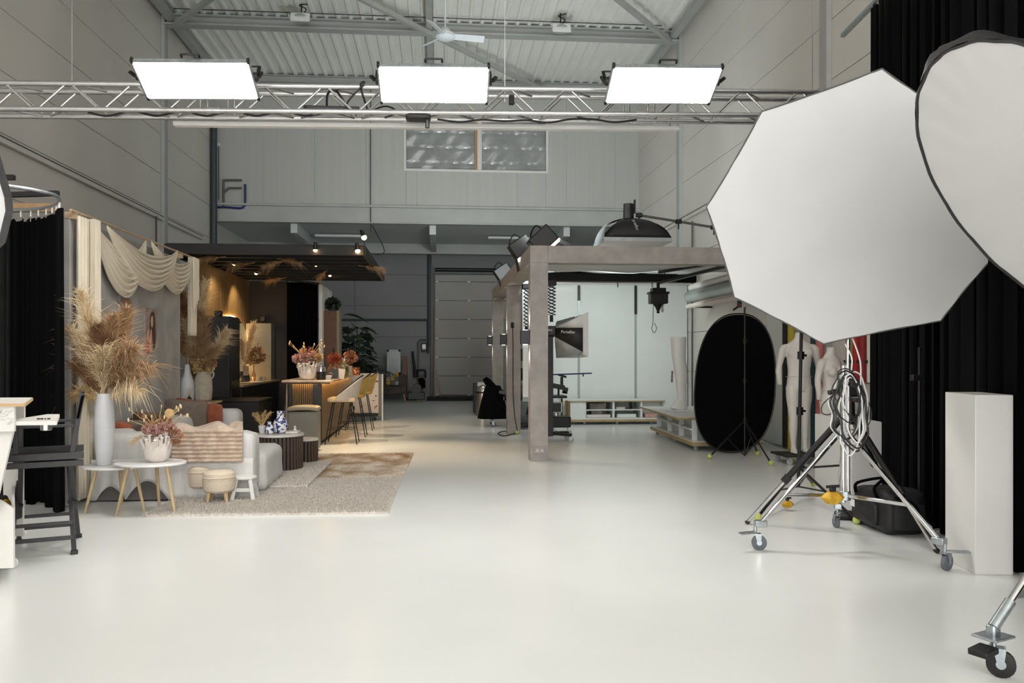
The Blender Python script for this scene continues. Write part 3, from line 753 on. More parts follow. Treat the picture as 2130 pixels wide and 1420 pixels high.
# tall vase with pampas
tv = thing('tall_vase', 'tall white ribbed vase with long tan pampas plumes', 'vase', (at(217, 950, 8.3).x, 8.3, zt1))
b0 = Vector((at(217, 950, 8.3).x, 8.3, zt1)); H = at(217, 818, 8.3).z - zt1
MB().lathe([(.062, 0), (.07, .01), (.082, H*.2), (.093, H*.45), (.094, H*.6), (.086, H*.8), (.068, H*.95), (.064, H), (.056, H - .01), (.05, H*.8)], b0, 36).build('body', 'ceramic_white', tv)
bt = b0 + Vector((0, 0, H))
for i, (tip, wd, n, m, sg, cu) in enumerate((((232, 655), .15, 1500, 'plume_tan', .1, .1), ((205, 670), .15, 1200, 'plume_brown', .15, .1), ((252, 640), .16, 1500, 'plume_tan', .1, .15),
        ((180, 590), .17, 520, 'plume_cream', .2, .2), ((160, 660), .17, 700, 'plume_cream', .35, .3), ((290, 735), .2, 900, 'plume_tan', .7, .3), ((268, 700), .17, 1300, 'plume_tan', .4, .2),
        ((175, 740), .18, 1000, 'plume_brown', .6, .3), ((275, 770), .16, 420, 'plume_cream', 1.1, .5), ((168, 800), .15, 350, 'straw', 1.0, .4), ((212, 720), .18, 900, 'plume_cream', .2, .0))):
    p = at(tip[0], tip[1], 8.3 + R.uniform(-.2, .2))
    plume(bt - Vector((0, 0, .1)), p, wd, int(n*1.5), m, tv, 'plume', sg, i + 1, cu*.6)
# coral bowl with dried flowers
def coral_vase(name, lab, c, r, h, seed):
    t = thing(name, lab, 'vase', c, group='white coral bowls with dried flowers'); c = Vector(c); rr = random.Random(seed)
    MB().lathe([(r*.55, 0), (r*.8, h*.1), (r, h*.4), (r*.98, h*.6), (r*.9, h*.75), (r*.82, h*.74), (r*.8, h*.5)], c, 32).build('bowl', 'ceramic_matte', t)
    for ring, (z0, z1, ro) in enumerate(((.5, .85, 1.08), (.58, .97, 1.12), (.66, 1.08, 1.0))):
        n = 12
        for i in range(n):
            a = 2*PI*(i + ring*.33)/n + rr.uniform(-.1, .1); d_ = Vector((math.cos(a), math.sin(a), 0))
            p = c + d_*r*.92 + Vector((0, 0, h*z0)); q = c + d_*r*ro*rr.uniform(.95, 1.1) + Vector((0, 0, h*z1*rr.uniform(.93, 1.07)))
            MB().tube([p, p.lerp(q, .8), q], [r*.085, r*.09, r*.14], 8).build('prong', 'ceramic_matte', t)
    return t
cb = Vector((at(327, 950, 8.12).x, 8.12, zt2)); cr = .125; ch = .235
cv = coral_vase('coral_bowl', 'white coral bowl with pink dried flowers on the oval side table', cb, cr, ch, 4)
top = cb + Vector((0, 0, ch))
for i, (dx, dy, dz_, rad) in enumerate(((-.09, 0, .07, .045), (-.02, -.05, .06, .05), (.05, -.04, .08, .05), (.12, .0, .08, .045), (.0, .05, .11, .045), (.08, .06, .1, .04))):
    tuft(top + Vector((dx, dy, dz_)), rad, 420, 'pink_bloom' if i != 4 else 'straw', cv, seed=i, size=.014)
tuft(top + Vector((.17, -.02, -.0)), .07, 300, 'rust_bloom', cv, seed=9, size=.012, flat=1.4)
stalks(top, 15, .27, .32, 'straw', cv, 5, .011, hm='plume_cream')
stalks(top, 8, .22, .22, 'rust_bloom', cv, 8, .014)
MB().prism([top + Vector((.12 + .045*math.cos(t/10*2*PI), -.03, .22 + .045*math.sin(t/10*2*PI))) for t in range(10)], (0, .004, 0)).build('palm_leaf', 'straw', cv)
plume(top, top + Vector((-.2, -.02, .02)), .06, 150, 'plume_cream', cv, 'grass', .8, 3)
# poufs and stool
def pouf(c, r, h, lab):
    t = thing('pouf', lab, 'pouf', (c.x, c.y, .03), group='boucle poufs')
    z0, z1 = .1, h
    MB().lathe([(r*.85, z0), (r*.97, z0 + .02), (r, z0 + .06), (r, z1 - .06), (r*.96, z1 - .02), (r*.8, z1), (.01, z1 + .01)], (0, 0, 0), 36).build('seat', 'boucle', t, local=True)
    MB().tube([(r*1.005*math.cos(a*PI/16), r*1.005*math.sin(a*PI/16), z1 - .06) for a in range(32)], .006, 6, closed=True).build('piping', 'boucle', t, local=True)
    for a in (40, 140, 220, 320):
        a = math.radians(a); p = Vector((math.cos(a)*r*.65, math.sin(a)*r*.65, z0 + .02)); q = Vector((math.cos(a)*r*.78, math.sin(a)*r*.78, .0))
        MB().cyl(p, q, .024, .018).build('leg', 'beech', t, local=True)
pouf(gd(449, 1047, .03) + Vector((0, .12, 0)), .155, .305, 'cream boucle pouf standing in front of the other one')
pouf(gd(413, 1036, .03) + Vector((0, .12, 0)), .155, .32, 'cream boucle pouf standing behind its twin near the sofa')
c = gd(505, 1040, .03); st_ = thing('step_stool', 'small white painted wooden stool beside the poufs', 'stool', (c.x, c.y + .1, .03))
MB().lathe([(.105, .2), (.115, .208), (.115, .222), (.105, .23)], (0, 0, 0), 28).build('seat', 'white_paint', st_, local=True)
for a, b in ((-1, -1), (1, -1), (1, 1), (-1, 1)):
    MB().bar((a*.065, b*.065, .21), (a*.105, b*.1, 0), .035, .03, (0, 1, 0)).build('leg', 'white_paint', st_, local=True)
for a in (-1, 1):
    MB().bar((-.085, a*.082, .1), (.085, a*.082, .1), .02, .035).build('stretcher', 'white_paint', st_, local=True)
    MB().bar((a*.085, -.082, .12), (a*.085, .082, .12), .02, .035).build('stretcher', 'white_paint', st_, local=True)

# ---------------- rugs
def rug(name, c4, th, m, lab, nb, seed, fr=1.0):
    r = random.Random(seed); A_, B_, C_, D_ = [Vector(p) for p in c4]
    t = thing(name, lab, 'rug', (A_ + B_ + C_ + D_)/4)
    P = lambda u, v: A_.lerp(B_, u).lerp(D_.lerp(C_, u), v)
    MB().prism([P(0, 0), P(1, 0), P(1, 1), P(0, 1)], (0, 0, th*.6)).build('backing', m, t, smooth=0)
    b = MB()
    for i in range(nb):
        p = P(r.random(), r.random()) + Vector((0, 0, th*.5)); a = r.random()*6.28; w = .006
        q = p + Vector((r.uniform(-1, 1)*.014, r.uniform(-1, 1)*.014, th*(.5 + .35*r.random())))
        s = Vector((math.cos(a)*w, math.sin(a)*w, 0)); b.add([p - s, p + s, q], [(0, 1, 2)])
    b.build('pile', m, t, smooth=0, kind='stuff', recalc=False)
gl, gr, gr2 = gd(303, 1075), gd(808, 1069), gd(835, 998)
gl2 = Vector((gl.x + (gr2.x - gr.x) - .0, gr2.y + .02, 0)); bl_ = Vector((gl.x + .3, gr2.y, 0))
rug('shaggy_rug', (gl, gr, gr2, gl2), .035, 'rug_beige', 'large beige shaggy rug in front of the sofa', 90000, 1)
g3 = gd(860, 945)
rug('mottled_rug', (Vector((at(560, 950, gr2.y).x, gr2.y + .02, 0)), gr2 + Vector((0, .02, 0)), g3, Vector((at(560, 950, g3.y).x, g3.y, 0))), .03, 'rug_mottled', 'brown mottled rug lying behind the beige rug', 60000, 2)
q1, q2 = gd(540, 1016, .036), gd(640, 1012, .036); q3 = gd(690, 962, .036)
rug('small_rug', (q1 - Vector((.6, 0, 0)), q2, q3, Vector((q1.x - .6 + q3.x - q2.x, q3.y, .036))), .03, 'rug_beige', 'small beige rug overlapping the large one under the coffee tables', 30000, 3)

# ---------------- fluted coffee tables
def fluted(c, r, h, lab, n, z0=0.0):
    t = thing('coffee_table', lab, 'coffee table', (c.x, c.y, z0), group='round fluted coffee tables')
    MB().lathe([(r*.94, .0), (r*.94, h - .03)], (0, 0, 0), 40).build('core', 'slat_back', t, local=True)
    MB().lathe([(r*.98, h - .03), (r*1.04, h - .026), (r*1.05, h - .01), (r*1.04, h)], (0, 0, 0), 48).build('table_top', 'marble', t, local=True)
    w = 2*PI*r/n*.62
    s = MB().box(-w/2, w/2, -.012, .012, .0, h - .03).build('slat', 'slat_brown', t, local=True, bevel=.004)
    s.location = (r*.955, 0, 0); s.rotation_euler = (0, 0, PI/2)
    for i in range(1, n):
        a = 2*PI*i/n; inst(s, t, (math.cos(a)*r*.955, math.sin(a)*r*.955, 0), (0, 0, a + PI/2))
    return t
ct1 = gd(578, 975, .06); ct1.y += .05
R1 = .3*1.0; H1 = at(578, 901, ct1.y).z - .066
fluted(ct1, R1*1.0, H1, 'larger round fluted coffee table with marble top', 38, .066)
ct2 = Vector((at(632, 930, 11.3).x, 11.35, 0)); H2 = at(632, 911, 11.35).z - .066
fluted(ct2, .175, H2, 'smaller round fluted coffee table beside the grey bin', 24, .066)
# things on the coffee table
mat('delft', (226, 226, 230), .25, rgb2=(38, 58, 120), vscale=26, detail=1, ramp=(.46, .5))
def delft(c, s, lab):
    MB().lathe([(.05*s, 0), (.085*s, .02*s), (.115*s, .1*s), (.118*s, .15*s), (.08*s, .22*s), (.052*s, .26*s), (.055*s, .33*s), (.062*s, .345*s), (.05*s, .34*s), (.04*s, .25*s)], c, 30).build('porcelain_vase', 'delft', label=lab, cat='vase', group='blue and white vases')
zc_ = H1 + .067
delft((at(588, 895, 10.85).x, ct1.y + .02, zc_), .8, 'larger blue and white patterned vase on the coffee table')
delft((at(565, 895, 10.7).x, ct1.y - .1, zc_), .45, 'smaller blue and white patterned vase on the coffee table')
cc = Vector((at(551, 890, 10.85).x, ct1.y + .0, zc_))
cp = thing('flower_cup', 'small white cup of tan grass beside the blue vases', 'vase', cc)
MB().lathe([(.025, 0), (.038, .03), (.045, .1), (.04, .1), (.033, .04)], cc, 20).build('cup', 'ceramic_white', cp)
for i in range(5): plume(cc + Vector((0, 0, .06)), cc + Vector((-.06 + .03*i, .02*i - .04, .27 + .02*(i % 3))), .05, 160, 'straw', cp, 'grass', .4, i, .4)
tr = MB().obox((at(613, 895, 10.85).x, ct1.y + .05, zc_ + .012), (.15, .2, .022)); tr.build('coffee_book', 'ceramic_matte', label='pale book lying on the marble coffee table', cat='book', bevel=.003)
MB().lathe([(.02, 0), (.025, .01), (.012, .03), (.016, .05), (.002, .07)], (at(617, 886, 10.85).x, ct1.y + .05, zc_ + .024), 14).build('bell_ornament', 'ceramic_white', label='tiny white ornament on the pale book', cat='ornament')
# ================================================================ kitchen, bar and black canopy
mat('gold_panel', (150, 124, 84), .42, .25, rgb2=(112, 90, 58), vscale=3, stretch=(9, 9, .12), detail=5, spec=.3)
mat('dark_panel', (34, 29, 26), .6, var=.2, vscale=3, stretch=(6, 6, .3))
mat('kitchen_black', (22, 21, 20), .42, var=.2, vscale=4)
mat('worktop', (150, 130, 108), .35, var=.15, vscale=5)
mat('counter_top', (206, 188, 168), .3, rgb2=(176, 148, 120), vscale=3, detail=6)
mat('grey_cabinet', (110, 108, 98), .35, var=.05)
mat('mirror', (210, 212, 214), .03, 1.0, var=.01)
mat('copper', (184, 120, 84), .25, .9, var=.1)
mat('led_warm', (255, 205, 120), .5, emit=34*WARM_EMIT, ecol=(255, 205, 128), var=.01)
mat('bulb_warm', (255, 224, 170), .5, emit=28*WARM_EMIT, ecol=(255, 205, 140), var=.01)
mat('bin_grey', (120, 116, 108), .4, var=.04); mat('bin_lid', (146, 136, 116), .35, var=.05)
mat('fridge_black', (18, 19, 20), .35, var=.1, vscale=3)
mat('canopy_black', (11, 11, 11), .6, var=.2, vscale=6, stretch=(.5, 6, 6))
WARM = (1.0, .76, .48)
GX = onx(399, 560, at(519, 600, 18.5).x).x; gy0, gy1 = 14.25, 18.5; gz = at(519, 583, 18.5).z
gw = thing('gold_wall', 'brushed gold panelled wall behind the kitchen counter', 'wall panel', (GX - .04, (gy0 + gy1)/2, 0))
nn = 7
for i in range(nn):
    a = gy0 + (gy1 - gy0)*i/nn; b = gy0 + (gy1 - gy0)*(i+1)/nn
    MB().box(GX - .06, GX, a + .003, b - .003, 0, gz).build('panel', 'gold_panel', gw, bevel=.003)
dw = MB().box(GX - .06, at(600, 700, 18.6).x, 18.52, 18.6, 0, at(560, 585, 18.6).z).build('dark_wall', 'dark_panel', label='dark brown panel wall at the end of the kitchen', cat='wall panel', bevel=.004)
def curtain(name, lab, p, q, z0, z1, m, folds, amp, seed=1, n=None, cat='curtain', path=None, rings=None):
    r = random.Random(seed); p, q = Vector((p[0], p[1], 0)), Vector((q[0], q[1], 0)); d = (q - p); L = d.length; d /= L; nr = Vector((-d.y, d.x, 0))
    ph = [r.uniform(-.6, .6) for _ in range(folds + 2)]
    def fn(u, v):
        k = u*folds; i = int(k); f = k - i; a = ph[i]*(1 - f) + ph[min(i+1, folds)]*f
        w = math.sin(2*PI*k + a*1.5)*amp*(1 + .35*a)*(1 + .5*(1 - v)) + amp*.35*math.sin(4*PI*k + 2*a)
        x = p + d*(L*u + amp*.6*math.sin(4*PI*k + a)) + nr*w
        return (x.x, x.y, z0 + (z1 - z0)*v + .006*math.sin(k*6.28)*(v > .98))
    return MB().grid(fn, folds*12 + 1, 16).build(name, m, label=lab, cat=cat, solid=.004)
curtain('kitchen_curtain', 'black curtain closing the far end of the kitchen', (at(598, 700, 18.4).x, 18.4), (at(662, 700, 18.4).x, 18.4), .02, at(600, 587, 18.4).z, 'black_cloth', 9, .035, 4)
MB().bar(at(575, 580, 18.4), at(665, 590, 18.4), .05, .04).build('kitchen_curtain_rail', 'black_metal', label='black rail above the kitchen curtain', cat='rail')
# white shelving end and brown cabinet behind the curtain
e = thing('white_partition', 'narrow white partition edge right of the black kitchen curtain', 'partition', (at(672, 800, 18.6).x, 18.7, 0))
MB().box(at(664, 700, 18.5).x, at(671, 700, 18.5).x, 18.45, 18.6, 0, at(666, 592, 18.5).z).build('upright', 'white_paint', e)
MB().box(at(669, 700, 19.6).x, at(684, 700, 19.6).x, 19.55, 20.2, 0, at(678, 602, 19.6).z).build('side', 'white_paint', e); MB().box(at(664, 700, 18.5).x, at(669, 700, 18.5).x, 18.6, 19.6, 0, at(672, 596, 19).z).build('side', 'white_paint', e)
mat('brown_board', (104, 70, 52), .6, var=.08); mat('olive_edge', (136, 130, 104), .6, var=.05)
bc = thing('tall_cabinet', 'tall brown cabinet with pale edge behind the bar', 'cabinet', (at(688, 800, 18.85).x, 19.05, 0))
zb_ = at(690, 646, 18.85).z
MB().box(at(672, 700, 18.85).x, at(700, 700, 18.85).x, 18.85, 19.3, 0, zb_).build('side', 'brown_board', bc, bevel=.004)
MB().box(at(700, 700, 18.85).x, at(706, 700, 18.85).x, 18.85, 19.3, 0, zb_).build('edge', 'olive_edge', bc, bevel=.004)

# fridge, counter, cabinets
FX = at(497, 700, 15.1).x; fz = at(470, 657, 14.45).z
fg = thing('fridge', 'tall black fridge cabinet at the near end of the kitchen', 'fridge', ((GX + FX)/2, 14.8, 0))
MB().box(GX + .01, FX, 14.45, 15.1, 0, fz).build('body', 'fridge_black', fg, bevel=.01)
MB().box(FX, FX + .02, 14.47, 15.08, .1, .9).build('door', 'fridge_black', fg, bevel=.005)
MB().box(FX, FX + .02, 14.47, 15.08, .92, fz - .02).build('door', 'fridge_black', fg, bevel=.005)
MB().obox((FX - .25, 14.7, fz + .05), (.12, .12, .1)).build('speaker_box', 'black_plastic', label='small black speaker on top of the fridge', cat='speaker', bevel=.02)
CXF = GX + .62; cz = at(530, 800, 15.3).z
kb = thing('kitchen_cabinets', 'black kitchen base cabinets under the lit worktop', 'cabinet', ((GX + CXF)/2, 16.8, 0))
MB().box(GX + .01, CXF - .03, 15.12, 18.5, 0, cz - .04).build('carcass', 'kitchen_black', kb)
for i in range(5):
    a = 15.12 + (18.5 - 15.12)*i/5; b = 15.12 + (18.5 - 15.12)*(i + 1)/5
    MB().box(CXF - .03, CXF - .01, a + .004, b - .004, .1, cz - .06).build('door', 'kitchen_black', kb, bevel=.003)
MB().box(GX + .01, CXF + .02, 15.11, 18.5, cz - .038, cz).build('worktop', 'worktop', label='pale worktop along the gold wall', cat='worktop', bevel=.004)
dc = MB().box(FX - .02, FX + .06, 13.2, 15.1, 0, .0001)
lowc = thing('low_sideboard', 'dark low cabinet running between the sofa and the fridge', 'cabinet', (GX + .5, 13.7, 0))
MB().box(GX + .1, at(497, 820, 13.4).x + .3, 13.35, 14.43, 0, .74).build('body', 'kitchen_black', lowc, bevel=.006)
MB().box(GX + .1, at(497, 820, 13.4).x + .32, 13.33, 14.43, .745, .765).build('top', 'kitchen_black', lowc, bevel=.004)
tc = thing('tall_unit', 'grey tall unit standing at the end of the worktop', 'cabinet', (GX + .35, 18.3, cz + .001))
MB().box(GX + .01, at(566, 740, 18.2).x, 18.1, 18.48, cz + .001, at(540, 672, 18.1).z).build('carcass', 'grey_cabinet', tc, bevel=.006)
MB().obox((at(545, 665, 18.2).x, 18.3, at(540, 668, 18.1).z + .06), (.1, .1, .12)).build('top_box', 'black_plastic', tc, bevel=.01)
# mirror with light behind
mr = thing('backlit_mirror', 'organic shaped mirror glowing warm on the gold wall', 'mirror', (GX + .05, 16.9, 1.0))
cy, cz2 = 16.85, 1.62
def mout(t, k=1.0):
    return (cy + 1.18*k*math.cos(t)*(1 + .06*math.sin(3*t)), cz2 + .66*k*math.sin(t)*(1 + .08*math.cos(2*t)))
MB().prism([(GX + .035,) + mout(2*PI*i/48) for i in range(48)], (.012, 0, 0)).build('glass', 'mirror', mr)
MB().tube([(GX + .016,) + mout(2*PI*i/48, 1.012) for i in range(48)], .012, 6, closed=True).build('light_strip', 'led_warm', mr)
# things on the worktop
tp = thing('tap', 'copper tap beside the fridge', 'tap', at(486, 800, 15.6))
b_ = Vector((GX + .3, 15.7, cz)); MB().tube(spline([b_, b_ + Vector((0, 0, .22)), b_ + Vector((.04, 0, .28)), b_ + Vector((.12, 0, .28)), b_ + Vector((.14, 0, .2))], 5), .014, 8).build('spout', 'copper', tp)
MB().cyl(b_, b_ + Vector((0, 0, .03)), .03).build('base', 'copper', tp)
MB().lathe([(.2, 0), (.24, .012), (.24, .018), (.19, .012)], (at(520, 797, 16.4).x, 16.4, cz), 32, 1.0, 2.0).build('serving_tray', 'marble', label='pale oval tray on the worktop', cat='tray')
vb = Vector((at(508, 795, 16.5).x, 16.5, cz + .02)); kv = thing('black_vase', 'black flask with a grey tassel and cream pampas plumes', 'vase', vb)
MB().lathe([(.1, 0), (.11, .01), (.1, .12), (.05, .22), (.02, .26), (.02, .3), (.015, .28)], vb, 24).build('flask', 'black_plastic', kv)
mat('tassel', (120, 112, 100), .9, var=.2, vscale=30)
MB().box(vb.x + .01, vb.x + .11, vb.y - .14, vb.y - .12, vb.z + .12, vb.z + .3).build('tassel', 'tassel', kv)
MB().box(vb.x - .09, vb.x + .0, vb.y - .13, vb.y - .11, vb.z + .2, vb.z + .34).build('tag', 'ceramic_beige', kv)
plume(vb + Vector((0, 0, .25)), at(527, 668, 16.5), .12, 1400, 'plume_cream', kv, sag=.05, seed=21, curl=.05)
plume(vb + Vector((0, 0, .25)), at(502, 700, 16.4), .13, 1100, 'plume_cream', kv, sag=.2, seed=22, curl=.1)
bk = thing('dried_bouquet', 'dried brown bouquet in slender bottles on the worktop', 'flowers', at(528, 795, 16.9))
bb = Vector((at(528, 795, 16.9).x, 16.9, cz + .02))
MB().lathe([(.03, 0), (.035, .1), (.012, .2), (.012, .3)], bb, 16).build('bottle', 'copper', bk)
tuft(bb + Vector((.05, 0, .5)), .16, 500, 'plume_brown', bk, 'foliage', 31, .03); tuft(bb + Vector((-.06, -.1, .42)), .1, 220, 'straw', bk, 'foliage', 32, .03)
stalks(bb + Vector((0, 0, .3)), 10, .4, .25, 'rust_bloom', bk, 33, .014)
for k, px in enumerate((538, 546)):
    MB().lathe([(.045, 0), (.05, .01), (.05, .09), (.045, .09), (.043, .06)], (at(px, 797, 17.2).x, 17.2 + .05*k, cz), 18).build('candle_cup', 'ceramic_beige', label=('left' if k == 0 else 'right') + ' one of two small beige candle cups on the worktop', cat='candle', group='candle cups')
# console with vases beside the sofa
sh = thing('wood_console', 'slim wooden console board behind the far sofa arm', 'console', (at(410, 900, 12.7).x, 12.7, 0))
zs_ = at(410, 836, 12.5).z
MB().hexa([(XW + .02, 12.45, zs_ - .04), at(440, 842, 12.45), at(462, 835, 12.9), (XW + .02, 12.95, zs_ - .04)],
          [(XW + .02, 12.45, zs_), (at(440, 842, 12.45).x, 12.45, zs_), (at(462, 835, 12.9).x, 12.95, zs_), (XW + .02, 12.95, zs_)]).build('board', 'pale_wood', sh)
for x in (XW + .1, at(430, 842, 12.5).x):
    MB().bar((x, 12.6, 0), (x, 12.6, zs_ - .04), .04, .04).build('leg', 'black_metal', sh); MB().bar((x, 12.85, 0), (x, 12.85, zs_ - .04), .04, .04).build('leg', 'black_metal', sh)
va = Vector((at(390, 836, 12.72).x, 12.72, zs_ + .001)); wv = thing('white_bottle_vase', 'slender white bottle vase holding brown pampas', 'vase', va); hv = at(390, 758, 12.6).z - zs_
MB().lathe([(.075, 0), (.095, .03), (.1, hv*.35), (.09, hv*.55), (.045, hv*.78), (.035, hv), (.03, hv*.95)], va, 28).build('body', 'ceramic_white', wv)
tv_ = va + Vector((0, 0, hv))
plume(tv_, at(380, 606, 12.95), .22, 1400, 'plume_brown', wv, sag=.1, seed=41, curl=.1)
plume(tv_, at(420, 572, 12.7), .2, 1300, 'plume_cream', wv, sag=.2, seed=42, curl=.1)
plume(tv_, at(372, 690, 12.95), .18, 900, 'plume_brown', wv, sag=.5, seed=43, curl=.2)
vj = Vector((at(423, 836, 12.78).x, 12.78, zs_ + .001)); bj = thing('beige_jar', 'round shouldered beige jar with tan and cream pampas', 'vase', vj); hj = at(423, 773, 12.65).z - zs_
MB().lathe([(.1, 0), (.12, .02), (.13, hj*.4), (.125, hj*.75), (.1, hj*.9), (.105, hj), (.09, hj), (.085, hj*.8)], vj, 30).build('body', 'ceramic_beige', bj)
MB().tube(spline([vj + Vector((.1, -.03, hj*.97)), vj + Vector((.16, -.04, hj*.95)), vj + Vector((.15, -.04, hj*.82)), vj + Vector((.115, -.03, hj*.75))], 4), .012, 6).build('ear', 'ceramic_beige', bj)
tj = vj + Vector((0, 0, hj))
for i, (tip, wd, n_, m_, sg) in enumerate((((420, 648), .2, 1600, 'plume_tan', .1), ((392, 665), .15, 1200, 'plume_cream', .05), ((468, 685), .15, 1300, 'plume_cream', .1), ((440, 720), .2, 900, 'plume_tan', .4), ((402, 720), .2, 900, 'plume_tan', .3))):
    plume(tj - Vector((0, 0, .05)), at(*tip, 12.7), wd, n_, m_, bj, sag=sg, seed=50 + i, curl=.1)
tuft(tj + Vector((0, 0, .1)), .16, 500, 'straw', bj, 'foliage', 57, .03); tuft(tj + Vector((.15, -.05, .14)), .05, 120, 'rust_bloom', bj, 'red_flower', 58, .02)
df = Vector((at(393, 838, 12.47).x, 12.49, zs_ + .001)); ds = thing('reed_diffuser', 'small black reed diffuser in front of the white bottle vase', 'diffuser', df)
MB().lathe([(.03, 0), (.033, .005), (.033, .06), (.012, .075), (.014, .09)], df, 16).build('bottle', 'black_plastic', ds)
for i in range(5): MB().tube([df + Vector((0, 0, .06)), df + Vector((-.05 + .025*i, 0, .2))], .003, 5).build('reed', 'straw', ds)

# ---------------- bar
BX0, BX1, by0, by1 = at(600, 900, 13.9).x, gd(668, 925).x, 13.9, 18.4
bz = at(640, 795, 13.8).z
bar = thing('bar_counter', 'bar block with slatted front and lit gold side', 'bar', ((BX0 + BX1)/2, (by0 + by1)/2, 0))
MB().box(BX0, BX1 - .02, by0 + .03, by1, 0, bz - .03).build('core', 'slat_back', bar)
MB().box(BX1 - .02, BX1, by0 + .03, by1, 0.06, bz - .03).build('gold_side', 'gold_panel', bar)
MB().box(BX1 - .13, BX1 + .012, by0 - .005, by0 + .03, 0, bz - .03).build('corner_post', 'kitchen_black', bar, bevel=.004)
MB().box(BX0, BX0 + .06, by0 - .005, by0 + .03, 0, bz - .03).build('corner_post', 'kitchen_black', bar, bevel=.004)
mat('slat_oak', (122, 96, 62), .5, var=.2, vscale=10, stretch=(4, 4, .3))
nsl = 11; wsl = (BX1 - .13 - BX0 - .06)/nsl
for i in range(nsl):
    x = BX0 + .06 + wsl*(i + .22); MB().box(x, x + wsl*.56, by0, by0 + .03, 0, bz - .03).build('slat', 'slat_oak', bar, bevel=.003)
MB().box(BX0 - .08, BX1 + .2, by0 - .17, by1 + .1, bz, bz + .035).build('stone_worktop', 'counter_top', label='thick pale stone bar top', cat='worktop', bevel=.008)
ls = thing('bar_light_strip', 'warm LED strip under the bar top', 'lamp', (BX1 + .06, 16, bz - .03))
MB().box(BX1 + .03, BX1 + .045, by0 + .05, by1 - .05, bz - .008, bz - .001).build('strip_side', 'led_warm', ls)
MB().box(BX0 + .05, BX1 - .05, by0 - .045, by0 - .03, bz - .008, bz - .001).build('strip_front', 'led_warm', ls)
MB().box(BX0 - .05, BX1 + .16, by0 - .13, by0 - .115, bz - .022, bz - .001).build('front_apron', 'kitchen_black', bar)
mat('towel', (196, 180, 164), .95, var=.1, bump=.4, bscale=40)
MB().grid(lambda u, v: (BX0 - .03 - .12*(1 - v)*u - .02*math.sin(u*9), by0 + .05 + .3*u, .25 + .75*v), 12, 10).build('towel', 'towel', label='pale towel hanging at the left end of the bar', cat='towel', solid=.01)
# items on the bar
zt_ = bz + .036
c = Vector((at(639, 785, 13.95).x, 14.0, zt_)); bv = coral_vase('coral_bowl.001', 'white coral bowl with peach dried flowers on the bar', c, .15, .26, 6)
t_ = c + Vector((0, 0, .26))
for i, (dx, dz_, rad) in enumerate(((-.17, .09, .07), (-.06, .11, .09), (.07, .12, .09), (.17, .11, .07))): tuft(t_ + Vector((dx, 0, dz_)), rad, 600, 'pink_bloom' if i < 3 else 'straw', bv, seed=60 + i, size=.02)
tuft(t_ + Vector((0, 0, .17)), .12, 200, 'rust_bloom', bv, seed=66, size=.02)
stalks(t_, 16, .36, .42, 'straw', bv, 61, .015)
fp = Vector((at(667, 788, 13.95).x, 14.0, zt_)); pr = thing('coffee_press', 'black coffee press with steel band on the bar', 'coffee press', fp)
MB().lathe([(.07, 0), (.075, .01), (.075, .13), (.07, .13)], fp, 22).build('jug', 'black_plastic', pr); MB().lathe([(.072, .13), (.077, .135), (.077, .2), (.07, .21), (.02, .225), (.012, .25), (.02, .26), (.012, .27)], fp, 22).build('band', 'chrome', pr)
MB().tube(spline([fp + Vector((-.075, 0, .18)), fp + Vector((-.13, 0, .17)), fp + Vector((-.13, 0, .05)), fp + Vector((-.075, 0, .04))], 4), .01, 6).build('handle', 'black_plastic', pr)
c = Vector((at(682, 786, 14.1).x, 14.1, zt_)); bw_ = thing('sugar_bowl', 'small white square bowl of sachets on the bar', 'bowl', c)
MB().hexa([c + Vector(v) for v in ((-.05, -.05, 0), (.05, -.05, 0), (.05, .05, 0), (-.05, .05, 0))], [c + Vector(v) for v in ((-.07, -.07, .07), (.07, -.07, .07), (.07, .07, .07), (-.07, .07, .07))]).build('bowl', 'ceramic_white', bw_, bevel=.006)
tuft(c + Vector((0, 0, .08)), .05, 60, 'tassel', bw_, 'sachets', 70, .03)
mat('jar_glass', (186, 150, 120), .1, trans=.6, var=.3, vscale=12, rgb2=(120, 60, 40)); mat('orange_bloom', (190, 104, 62), .8, rgb2=(164, 68, 50), vscale=30)
c = Vector((at(697, 780, 15).x, 15.0, zt_)); jr = thing('flower_jar', 'glass jar with bright orange flowers on the bar', 'vase', c)
MB().lathe([(.09, 0), (.1, .02), (.1, .2), (.07, .26), (.075, .28)], c, 24).build('jar', 'jar_glass', jr); tuft(c + Vector((.0, 0, .34)), .11, 360, 'orange_bloom', jr, seed=71, size=.03, flat=.5)
MB().cyl(c + Vector((-.03, 0, .3)), c + Vector((-.03, 0, .52)), .03, .015).build('dark_bud', 'black_plastic', jr)
c = Vector((at(686, 775, 15.4).x, 15.5, zt_)); MB().lathe([(.05, 0), (.055, .02), (.055, .16), (.02, .22), (.02, .28), (.024, .29)], c, 18).build('syrup_bottle', 'jar_glass', label='amber syrup bottle left of the orange flowers', cat='bottle', group='bottles on the bar')
cd = thing('menu_card', 'dark menu card leaning on a pale stand on the bar', 'menu', at(705, 778, 14.7)); c = Vector((at(703, 778, 14.6).x, 14.6, zt_))
MB().obox(c + Vector((-.06, 0, .085)), (.13, .012, .17), (-.2, 0, 0)).build('card', 'black_plastic', cd, bevel=.002); MB().obox(c + Vector((.05, .05, .08)), (.12, .012, .18), (.25, .12, .1)).build('card_stand', 'ceramic_matte', cd, bevel=.002)
mat('bottle_glass', (168, 160, 120), .12, trans=.5, rgb2=(90, 100, 70), vscale=12)
c = Vector((at(716, 778, 15.6).x, 15.6, zt_)); gb = thing('glass_bottle', 'bulbous pale glass bottle with silver cap on the bar', 'bottle', c)
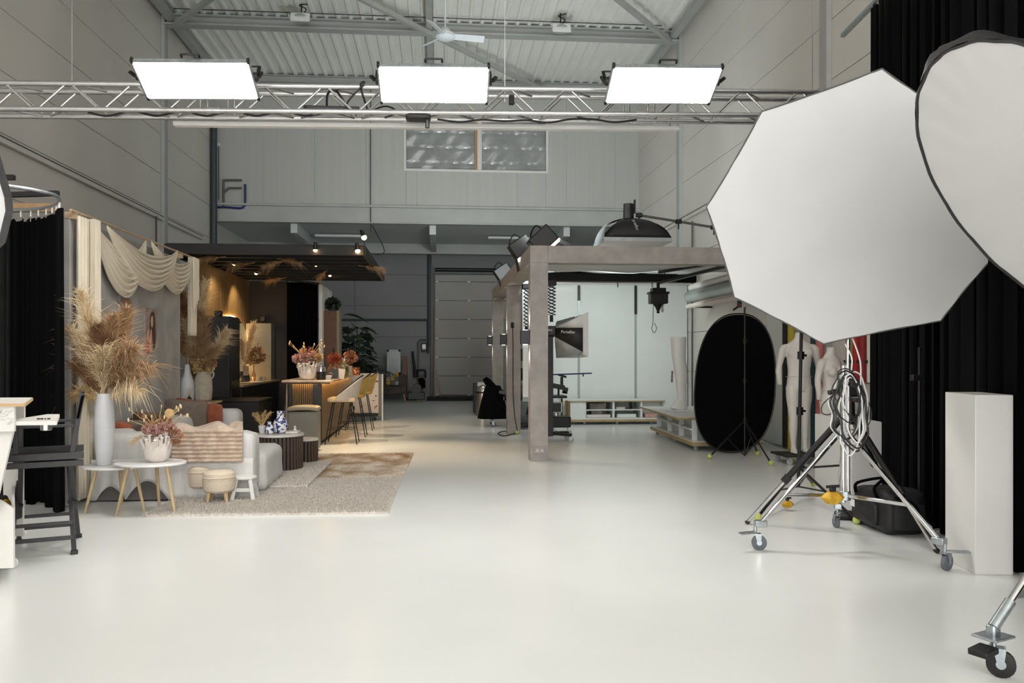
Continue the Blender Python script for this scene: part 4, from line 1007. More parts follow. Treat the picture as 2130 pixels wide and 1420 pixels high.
MB().lathe([(.07, 0), (.09, .02), (.095, .12), (.09, .2), (.04, .26), (.03, .3)], c, 22).build('body', 'bottle_glass', gb); MB().lathe([(.034, .3), (.034, .33), (.015, .37)], c, 14).build('cap', 'chrome', gb)
c = Vector((at(727, 776, 16.2).x, 16.2, zt_)); bs = thing('bud_vase', 'tall pale cup vase with a rust dried globe of flowers', 'vase', c)
MB().lathe([(.05, 0), (.055, .01), (.055, .2), (.05, .2), (.045, .1)], c, 18).build('cup', 'ceramic_beige', bs); tuft(c + Vector((.02, 0, .36)), .13, 600, 'rust_bloom', bs, seed=72, size=.022)
stalks(c + Vector((0, 0, .15)), 8, .25, .1, 'rust_bloom', bs, 73, 0)
c = Vector((at(739, 774, 16.9).x, 16.9, zt_)); MB().lathe([(.09, 0), (.1, .02), (.1, .08), (.09, .1), (.1, .13), (.1, .15), (.05, .16)], c, 24).build('biscuit_tin', 'copper', label='squat copper coloured tin at the far end of the bar', cat='tin')
# ---------------- stools
mat('stool_grey', (176, 168, 160), .9, var=.06, bump=.1, bscale=60); mat('stool_mustard', (168, 136, 60), .9, var=.1, bump=.1, bscale=60, sheen=.2); mat('seat_cream', (206, 184, 144), .9, var=.06)
def stool(c, m, lab, seatm):
    t = thing('bar_stool', lab, 'bar stool', (c[0], c[1], 0), 0, 'bar stools along the bar')
    zt = .735
    MB().rbox((-.03, 0, zt), (.46, .44, .075), .036, 8, lambda p: Vector((p.x, p.y*(1 - .12*(abs(p.x)/.23)**3), p.z))).build('seat', seatm, t, local=True)
    def fn(u, v):
        a = (u - .5)*math.radians(225); prof = max(0.0, math.cos(a*.62))**1.6
        r = .235 + .03*v*prof; h = .0 + .41*prof*v
        lean = .09*v*prof
        return (.0 + r*math.cos(a)*.95 + lean - .03, r*math.sin(a), zt - .02 + h)
    MB().grid(fn, 40, 10).build('backrest', m, t, local=True, solid=.03)
    MB().tube([Vector(fn(i/39, 1.0)) + Vector((0, 0, .012)) for i in range(40)], .011, 6).build('piping', 'black_plastic', t, local=True)
    for a, b in ((-1, -1), (-1, 1), (1, -1), (1, 1)):
        MB().cyl((a*.14 - .03, b*.13, zt - .03), (a*.26 - .03, b*.21, 0), .0095, .008, 8).build('leg', 'black_metal', t, local=True)
    MB().tube([(-.03 + a*.22, b*.185, .25) for a, b in ((-1, -1), (1, -1), (1, 1), (-1, 1))], .007, 6, closed=True).build('foot_ring', 'black_metal', t, local=True)
    MB().tube([(-.03 + a*.14, b*.13, zt - .04) for a, b in ((-1, -1), (1, -1), (1, 1), (-1, 1))], .007, 6, closed=True).build('seat_ring', 'black_metal', t, local=True)
sx = at(716, 850, 14.15).x
stool((sx, 14.15), 'stool_grey', 'pale grey bar stool nearest to the grey bin', 'seat_cream')
stool((sx + .03, 15.35), 'stool_mustard', 'mustard bar stool in the middle of the row at the bar', 'stool_mustard')
stool((sx + .06, 16.6), 'stool_mustard', 'mustard bar stool farthest along the bar', 'stool_mustard')
# patterned screen on castors behind the stools
def caster(parent, p, r, wm='zinc', bm_='zinc', rz=0.0):
    """fork with a wheel under it; p is the top mounting point above the floor"""
    p = Vector(p); d = Vector((math.cos(rz), math.sin(rz), 0)); s = Vector((-d.y, d.x, 0)); ax = Vector((p.x, p.y, r)) + d*r*.5
    f = MB()
    f.cyl((p.x, p.y, p.z), (p.x, p.y, 2*r + r*.1), r*.22, n=10)
    f.bar(Vector((p.x, p.y, 2*r + r*.15)) - d*r*.3, Vector((p.x, p.y, 2*r + r*.15)) + d*r*.7, r*.9, r*.14)
    for k in (-1, 1): f.bar(ax + s*k*r*.4 + Vector((0, 0, r*1.2)) - d*r*.1, ax + s*k*r*.4 - Vector((0, 0, r*.2)), r*.9, r*.07, s, r*.35)
    o = f.build('caster', bm_, parent)
    w = MB(); w.tube([ax - s*r*.3, ax - s*r*.24, ax + s*r*.24, ax + s*r*.3], [r*.86, r, r, r*.86], 20)
    w.build('wheel', wm, o); MB().cyl(ax - s*r*.34, ax + s*r*.34, r*.35, n=12).build('hub', bm_, o)
    return o
mat('wheel_grey', (96, 100, 106), .6, var=.1); mat('wheel_black', (20, 20, 20), .6, var=.1); mat('wheel_clear', (170, 172, 172), .3, var=.1)
y = 18.9; pa, pb_ = at(712, 850, y).x, at(797, 850, y).x
scn = thing('printed_screen', 'pale printed screen on a black castor base behind the stools', 'screen', ((pa + pb_)/2, y, 0))
mat('print_paper', (214, 204, 196), .7, var=.04); zt2_ = at(760, 776, y).z
MB().box(pa, pb_ - .1, y - .01, y + .03, .16, zt2_).build('board', 'print_paper', scn, bevel=.004)
MB().box(pb_ - .1, pb_ - .03, y - .02, y + .04, .1, zt2_ - .02).build('glass_edge', 'grey_cabinet', scn); MB().box(pb_ - .03, pb_, y - .02, y + .04, .0, zt2_ - .02).build('white_post', 'white_paint', scn)
MB().box(pa - .05, pb_ - .12, y - .16, y + .12, .1, .17).build('base', 'black_metal', scn, bevel=.01)
for a in (pa + .05, pb_ - .2): caster(scn, (a, y - .1, .1), .04, 'wheel_black', 'black_metal')
mat('motif_red', (156, 84, 70), .7, var=.2); mat('motif_dark', (70, 52, 54), .7, var=.2); mat('motif_olive', (140, 124, 92), .7, var=.2)
rr = random.Random(11); ym = y - .012
for i, (px_, py_, kind_) in enumerate(((783, 793, 'fish'), (782, 823, 'dot'), (777, 833, 'leaf'), (782, 846, 'bird'), (736, 848, 'jar'), (752, 846, 'bird'), (734, 860, 'jar'), (753, 862, 'leaf'), (776, 806, 'leaf'))):
    q = at(px_, py_, ym); s_ = .045; m_ = ('motif_red', 'motif_dark', 'motif_olive')[i % 3]
    if kind_ == 'fish': poly = [(-1.3, 0), (-.5, .35), (.4, .5), (.9, .35), (1, 0), (.9, -.5), (.3, -.45), (-.5, -.2)]
    elif kind_ == 'dot': poly = [(.4*math.cos(t), .4*math.sin(t)) for t in [k*PI/5 for k in range(10)]]
    elif kind_ == 'leaf': poly = [(-1, 0), (-.3, .3), (.8, .1), (1, 0), (.3, -.25), (-.4, -.2)]
    elif kind_ == 'bird': poly = [(-.9, -.8), (-.5, .1), (-.2, .5), (.4, .8), (.9, .6), (.5, .2), (.3, -.2), (-.2, -.2), (-.5, -.9)]
    else: poly = [(-.5, -.9), (-.5, .4), (-.3, .6), (-.3, .9), (.3, .9), (.3, .6), (.5, .4), (.5, -.9)]
    MB().prism([(q.x + a*s_, ym, q.z + b*s_) for a, b in poly], (0, -.001, 0)).build('printed_motif', m_, scn, smooth=0)
text_mb('Bo', .09, at(729, 796, ym - .002), (1, 0, 0), (0, 0, 1), .0005, .3).build('printed_lettering', 'motif_olive', scn, smooth=0)
# pedal bin
bn = thing('pedal_bin', 'rectangular grey bin with tan lid in front of the bar', 'bin', (at(628, 900, 12.95).x, 13.05, 0))
xa, xb_ = at(597, 880, 12.9).x, at(660, 880, 12.9).x; zbn = at(630, 856, 12.9).z
MB().box(xa, xb_, 12.9, 13.3, .02, zbn).build('body', 'bin_grey', bn, bevel=.03)
MB().rbox(((xa + xb_)/2, 13.1, zbn + .03), (xb_ - xa + .01, .42, .07), .03, 8, lambda p: p + Vector((0, 0, .02*(1 - (p.x/.25)**2)))).build('lid', 'bin_lid', bn)

# ---------------- black canopy hung over the kitchen
ya, yb_ = 13.5, 18.2
cx0 = at(345, 520, ya).x; cx1 = at(757, 520, ya).x
zb0 = at(600, 530, ya).z; zt0 = at(600, 510, ya).z
cn = thing('black_canopy', 'black beamed canopy hung above the kitchen and bar', 'canopy', ((cx0 + cx1)/2, (ya + yb_)/2, zb0))
for (p, q) in (((cx0, ya), (cx1, ya)), ((cx0, yb_), (cx1, yb_))): MB().box(p[0], q[0], p[1] - .03, p[1] + .03, zb0, zt0).build('frame_beam', 'canopy_black', cn, bevel=.004)
for x in (cx0, cx1): MB().box(x - .03, x + .03, ya, yb_, zb0, zt0).build('frame_beam', 'canopy_black', cn, bevel=.004)
for i in range(1, 8):
    y = ya + (yb_ - ya)*i/8; MB().box(cx0, cx1, y - .03, y + .03, zb0 + .01, zt0 - .02).build('cross_beam', 'canopy_black', cn, bevel=.004)
MB().box(cx0, cx1, ya, yb_, zt0, zt0 + .015).build('top_board', 'canopy_black', cn)
MB().box(cx0 - .0, cx0 + .06, ya + .3, ya + .36, 0, zb0).build('post', 'canopy_black', cn)
# warm spots
def spot(px_, py_, y, lab, tgt, e=60, drop_=.09, r=.03, ang=70):
    c = at(px_, py_, y); t = thing('canopy_spot', lab, 'lamp', c, group='warm spots in the canopy')
    tg = Vector(tgt); d_ = (tg - c).normalized()
    MB().tube([c - d_*.12, c - d_*.03, c], [.028, .034, .036], 14).build('body', 'black_metal', t)
    MB().ball(c + d_*.006, r, 12).build('bulb', 'bulb_warm', t)
    MB().tube([c - d_*.1, Vector((c.x, max(c.y, ya), zb0 + .1))], .008, 6).build('arm', 'black_metal', t)
    lamp('spot_light', 'SPOT', c + d_*.06, e*WARM_EMIT, WARM, .03, tgt, ang, .7, t)
spot(757, 493, 13.2, 'warm spot raised above the right front corner of the canopy', (.2, 12.5, 0), 160, r=.04)
spot(744, 521, 13.4, 'warm spot on the front beam near the right corner of the canopy', (-.9, 13, 0), 160, r=.038)
spot(656, 519, 13.42, 'warm spot on the front beam of the canopy left of the corner pair', (-2.0, 13.8, .9), 200, r=.03)
spot(657, 550, 15.3, 'warm spot in the middle of the canopy underside', (-1.7, 16, .8), 200)
spot(686, 572, 17.3, 'warm spot near the far right edge of the canopy underside', (-1.2, 17.6, .6), 80, r=.026)
spot(487, 549, 15.2, 'warm spot near the gold wall at the front of the canopy', (GX, 15.9, 1.75), 60, r=.026, ang=100)
spot(533, 568, 16.9, 'warm spot near the gold wall at the back of the canopy', (GX, 17.3, 1.75), 60, r=.028, ang=100)
for i, (px_, py_, y) in enumerate(((470, 530, 14.0), (575, 533, 14.2), (602, 538, 14.4), (745, 548, 15.2), (680, 560, 16.1), (595, 578, 17.8), (530, 545, 14.9))):
    c = at(px_, py_, y); c.z = zb0 + .02; d_ = Vector((R.uniform(-.5, .5), R.uniform(-.2, .2), -.05)); gg = thing('hanging_grass', ('short', 'wispy', 'pale', 'curled', 'long', 'broad', 'thin')[i] + ' tuft of dried grass stuck in the canopy, number of beams from the front %d' % (i + 1), 'dried grass', c, group='dried grass tufts in the canopy')
    gg['label'] = ['dried grass tuft in the left front of the canopy', 'pale grass tuft behind the front beam of the canopy', 'wispy grass tuft beside the pale one in the canopy', 'grass tuft near the right edge of the canopy', 'grass tuft right of the middle canopy spot', 'grass tuft on the far beam of the canopy', 'grass tuft near the gold wall in the canopy'][i]
    plume(c, c + d_.normalized()*.4, .12, 160, 'plume_tan', gg, 'grass', .3, 80 + i)
# ================================================================ things at the back of the hall
mat('leaf_dark', (38, 56, 38), .5, rgb2=(24, 36, 26), vscale=8); mat('leaf_mid', (62, 86, 48), .5, rgb2=(42, 62, 36), vscale=8); mat('leaf_palm', (52, 64, 46), .6, rgb2=(36, 46, 34), vscale=8)
mat('pot_grey', (120, 120, 116), .7, var=.1)
def leaf(b, p, d, L, w, droop):
    p, d = Vector(p), Vector(d).normalized(); s = d.cross(Vector((0, 0, 1))); s = s.normalized() if s.length > .01 else Vector((1, 0, 0))
    pts = []
    for i in range(6):
        t = i/5; c = p + d*(L*t) - Vector((0, 0, droop*L*t*t)); ww = w*math.sin(PI*min(1, t*.93 + .04))**.8
        pts += [c - s*ww + Vector((0, 0, ww*.25)), c, c + s*ww + Vector((0, 0, ww*.25))]
    b.add(pts, [f for i in range(5) for f in ((i*3, i*3+1, i*3+4, i*3+3), (i*3+1, i*3+2, i*3+5, i*3+4))])
def pot(c, r, h, t): MB().lathe([(r*.75, 0), (r*.8, .01), (r, h), (r*.92, h), (r*.85, h*.8)], c, 24).build('pot', 'pot_grey', t)
c = Vector((at(735, 800, 21).x, 21.0, 0)); pl = thing('monstera_plant', 'dark broad leaved plant behind the bar', 'plant', c); pot(c, .22, .4, pl)
rr = random.Random(5)
for i in range(64):
    a = rr.random()*6.28; hh = rr.uniform(.55, 2.15); rd = rr.uniform(.05, .4)*(1.2 - .3*hh/2); q = c + Vector((math.cos(a)*rd, math.sin(a)*rd, hh)); b = MB()
    MB().tube(spline([c + Vector((0, 0, .35)), c + Vector((math.cos(a)*.08, math.sin(a)*.08, hh*.6)), q], 4), .008, 5).build('stem', 'leaf_dark', pl)
    leaf(b, q, (math.cos(a), math.sin(a)*.7, .25), rr.uniform(.3, .46), rr.uniform(.13, .21), .6); b.build('leaf', 'leaf_dark' if i % 4 else 'leaf_mid', pl)
b = MB(); leaf(b, at(715, 655, 20.9), (1, 0, .05), .62, .2, .4); b.build('leaf', 'leaf_mid', pl)
b = MB(); leaf(b, at(728, 668, 20.9), (.5, 0, -.8), .5, .14, .1); b.build('leaf', 'leaf_mid', pl)
c = Vector((at(757, 810, 20.6).x, 20.6, 0)); pm = thing('palm_plant', 'bushy grey green palm right of the broad leaved plant', 'plant', c); pot(c, .2, .4, pm)
for i in range(60):
    a = rr.random()*6.28; L = rr.uniform(.5, .95); d0 = Vector((math.cos(a), math.sin(a), rr.uniform(.5, 1.6))).normalized(); base = c + Vector((0, 0, rr.uniform(.45, 1.3))); b = MB()
    ax = [base + d0*(L*t/8) - Vector((0, 0, .55*L*(t/8)**2)) for t in range(9)]; b.tube(ax, .006, 4)
    sd = d0.cross(Vector((0, 0, 1))).normalized()
    for t in range(1, 9):
        for k in (-1, 1): leaf(b, ax[t], sd*k + d0*.8 - Vector((0, 0, .3)), .22, .02, .4)
    b.build('frond', 'leaf_palm', pm, smooth=0)
MB().cyl(c + Vector((0, 0, .3)), c + Vector((0, 0, 1.1)), .035).build('trunk', 'brown_board', pm)
c = Vector((at(692, 646, 19.1).x, 19.1, zb_ + .002)); tp_ = thing('trailing_plant', 'small green plant on top of the tall brown cabinet', 'plant', c)
MB().lathe([(.06, 0), (.08, .1), (.07, .1)], c, 16).build('pot', 'pot_grey', tp_); tuft(c + Vector((0, 0, .16)), .14, 420, 'leaf_palm', tp_, 'foliage', 90, .05)
MB().box(at(707, 750, 21.5).x, at(732, 750, 21.5).x, 21.45, 21.8, 0, at(715, 727, 21.5).z).build('white_cupboard', 'pot_grey', label='pale grey cupboard hidden behind the potted plants', cat='cupboard', bevel=.008)
# dark sofa with mirror and box
mat('sofa_taupe', (74, 66, 58), .9, var=.1); mat('patch_a', (176, 130, 50), .9); mat('patch_b', (150, 146, 140), .9); mat('patch_c', (92, 90, 88), .9)
y = 26.0; xa, xb_ = at(775, 820, y).x, at(846, 820, y).x
ds_ = thing('grey_settee', 'dark taupe settee against the rear wall', 'settee', ((xa + xb_)/2, y + .3, 0))
MB().rbox(((xa + xb_)/2, y + .55, .56), (xb_ - xa, .25, .54), .06).build('backrest', 'sofa_taupe', ds_)
MB().rbox(((xa + xb_)/2, y + .3, .36), (xb_ - xa, .7, .24), .06).build('seat', 'sofa_taupe', ds_)
for x in (xa + .1, xb_ - .1):
    for yy in (y + .05, y + .6): MB().cyl((x, yy, .26), (x + (.05 if x > xa + .3 else -.05), yy, 0), .022, .014).build('leg', 'timber', ds_)
c = Vector((at(815, 805, y).x, y + .36, .66)); cu_ = thing('patchwork_cushion', 'yellow and grey patchwork cushion on the taupe settee', 'cushion', c)
for i in range(3):
    for j in range(3): MB().rbox(c + Vector((-.13 + .13*i, -.02*j*0 + .03*j, -.13 + .13*j + .04)), (.135, .1, .135), .03, 3).build('patch', ('patch_a', 'patch_b', 'patch_c')[(i*2 + j) % 3], cu_)
mf = thing('framed_picture', 'white framed glass picture standing on the settee back', 'picture', (at(819, 778, 26.6).x, 26.62, .84)); p0, p1 = at(805, 727, 26.6), at(833, 778, 26.6); p1.z = .845
for a_ in ((p0.x, p1.x, p0.z - .06, p0.z), (p0.x, p1.x, p1.z, p1.z + .06), (p0.x, p0.x + .06, p1.z, p0.z), (p1.x - .06, p1.x, p1.z, p0.z)): MB().box(a_[0], a_[1], 26.6, 26.65, a_[2], a_[3]).build('frame_rail', 'steel_grey', mf)
MB().box(p0.x + .05, p1.x - .05, 26.62, 26.64, p1.z + .05, p0.z - .05).build('glass', 'foil', mf)
MB().box(at(837, 760, 26.6).x, at(847, 760, 26.6).x, 26.55, 26.7, .84, at(840, 741, 26.6).z).build('wooden_speaker', 'brown_board', label='narrow brown box standing right of the framed picture', cat='box', bevel=.01)
# compressor, blower, brooms
mat('yellow_metal', (120, 104, 52), .5, var=.15)
y = 26.3; c = Vector((at(866, 820, y).x, y, 0)); cp_ = thing('compressor', 'black compressor with yellow frame on the rear floor', 'compressor', c)
MB().cyl(c + Vector((0, -.2, .4)), c + Vector((0, .2, .4)), .16, n=20).build('drum', 'black_metal', cp_); MB().box(c.x - .26, c.x + .26, y - .2, y + .2, .06, .3).build('base', 'black_plastic', cp_, bevel=.02)
MB().tube(spline([c + Vector((-.28, -.22, .05)), c + Vector((.28, -.22, .05)), c + Vector((.28, -.22, .7)), c + Vector((.05, -.22, .74)), c + Vector((-.1, -.22, .6))], 3), .014, 6).build('frame', 'yellow_metal', cp_)
c = at(876, 778, 27.3); bl = thing('leaf_blower', 'black leaf blower hung below the electricity meter', 'blower', c)
MB().rbox(c, (.34, .22, .32), .08).build('body', 'black_plastic', bl); MB().tube([c + Vector((-.18, 0, -.1)), c + Vector((-.22, 0, .3)), c + Vector((-.28, 0, .75))], [.06, .045, .035], 10).build('tube', 'black_plastic', bl); MB().cyl(c + Vector((.02, 0, -.15)), c + Vector((.06, 0, -.45)), .12, .08).build('bag', 'black_cloth', bl)
mat('red_brush', (140, 40, 34), .8)
for (pxa, pya, pxb, pyb, lab, m_) in ((905, 640, 904, 826, 'broom with red head leaning at the door rail', 'red_brush'), (908, 770, 917, 824, 'broom with grey head leaning at the overhead door', 'conduit'), (848, 760, 856, 826, 'dark pole leaning beside the settee', 'conduit')):
    a_ = at(pxa, pya, 27.35); b_ = at(pxb, pyb, 27.0); b_.z = .06; t = thing('broom', lab, 'broom', (b_.x, b_.y, 0))
    MB().tube([b_, a_], .014, 6).build('handle', 'timber', t); MB().obox((b_.x, b_.y, .04), (.34, .08, .08)).build('head', m_, t, bevel=.01)
# wardrobe-like steel bin and appliance right of the door
y = 20.2; c = Vector((at(1004, 860, y).x, y, 0)); sb = thing('steel_bin', 'brushed steel round bin with domed lid', 'bin', c); r_ = .165; h_ = at(1004, 812, y).z
mat('brushed_steel', (176, 168, 158), .3, .9, var=.1, vscale=6, stretch=(1, 1, 20))
MB().lathe([(r_, .0), (r_, h_ - .06)], c, 28).build('body', 'brushed_steel', sb); MB().lathe([(r_*1.02, h_ - .06), (r_*1.02, h_ - .02)], c, 28).build('band', 'black_plastic', sb)
MB().lathe([(r_, h_ - .02), (r_*.95, h_ + .04), (r_*.7, h_ + .1), (r_*.2, h_ + .13)], c, 28).build('lid', 'brushed_steel', sb)
y = 20.9; ap = thing('white_appliance', 'white and black appliance standing behind the steel bin', 'appliance', (at(1002, 860, y).x, y + .2, 0)); za_ = at(1000, 795, y).z
MB().box(at(993, 800, y).x, at(1020, 800, y).x, y, y + .4, .0, za_).build('body', 'white_plastic', ap, bevel=.01); MB().box(at(985, 800, y).x, at(993, 800, y).x, y, y + .4, .02, za_ - .03).build('side', 'black_plastic', ap, bevel=.01)
# trolley with a black coat
c = gd(1022, 888); tr2 = thing('coat_trolley', 'chrome trolley draped with a black coat beside the steel bin', 'trolley', c)
yy = c.y + .2
def coat(u, v):
    a_ = u*2*PI; r = .13 + .17*(1 - v)**.8 + .015*math.sin(a_*7); return (c.x + .05 + r*math.cos(a_)*1.05 - .12*v*0, yy + r*.7*math.sin(a_), .16 + .68*v)
MB().grid(coat, 40, 14, closeu=True).build('coat', 'black_cloth', tr2)
MB().tube(spline([(c.x + .0, yy, .8), (c.x - .1, yy, .95), (c.x - .05, yy, .93), (c.x + .12, yy - .05, .76), (c.x + .3, yy - .1, .66)], 5), [.06]*21, 8).build('sleeve', 'black_cloth', tr2)
MB().rbox((c.x + .3, yy - .02, .68), (.3, .34, .08), .03, rot=(0, .25, 0)).build('tray', 'dark_pipe', tr2)
for dx, dy in ((.02, -.15), (.5, -.15), (.02, .2), (.5, .2)):
    MB().tube([(c.x + dx, yy + dy, .14), (c.x + .26, yy, .3)], .014, 6).build('leg', 'chrome', tr2); caster(tr2, (c.x + dx, yy + dy, .14), .05, 'wheel_grey', 'zinc')
MB().tube([(c.x + .26, yy, .2), (c.x + .26, yy, .66)], .02, 8).build('post', 'chrome', tr2)
# ================================================================ concrete frame and the white set under it
cw = at(1140, 960, 11.58).x - at(1103, 960, 11.58).x
PX0 = at(1103, 957, 11.55).x; PX1 = PX0 + cw
ztp, zbt = at(1103, 510, 11.55).z, at(1103, 546, 11.55).z
pg = thing('concrete_frame', 'concrete look post and beam frame around the white set', 'frame structure', (PX0, 15.5, 0))
PY = [11.55, 15.45, 19.6]
for y in PY: MB().box(PX0, PX1, y, y + cw, 0, zbt).build('post', 'concrete', pg, bevel=.004)
MB().box(PX0, PX1, PY[0], PY[2] + cw, zbt + .001, ztp).build('side_beam', 'concrete', pg, bevel=.004)
MB().box(PX1 + .002, XR - .06, PY[0], PY[0] + cw, zbt, ztp).build('front_beam', 'concrete', pg, bevel=.004)
sk = MB().box(at(1110, 935, 11.5).x, at(1135, 935, 11.5).x, PY[0] - .012, PY[0] - .001, at(1110, 944, 11.5).z, at(1110, 929, 11.5).z)
s1 = thing('wall_socket', 'double wall socket low on the nearest concrete post', 'socket', (PX0 + .12, PY[0] - .01, .17))
sk.build('plate', 'concrete', s1, bevel=.003)
for px_ in (1117.5, 1128): MB().tube([at(px_, 936.5, PY[0] - .013), at(px_, 936.5, PY[0] - .017)], .02, 12).build('insert', 'steel_grey', s1)
mat('sconce_dark', (48, 47, 52), .5, var=.05); mat('glow_cool', (255, 250, 240), .5, emit=14*COOL_EMIT, ecol=(255, 244, 225), var=.01)
for i, (y, py) in enumerate(((PY[0], 701), (PY[1], 706), (PY[2], 708))):
    z = at(1095, py, y).z; t = thing('wall_sconce', ['dark up and down light on the nearest concrete post', 'dark up and down light on the middle concrete post', 'dark up and down light on the farthest concrete post'][i], 'lamp', (PX0 - .06, y + .12, z), group='lights on the concrete posts')
    MB().box(PX0 - .125, PX0 - .002, y + .05, y + .17, z - .1, z + .1).build('body', 'sconce_dark', t, bevel=.004)
    for k in (-1, 1):
        MB().box(PX0 - .09, PX0 - .03, y + .08, y + .14, z + k*.101 - .002, z + k*.101 + .002).build('lens', 'glow_cool', t)
        lamp('sconce_light', 'SPOT', (PX0 - .05, y + .11, z + k*.12), 14, (1, .96, .9), .02, (PX0 - .0, y + .11, z + k*1.2), 75, .5, t)
HEAD_FILL_W = 270.0; BANK_FILL_W = 40.0
# lamp heads on the frame
def head(px_, py_, y, s, lab, rot):
    c = at(px_, py_, y); t = thing('studio_head', lab, 'studio lamp', c, group='lamp heads on the concrete frame'); M = Euler(rot).to_matrix()
    MB().obox(c, (.34*s, .3*s, .26*s), rot).build('housing', 'black_plastic', t, bevel=.02)
    MB().obox(c + M @ Vector((0, 0, -.15*s)), (.3*s, .26*s, .03*s), rot).build('lens', 'glow_cool', t)
    for k in (-1, 1): MB().obox(c + M @ Vector((k*.2*s, 0, -.2*s)), (.012, .3*s, .2*s), (rot[0], rot[1] + k*-.4, rot[2])).build('barn_door', 'black_metal', t)
    MB().tube(spline([c + Vector((0, 0, .14*s)), c + Vector((-.1, 0, .2*s)), c + Vector((-.18, 0, .05)), (c.x - .1, c.y, ztp + .02)], 4), .012, 6).build('yoke', 'black_metal', t)
    MB().cyl((c.x - .1, c.y, ztp), (c.x - .02, c.y, c.z), .02).build('clamp', 'black_metal', t)
    lamp('head_fill', 'SPOT', c + Vector((.12, .1, .3)), HEAD_FILL_W*COOL_EMIT, (.9, .99, 1.0), .15, (c.x + 1.0, c.y + 6.5, 6.4), 150, .9, t)  # added fill above the head, aimed up to brighten roof and mezzanine
head(1128, 500, 12.4, 1.1, 'largest studio lamp head on the corner of the concrete frame', (0, -.75, 0))
head(1083, 514, 13.1, 1.0, 'studio lamp head in the middle of the side beam', (0, -.6, 0))
head(1046, 566, 17.2, 1.0, 'studio lamp head at the far end of the side beam', (0, -.6, 0))
# black rectangular softbox on top
yn = 12.6
A0, A1 = at(1257, 490, yn), at(1397, 497, yn); zz = (A0.z + A1.z)/2; dep = .85
sbx = thing('rectangular_softbox', 'black rectangular softbox facing down above the concrete frame', 'softbox', ((A0.x + A1.x)/2, yn + dep/2, zz))
ap_ = Vector(((at(1308, 455, yn + .4)).x, yn + dep/2, at(1308, 455, yn + .4).z)); q = .09
lo = [Vector((A0.x, yn, zz)), Vector((A1.x, yn, zz)), Vector((A1.x, yn + dep, zz)), Vector((A0.x, yn + dep, zz))]; up_ = [ap_ + Vector((a, b, 0)) for a, b in ((-q, -q), (q, -q), (q, q), (-q, q))]
for i in range(4):
    p0, p1, t0, t1 = lo[i], lo[(i+1) % 4], up_[i], up_[(i+1) % 4]; cen = (p0 + p1 + t0 + t1)/4; out = Vector((cen.x - ap_.x, cen.y - ap_.y, .15)).normalized()
    def fn(u, v, p0=p0, p1=p1, t0=t0, t1=t1, out=out): return p0.lerp(p1, u).lerp(t0.lerp(t1, u), v) + out*.13*math.sin(PI*v)*(1 - .3*abs(u - .5))
    MB().grid(fn, 10, 10).build('fabric_side', 'softbox_black' if i != 3 else 'silver_cloth', sbx, solid=.004)
MB().prism([p + Vector((0, 0, -.06)) for p in lo], (0, 0, .01)).build('diffuser', 'softbox_white', sbx)
for i in range(4): MB().bar(lo[i] + Vector((0, 0, -.03)), lo[(i+1) % 4] + Vector((0, 0, -.03)), .012, .06).build('lip', 'silver_cloth', sbx)
MB().cyl(ap_, ap_ + Vector((0, 0, .24)), .085, .08, 18).build('flash_head', 'black_plastic', sbx); MB().obox(ap_ + Vector((.1, 0, .2)), (.025, .05, .22)).build('handle', 'black_plastic', sbx, bevel=.005)
tm = text_mb('Portaflex', .085, (0, 0, 0), (1, 0, 0), (0, 1, 0), .001, .2)
def softface(u, v):
    o = Vector((0, yn - ap_.y, .15 + 0)).normalized(); cen = (lo[0] + lo[1] + up_[0] + up_[1])/4; o = Vector((cen.x - ap_.x, cen.y - ap_.y, .15)).normalized()
    return lo[0].lerp(lo[1], u).lerp(up_[0].lerp(up_[1], u), v) + o*(.13*math.sin(PI*v)*(1 - .3*abs(u - .5)) + .012)
tm.v = [tuple(softface(.43 + x*.22 + (y - .03)/1.0*1.1/(.35 + .9*(1 - (.66 - x*1.5))), .66 - x*1.5)) for x, y, z in tm.v]
tm.build('lettering', 'white_plastic', sbx, smooth=0, solid=.002)
bp = ap_ + Vector((.14, 0, .07)); be = at(1530, 480, 12.9)
bm = thing('softbox_boom', 'grey boom arm carrying the rectangular softbox', 'boom', (bp + be)/2)
MB().tube([bp, be], .02, 10).build('pole', 'grey_pipe', bm)
for k in (.02, .42, .78): c = bp.lerp(be, k); MB().obox(c, (.1, .07, .07)).build('clamp', 'black_plastic', bm, bevel=.01); MB().cyl(c, c + Vector((0, 0, -.12)), .012).build('screw', 'black_plastic', bm)
c = bp.lerp(be, .78); MB().tube([c, at(1492, 497, 12.9)], .016, 8).build('brace', 'grey_pipe', bm)
MB().tube([be, (XR - .05, 12.95, be.z - .1)], .02, 8).build('wall_arm', 'grey_pipe', bm)
# ---------------- white set
YW = 18.3; zwt = at(1250, 592, YW).z
mat('white_wall', (222, 226, 224), .6, var=.03, vscale=1.5); mat('alu_strip', (168, 174, 172), .4, .4, var=.05)
xs = [at(p, 700, YW).x for p in (1085, 1204, 1322, 1437)]; xs[-1] = XR - .04
wp = thing('white_set_wall', 'tall white panel wall closing the photo set', 'set wall', ((xs[0] + xs[-1])/2, YW, 0))
for a_, b_ in zip(xs[:-1], xs[1:]): MB().box(a_ + .02, b_ - .02, YW, YW + .06, 0, zwt).build('panel', 'white_wall', wp, bevel=.004)
for i, x in enumerate(xs[1:-1]):
    MB().box(x - .025, x + .025, YW - .01, YW + .05, 0, zwt).build('joint_strip', 'alu_strip', wp)
    MB().box(x - .03, x + .03, YW - .025, YW - .011, at(1204, 625 if i == 0 else 653, YW).z, zwt - .02).build('black_track', 'black_plastic', wp)
MB().box(xs[0], xs[-1], YW - .12, YW - .04, zwt, zwt + .06).build('top_rail', 'white_paint', wp)
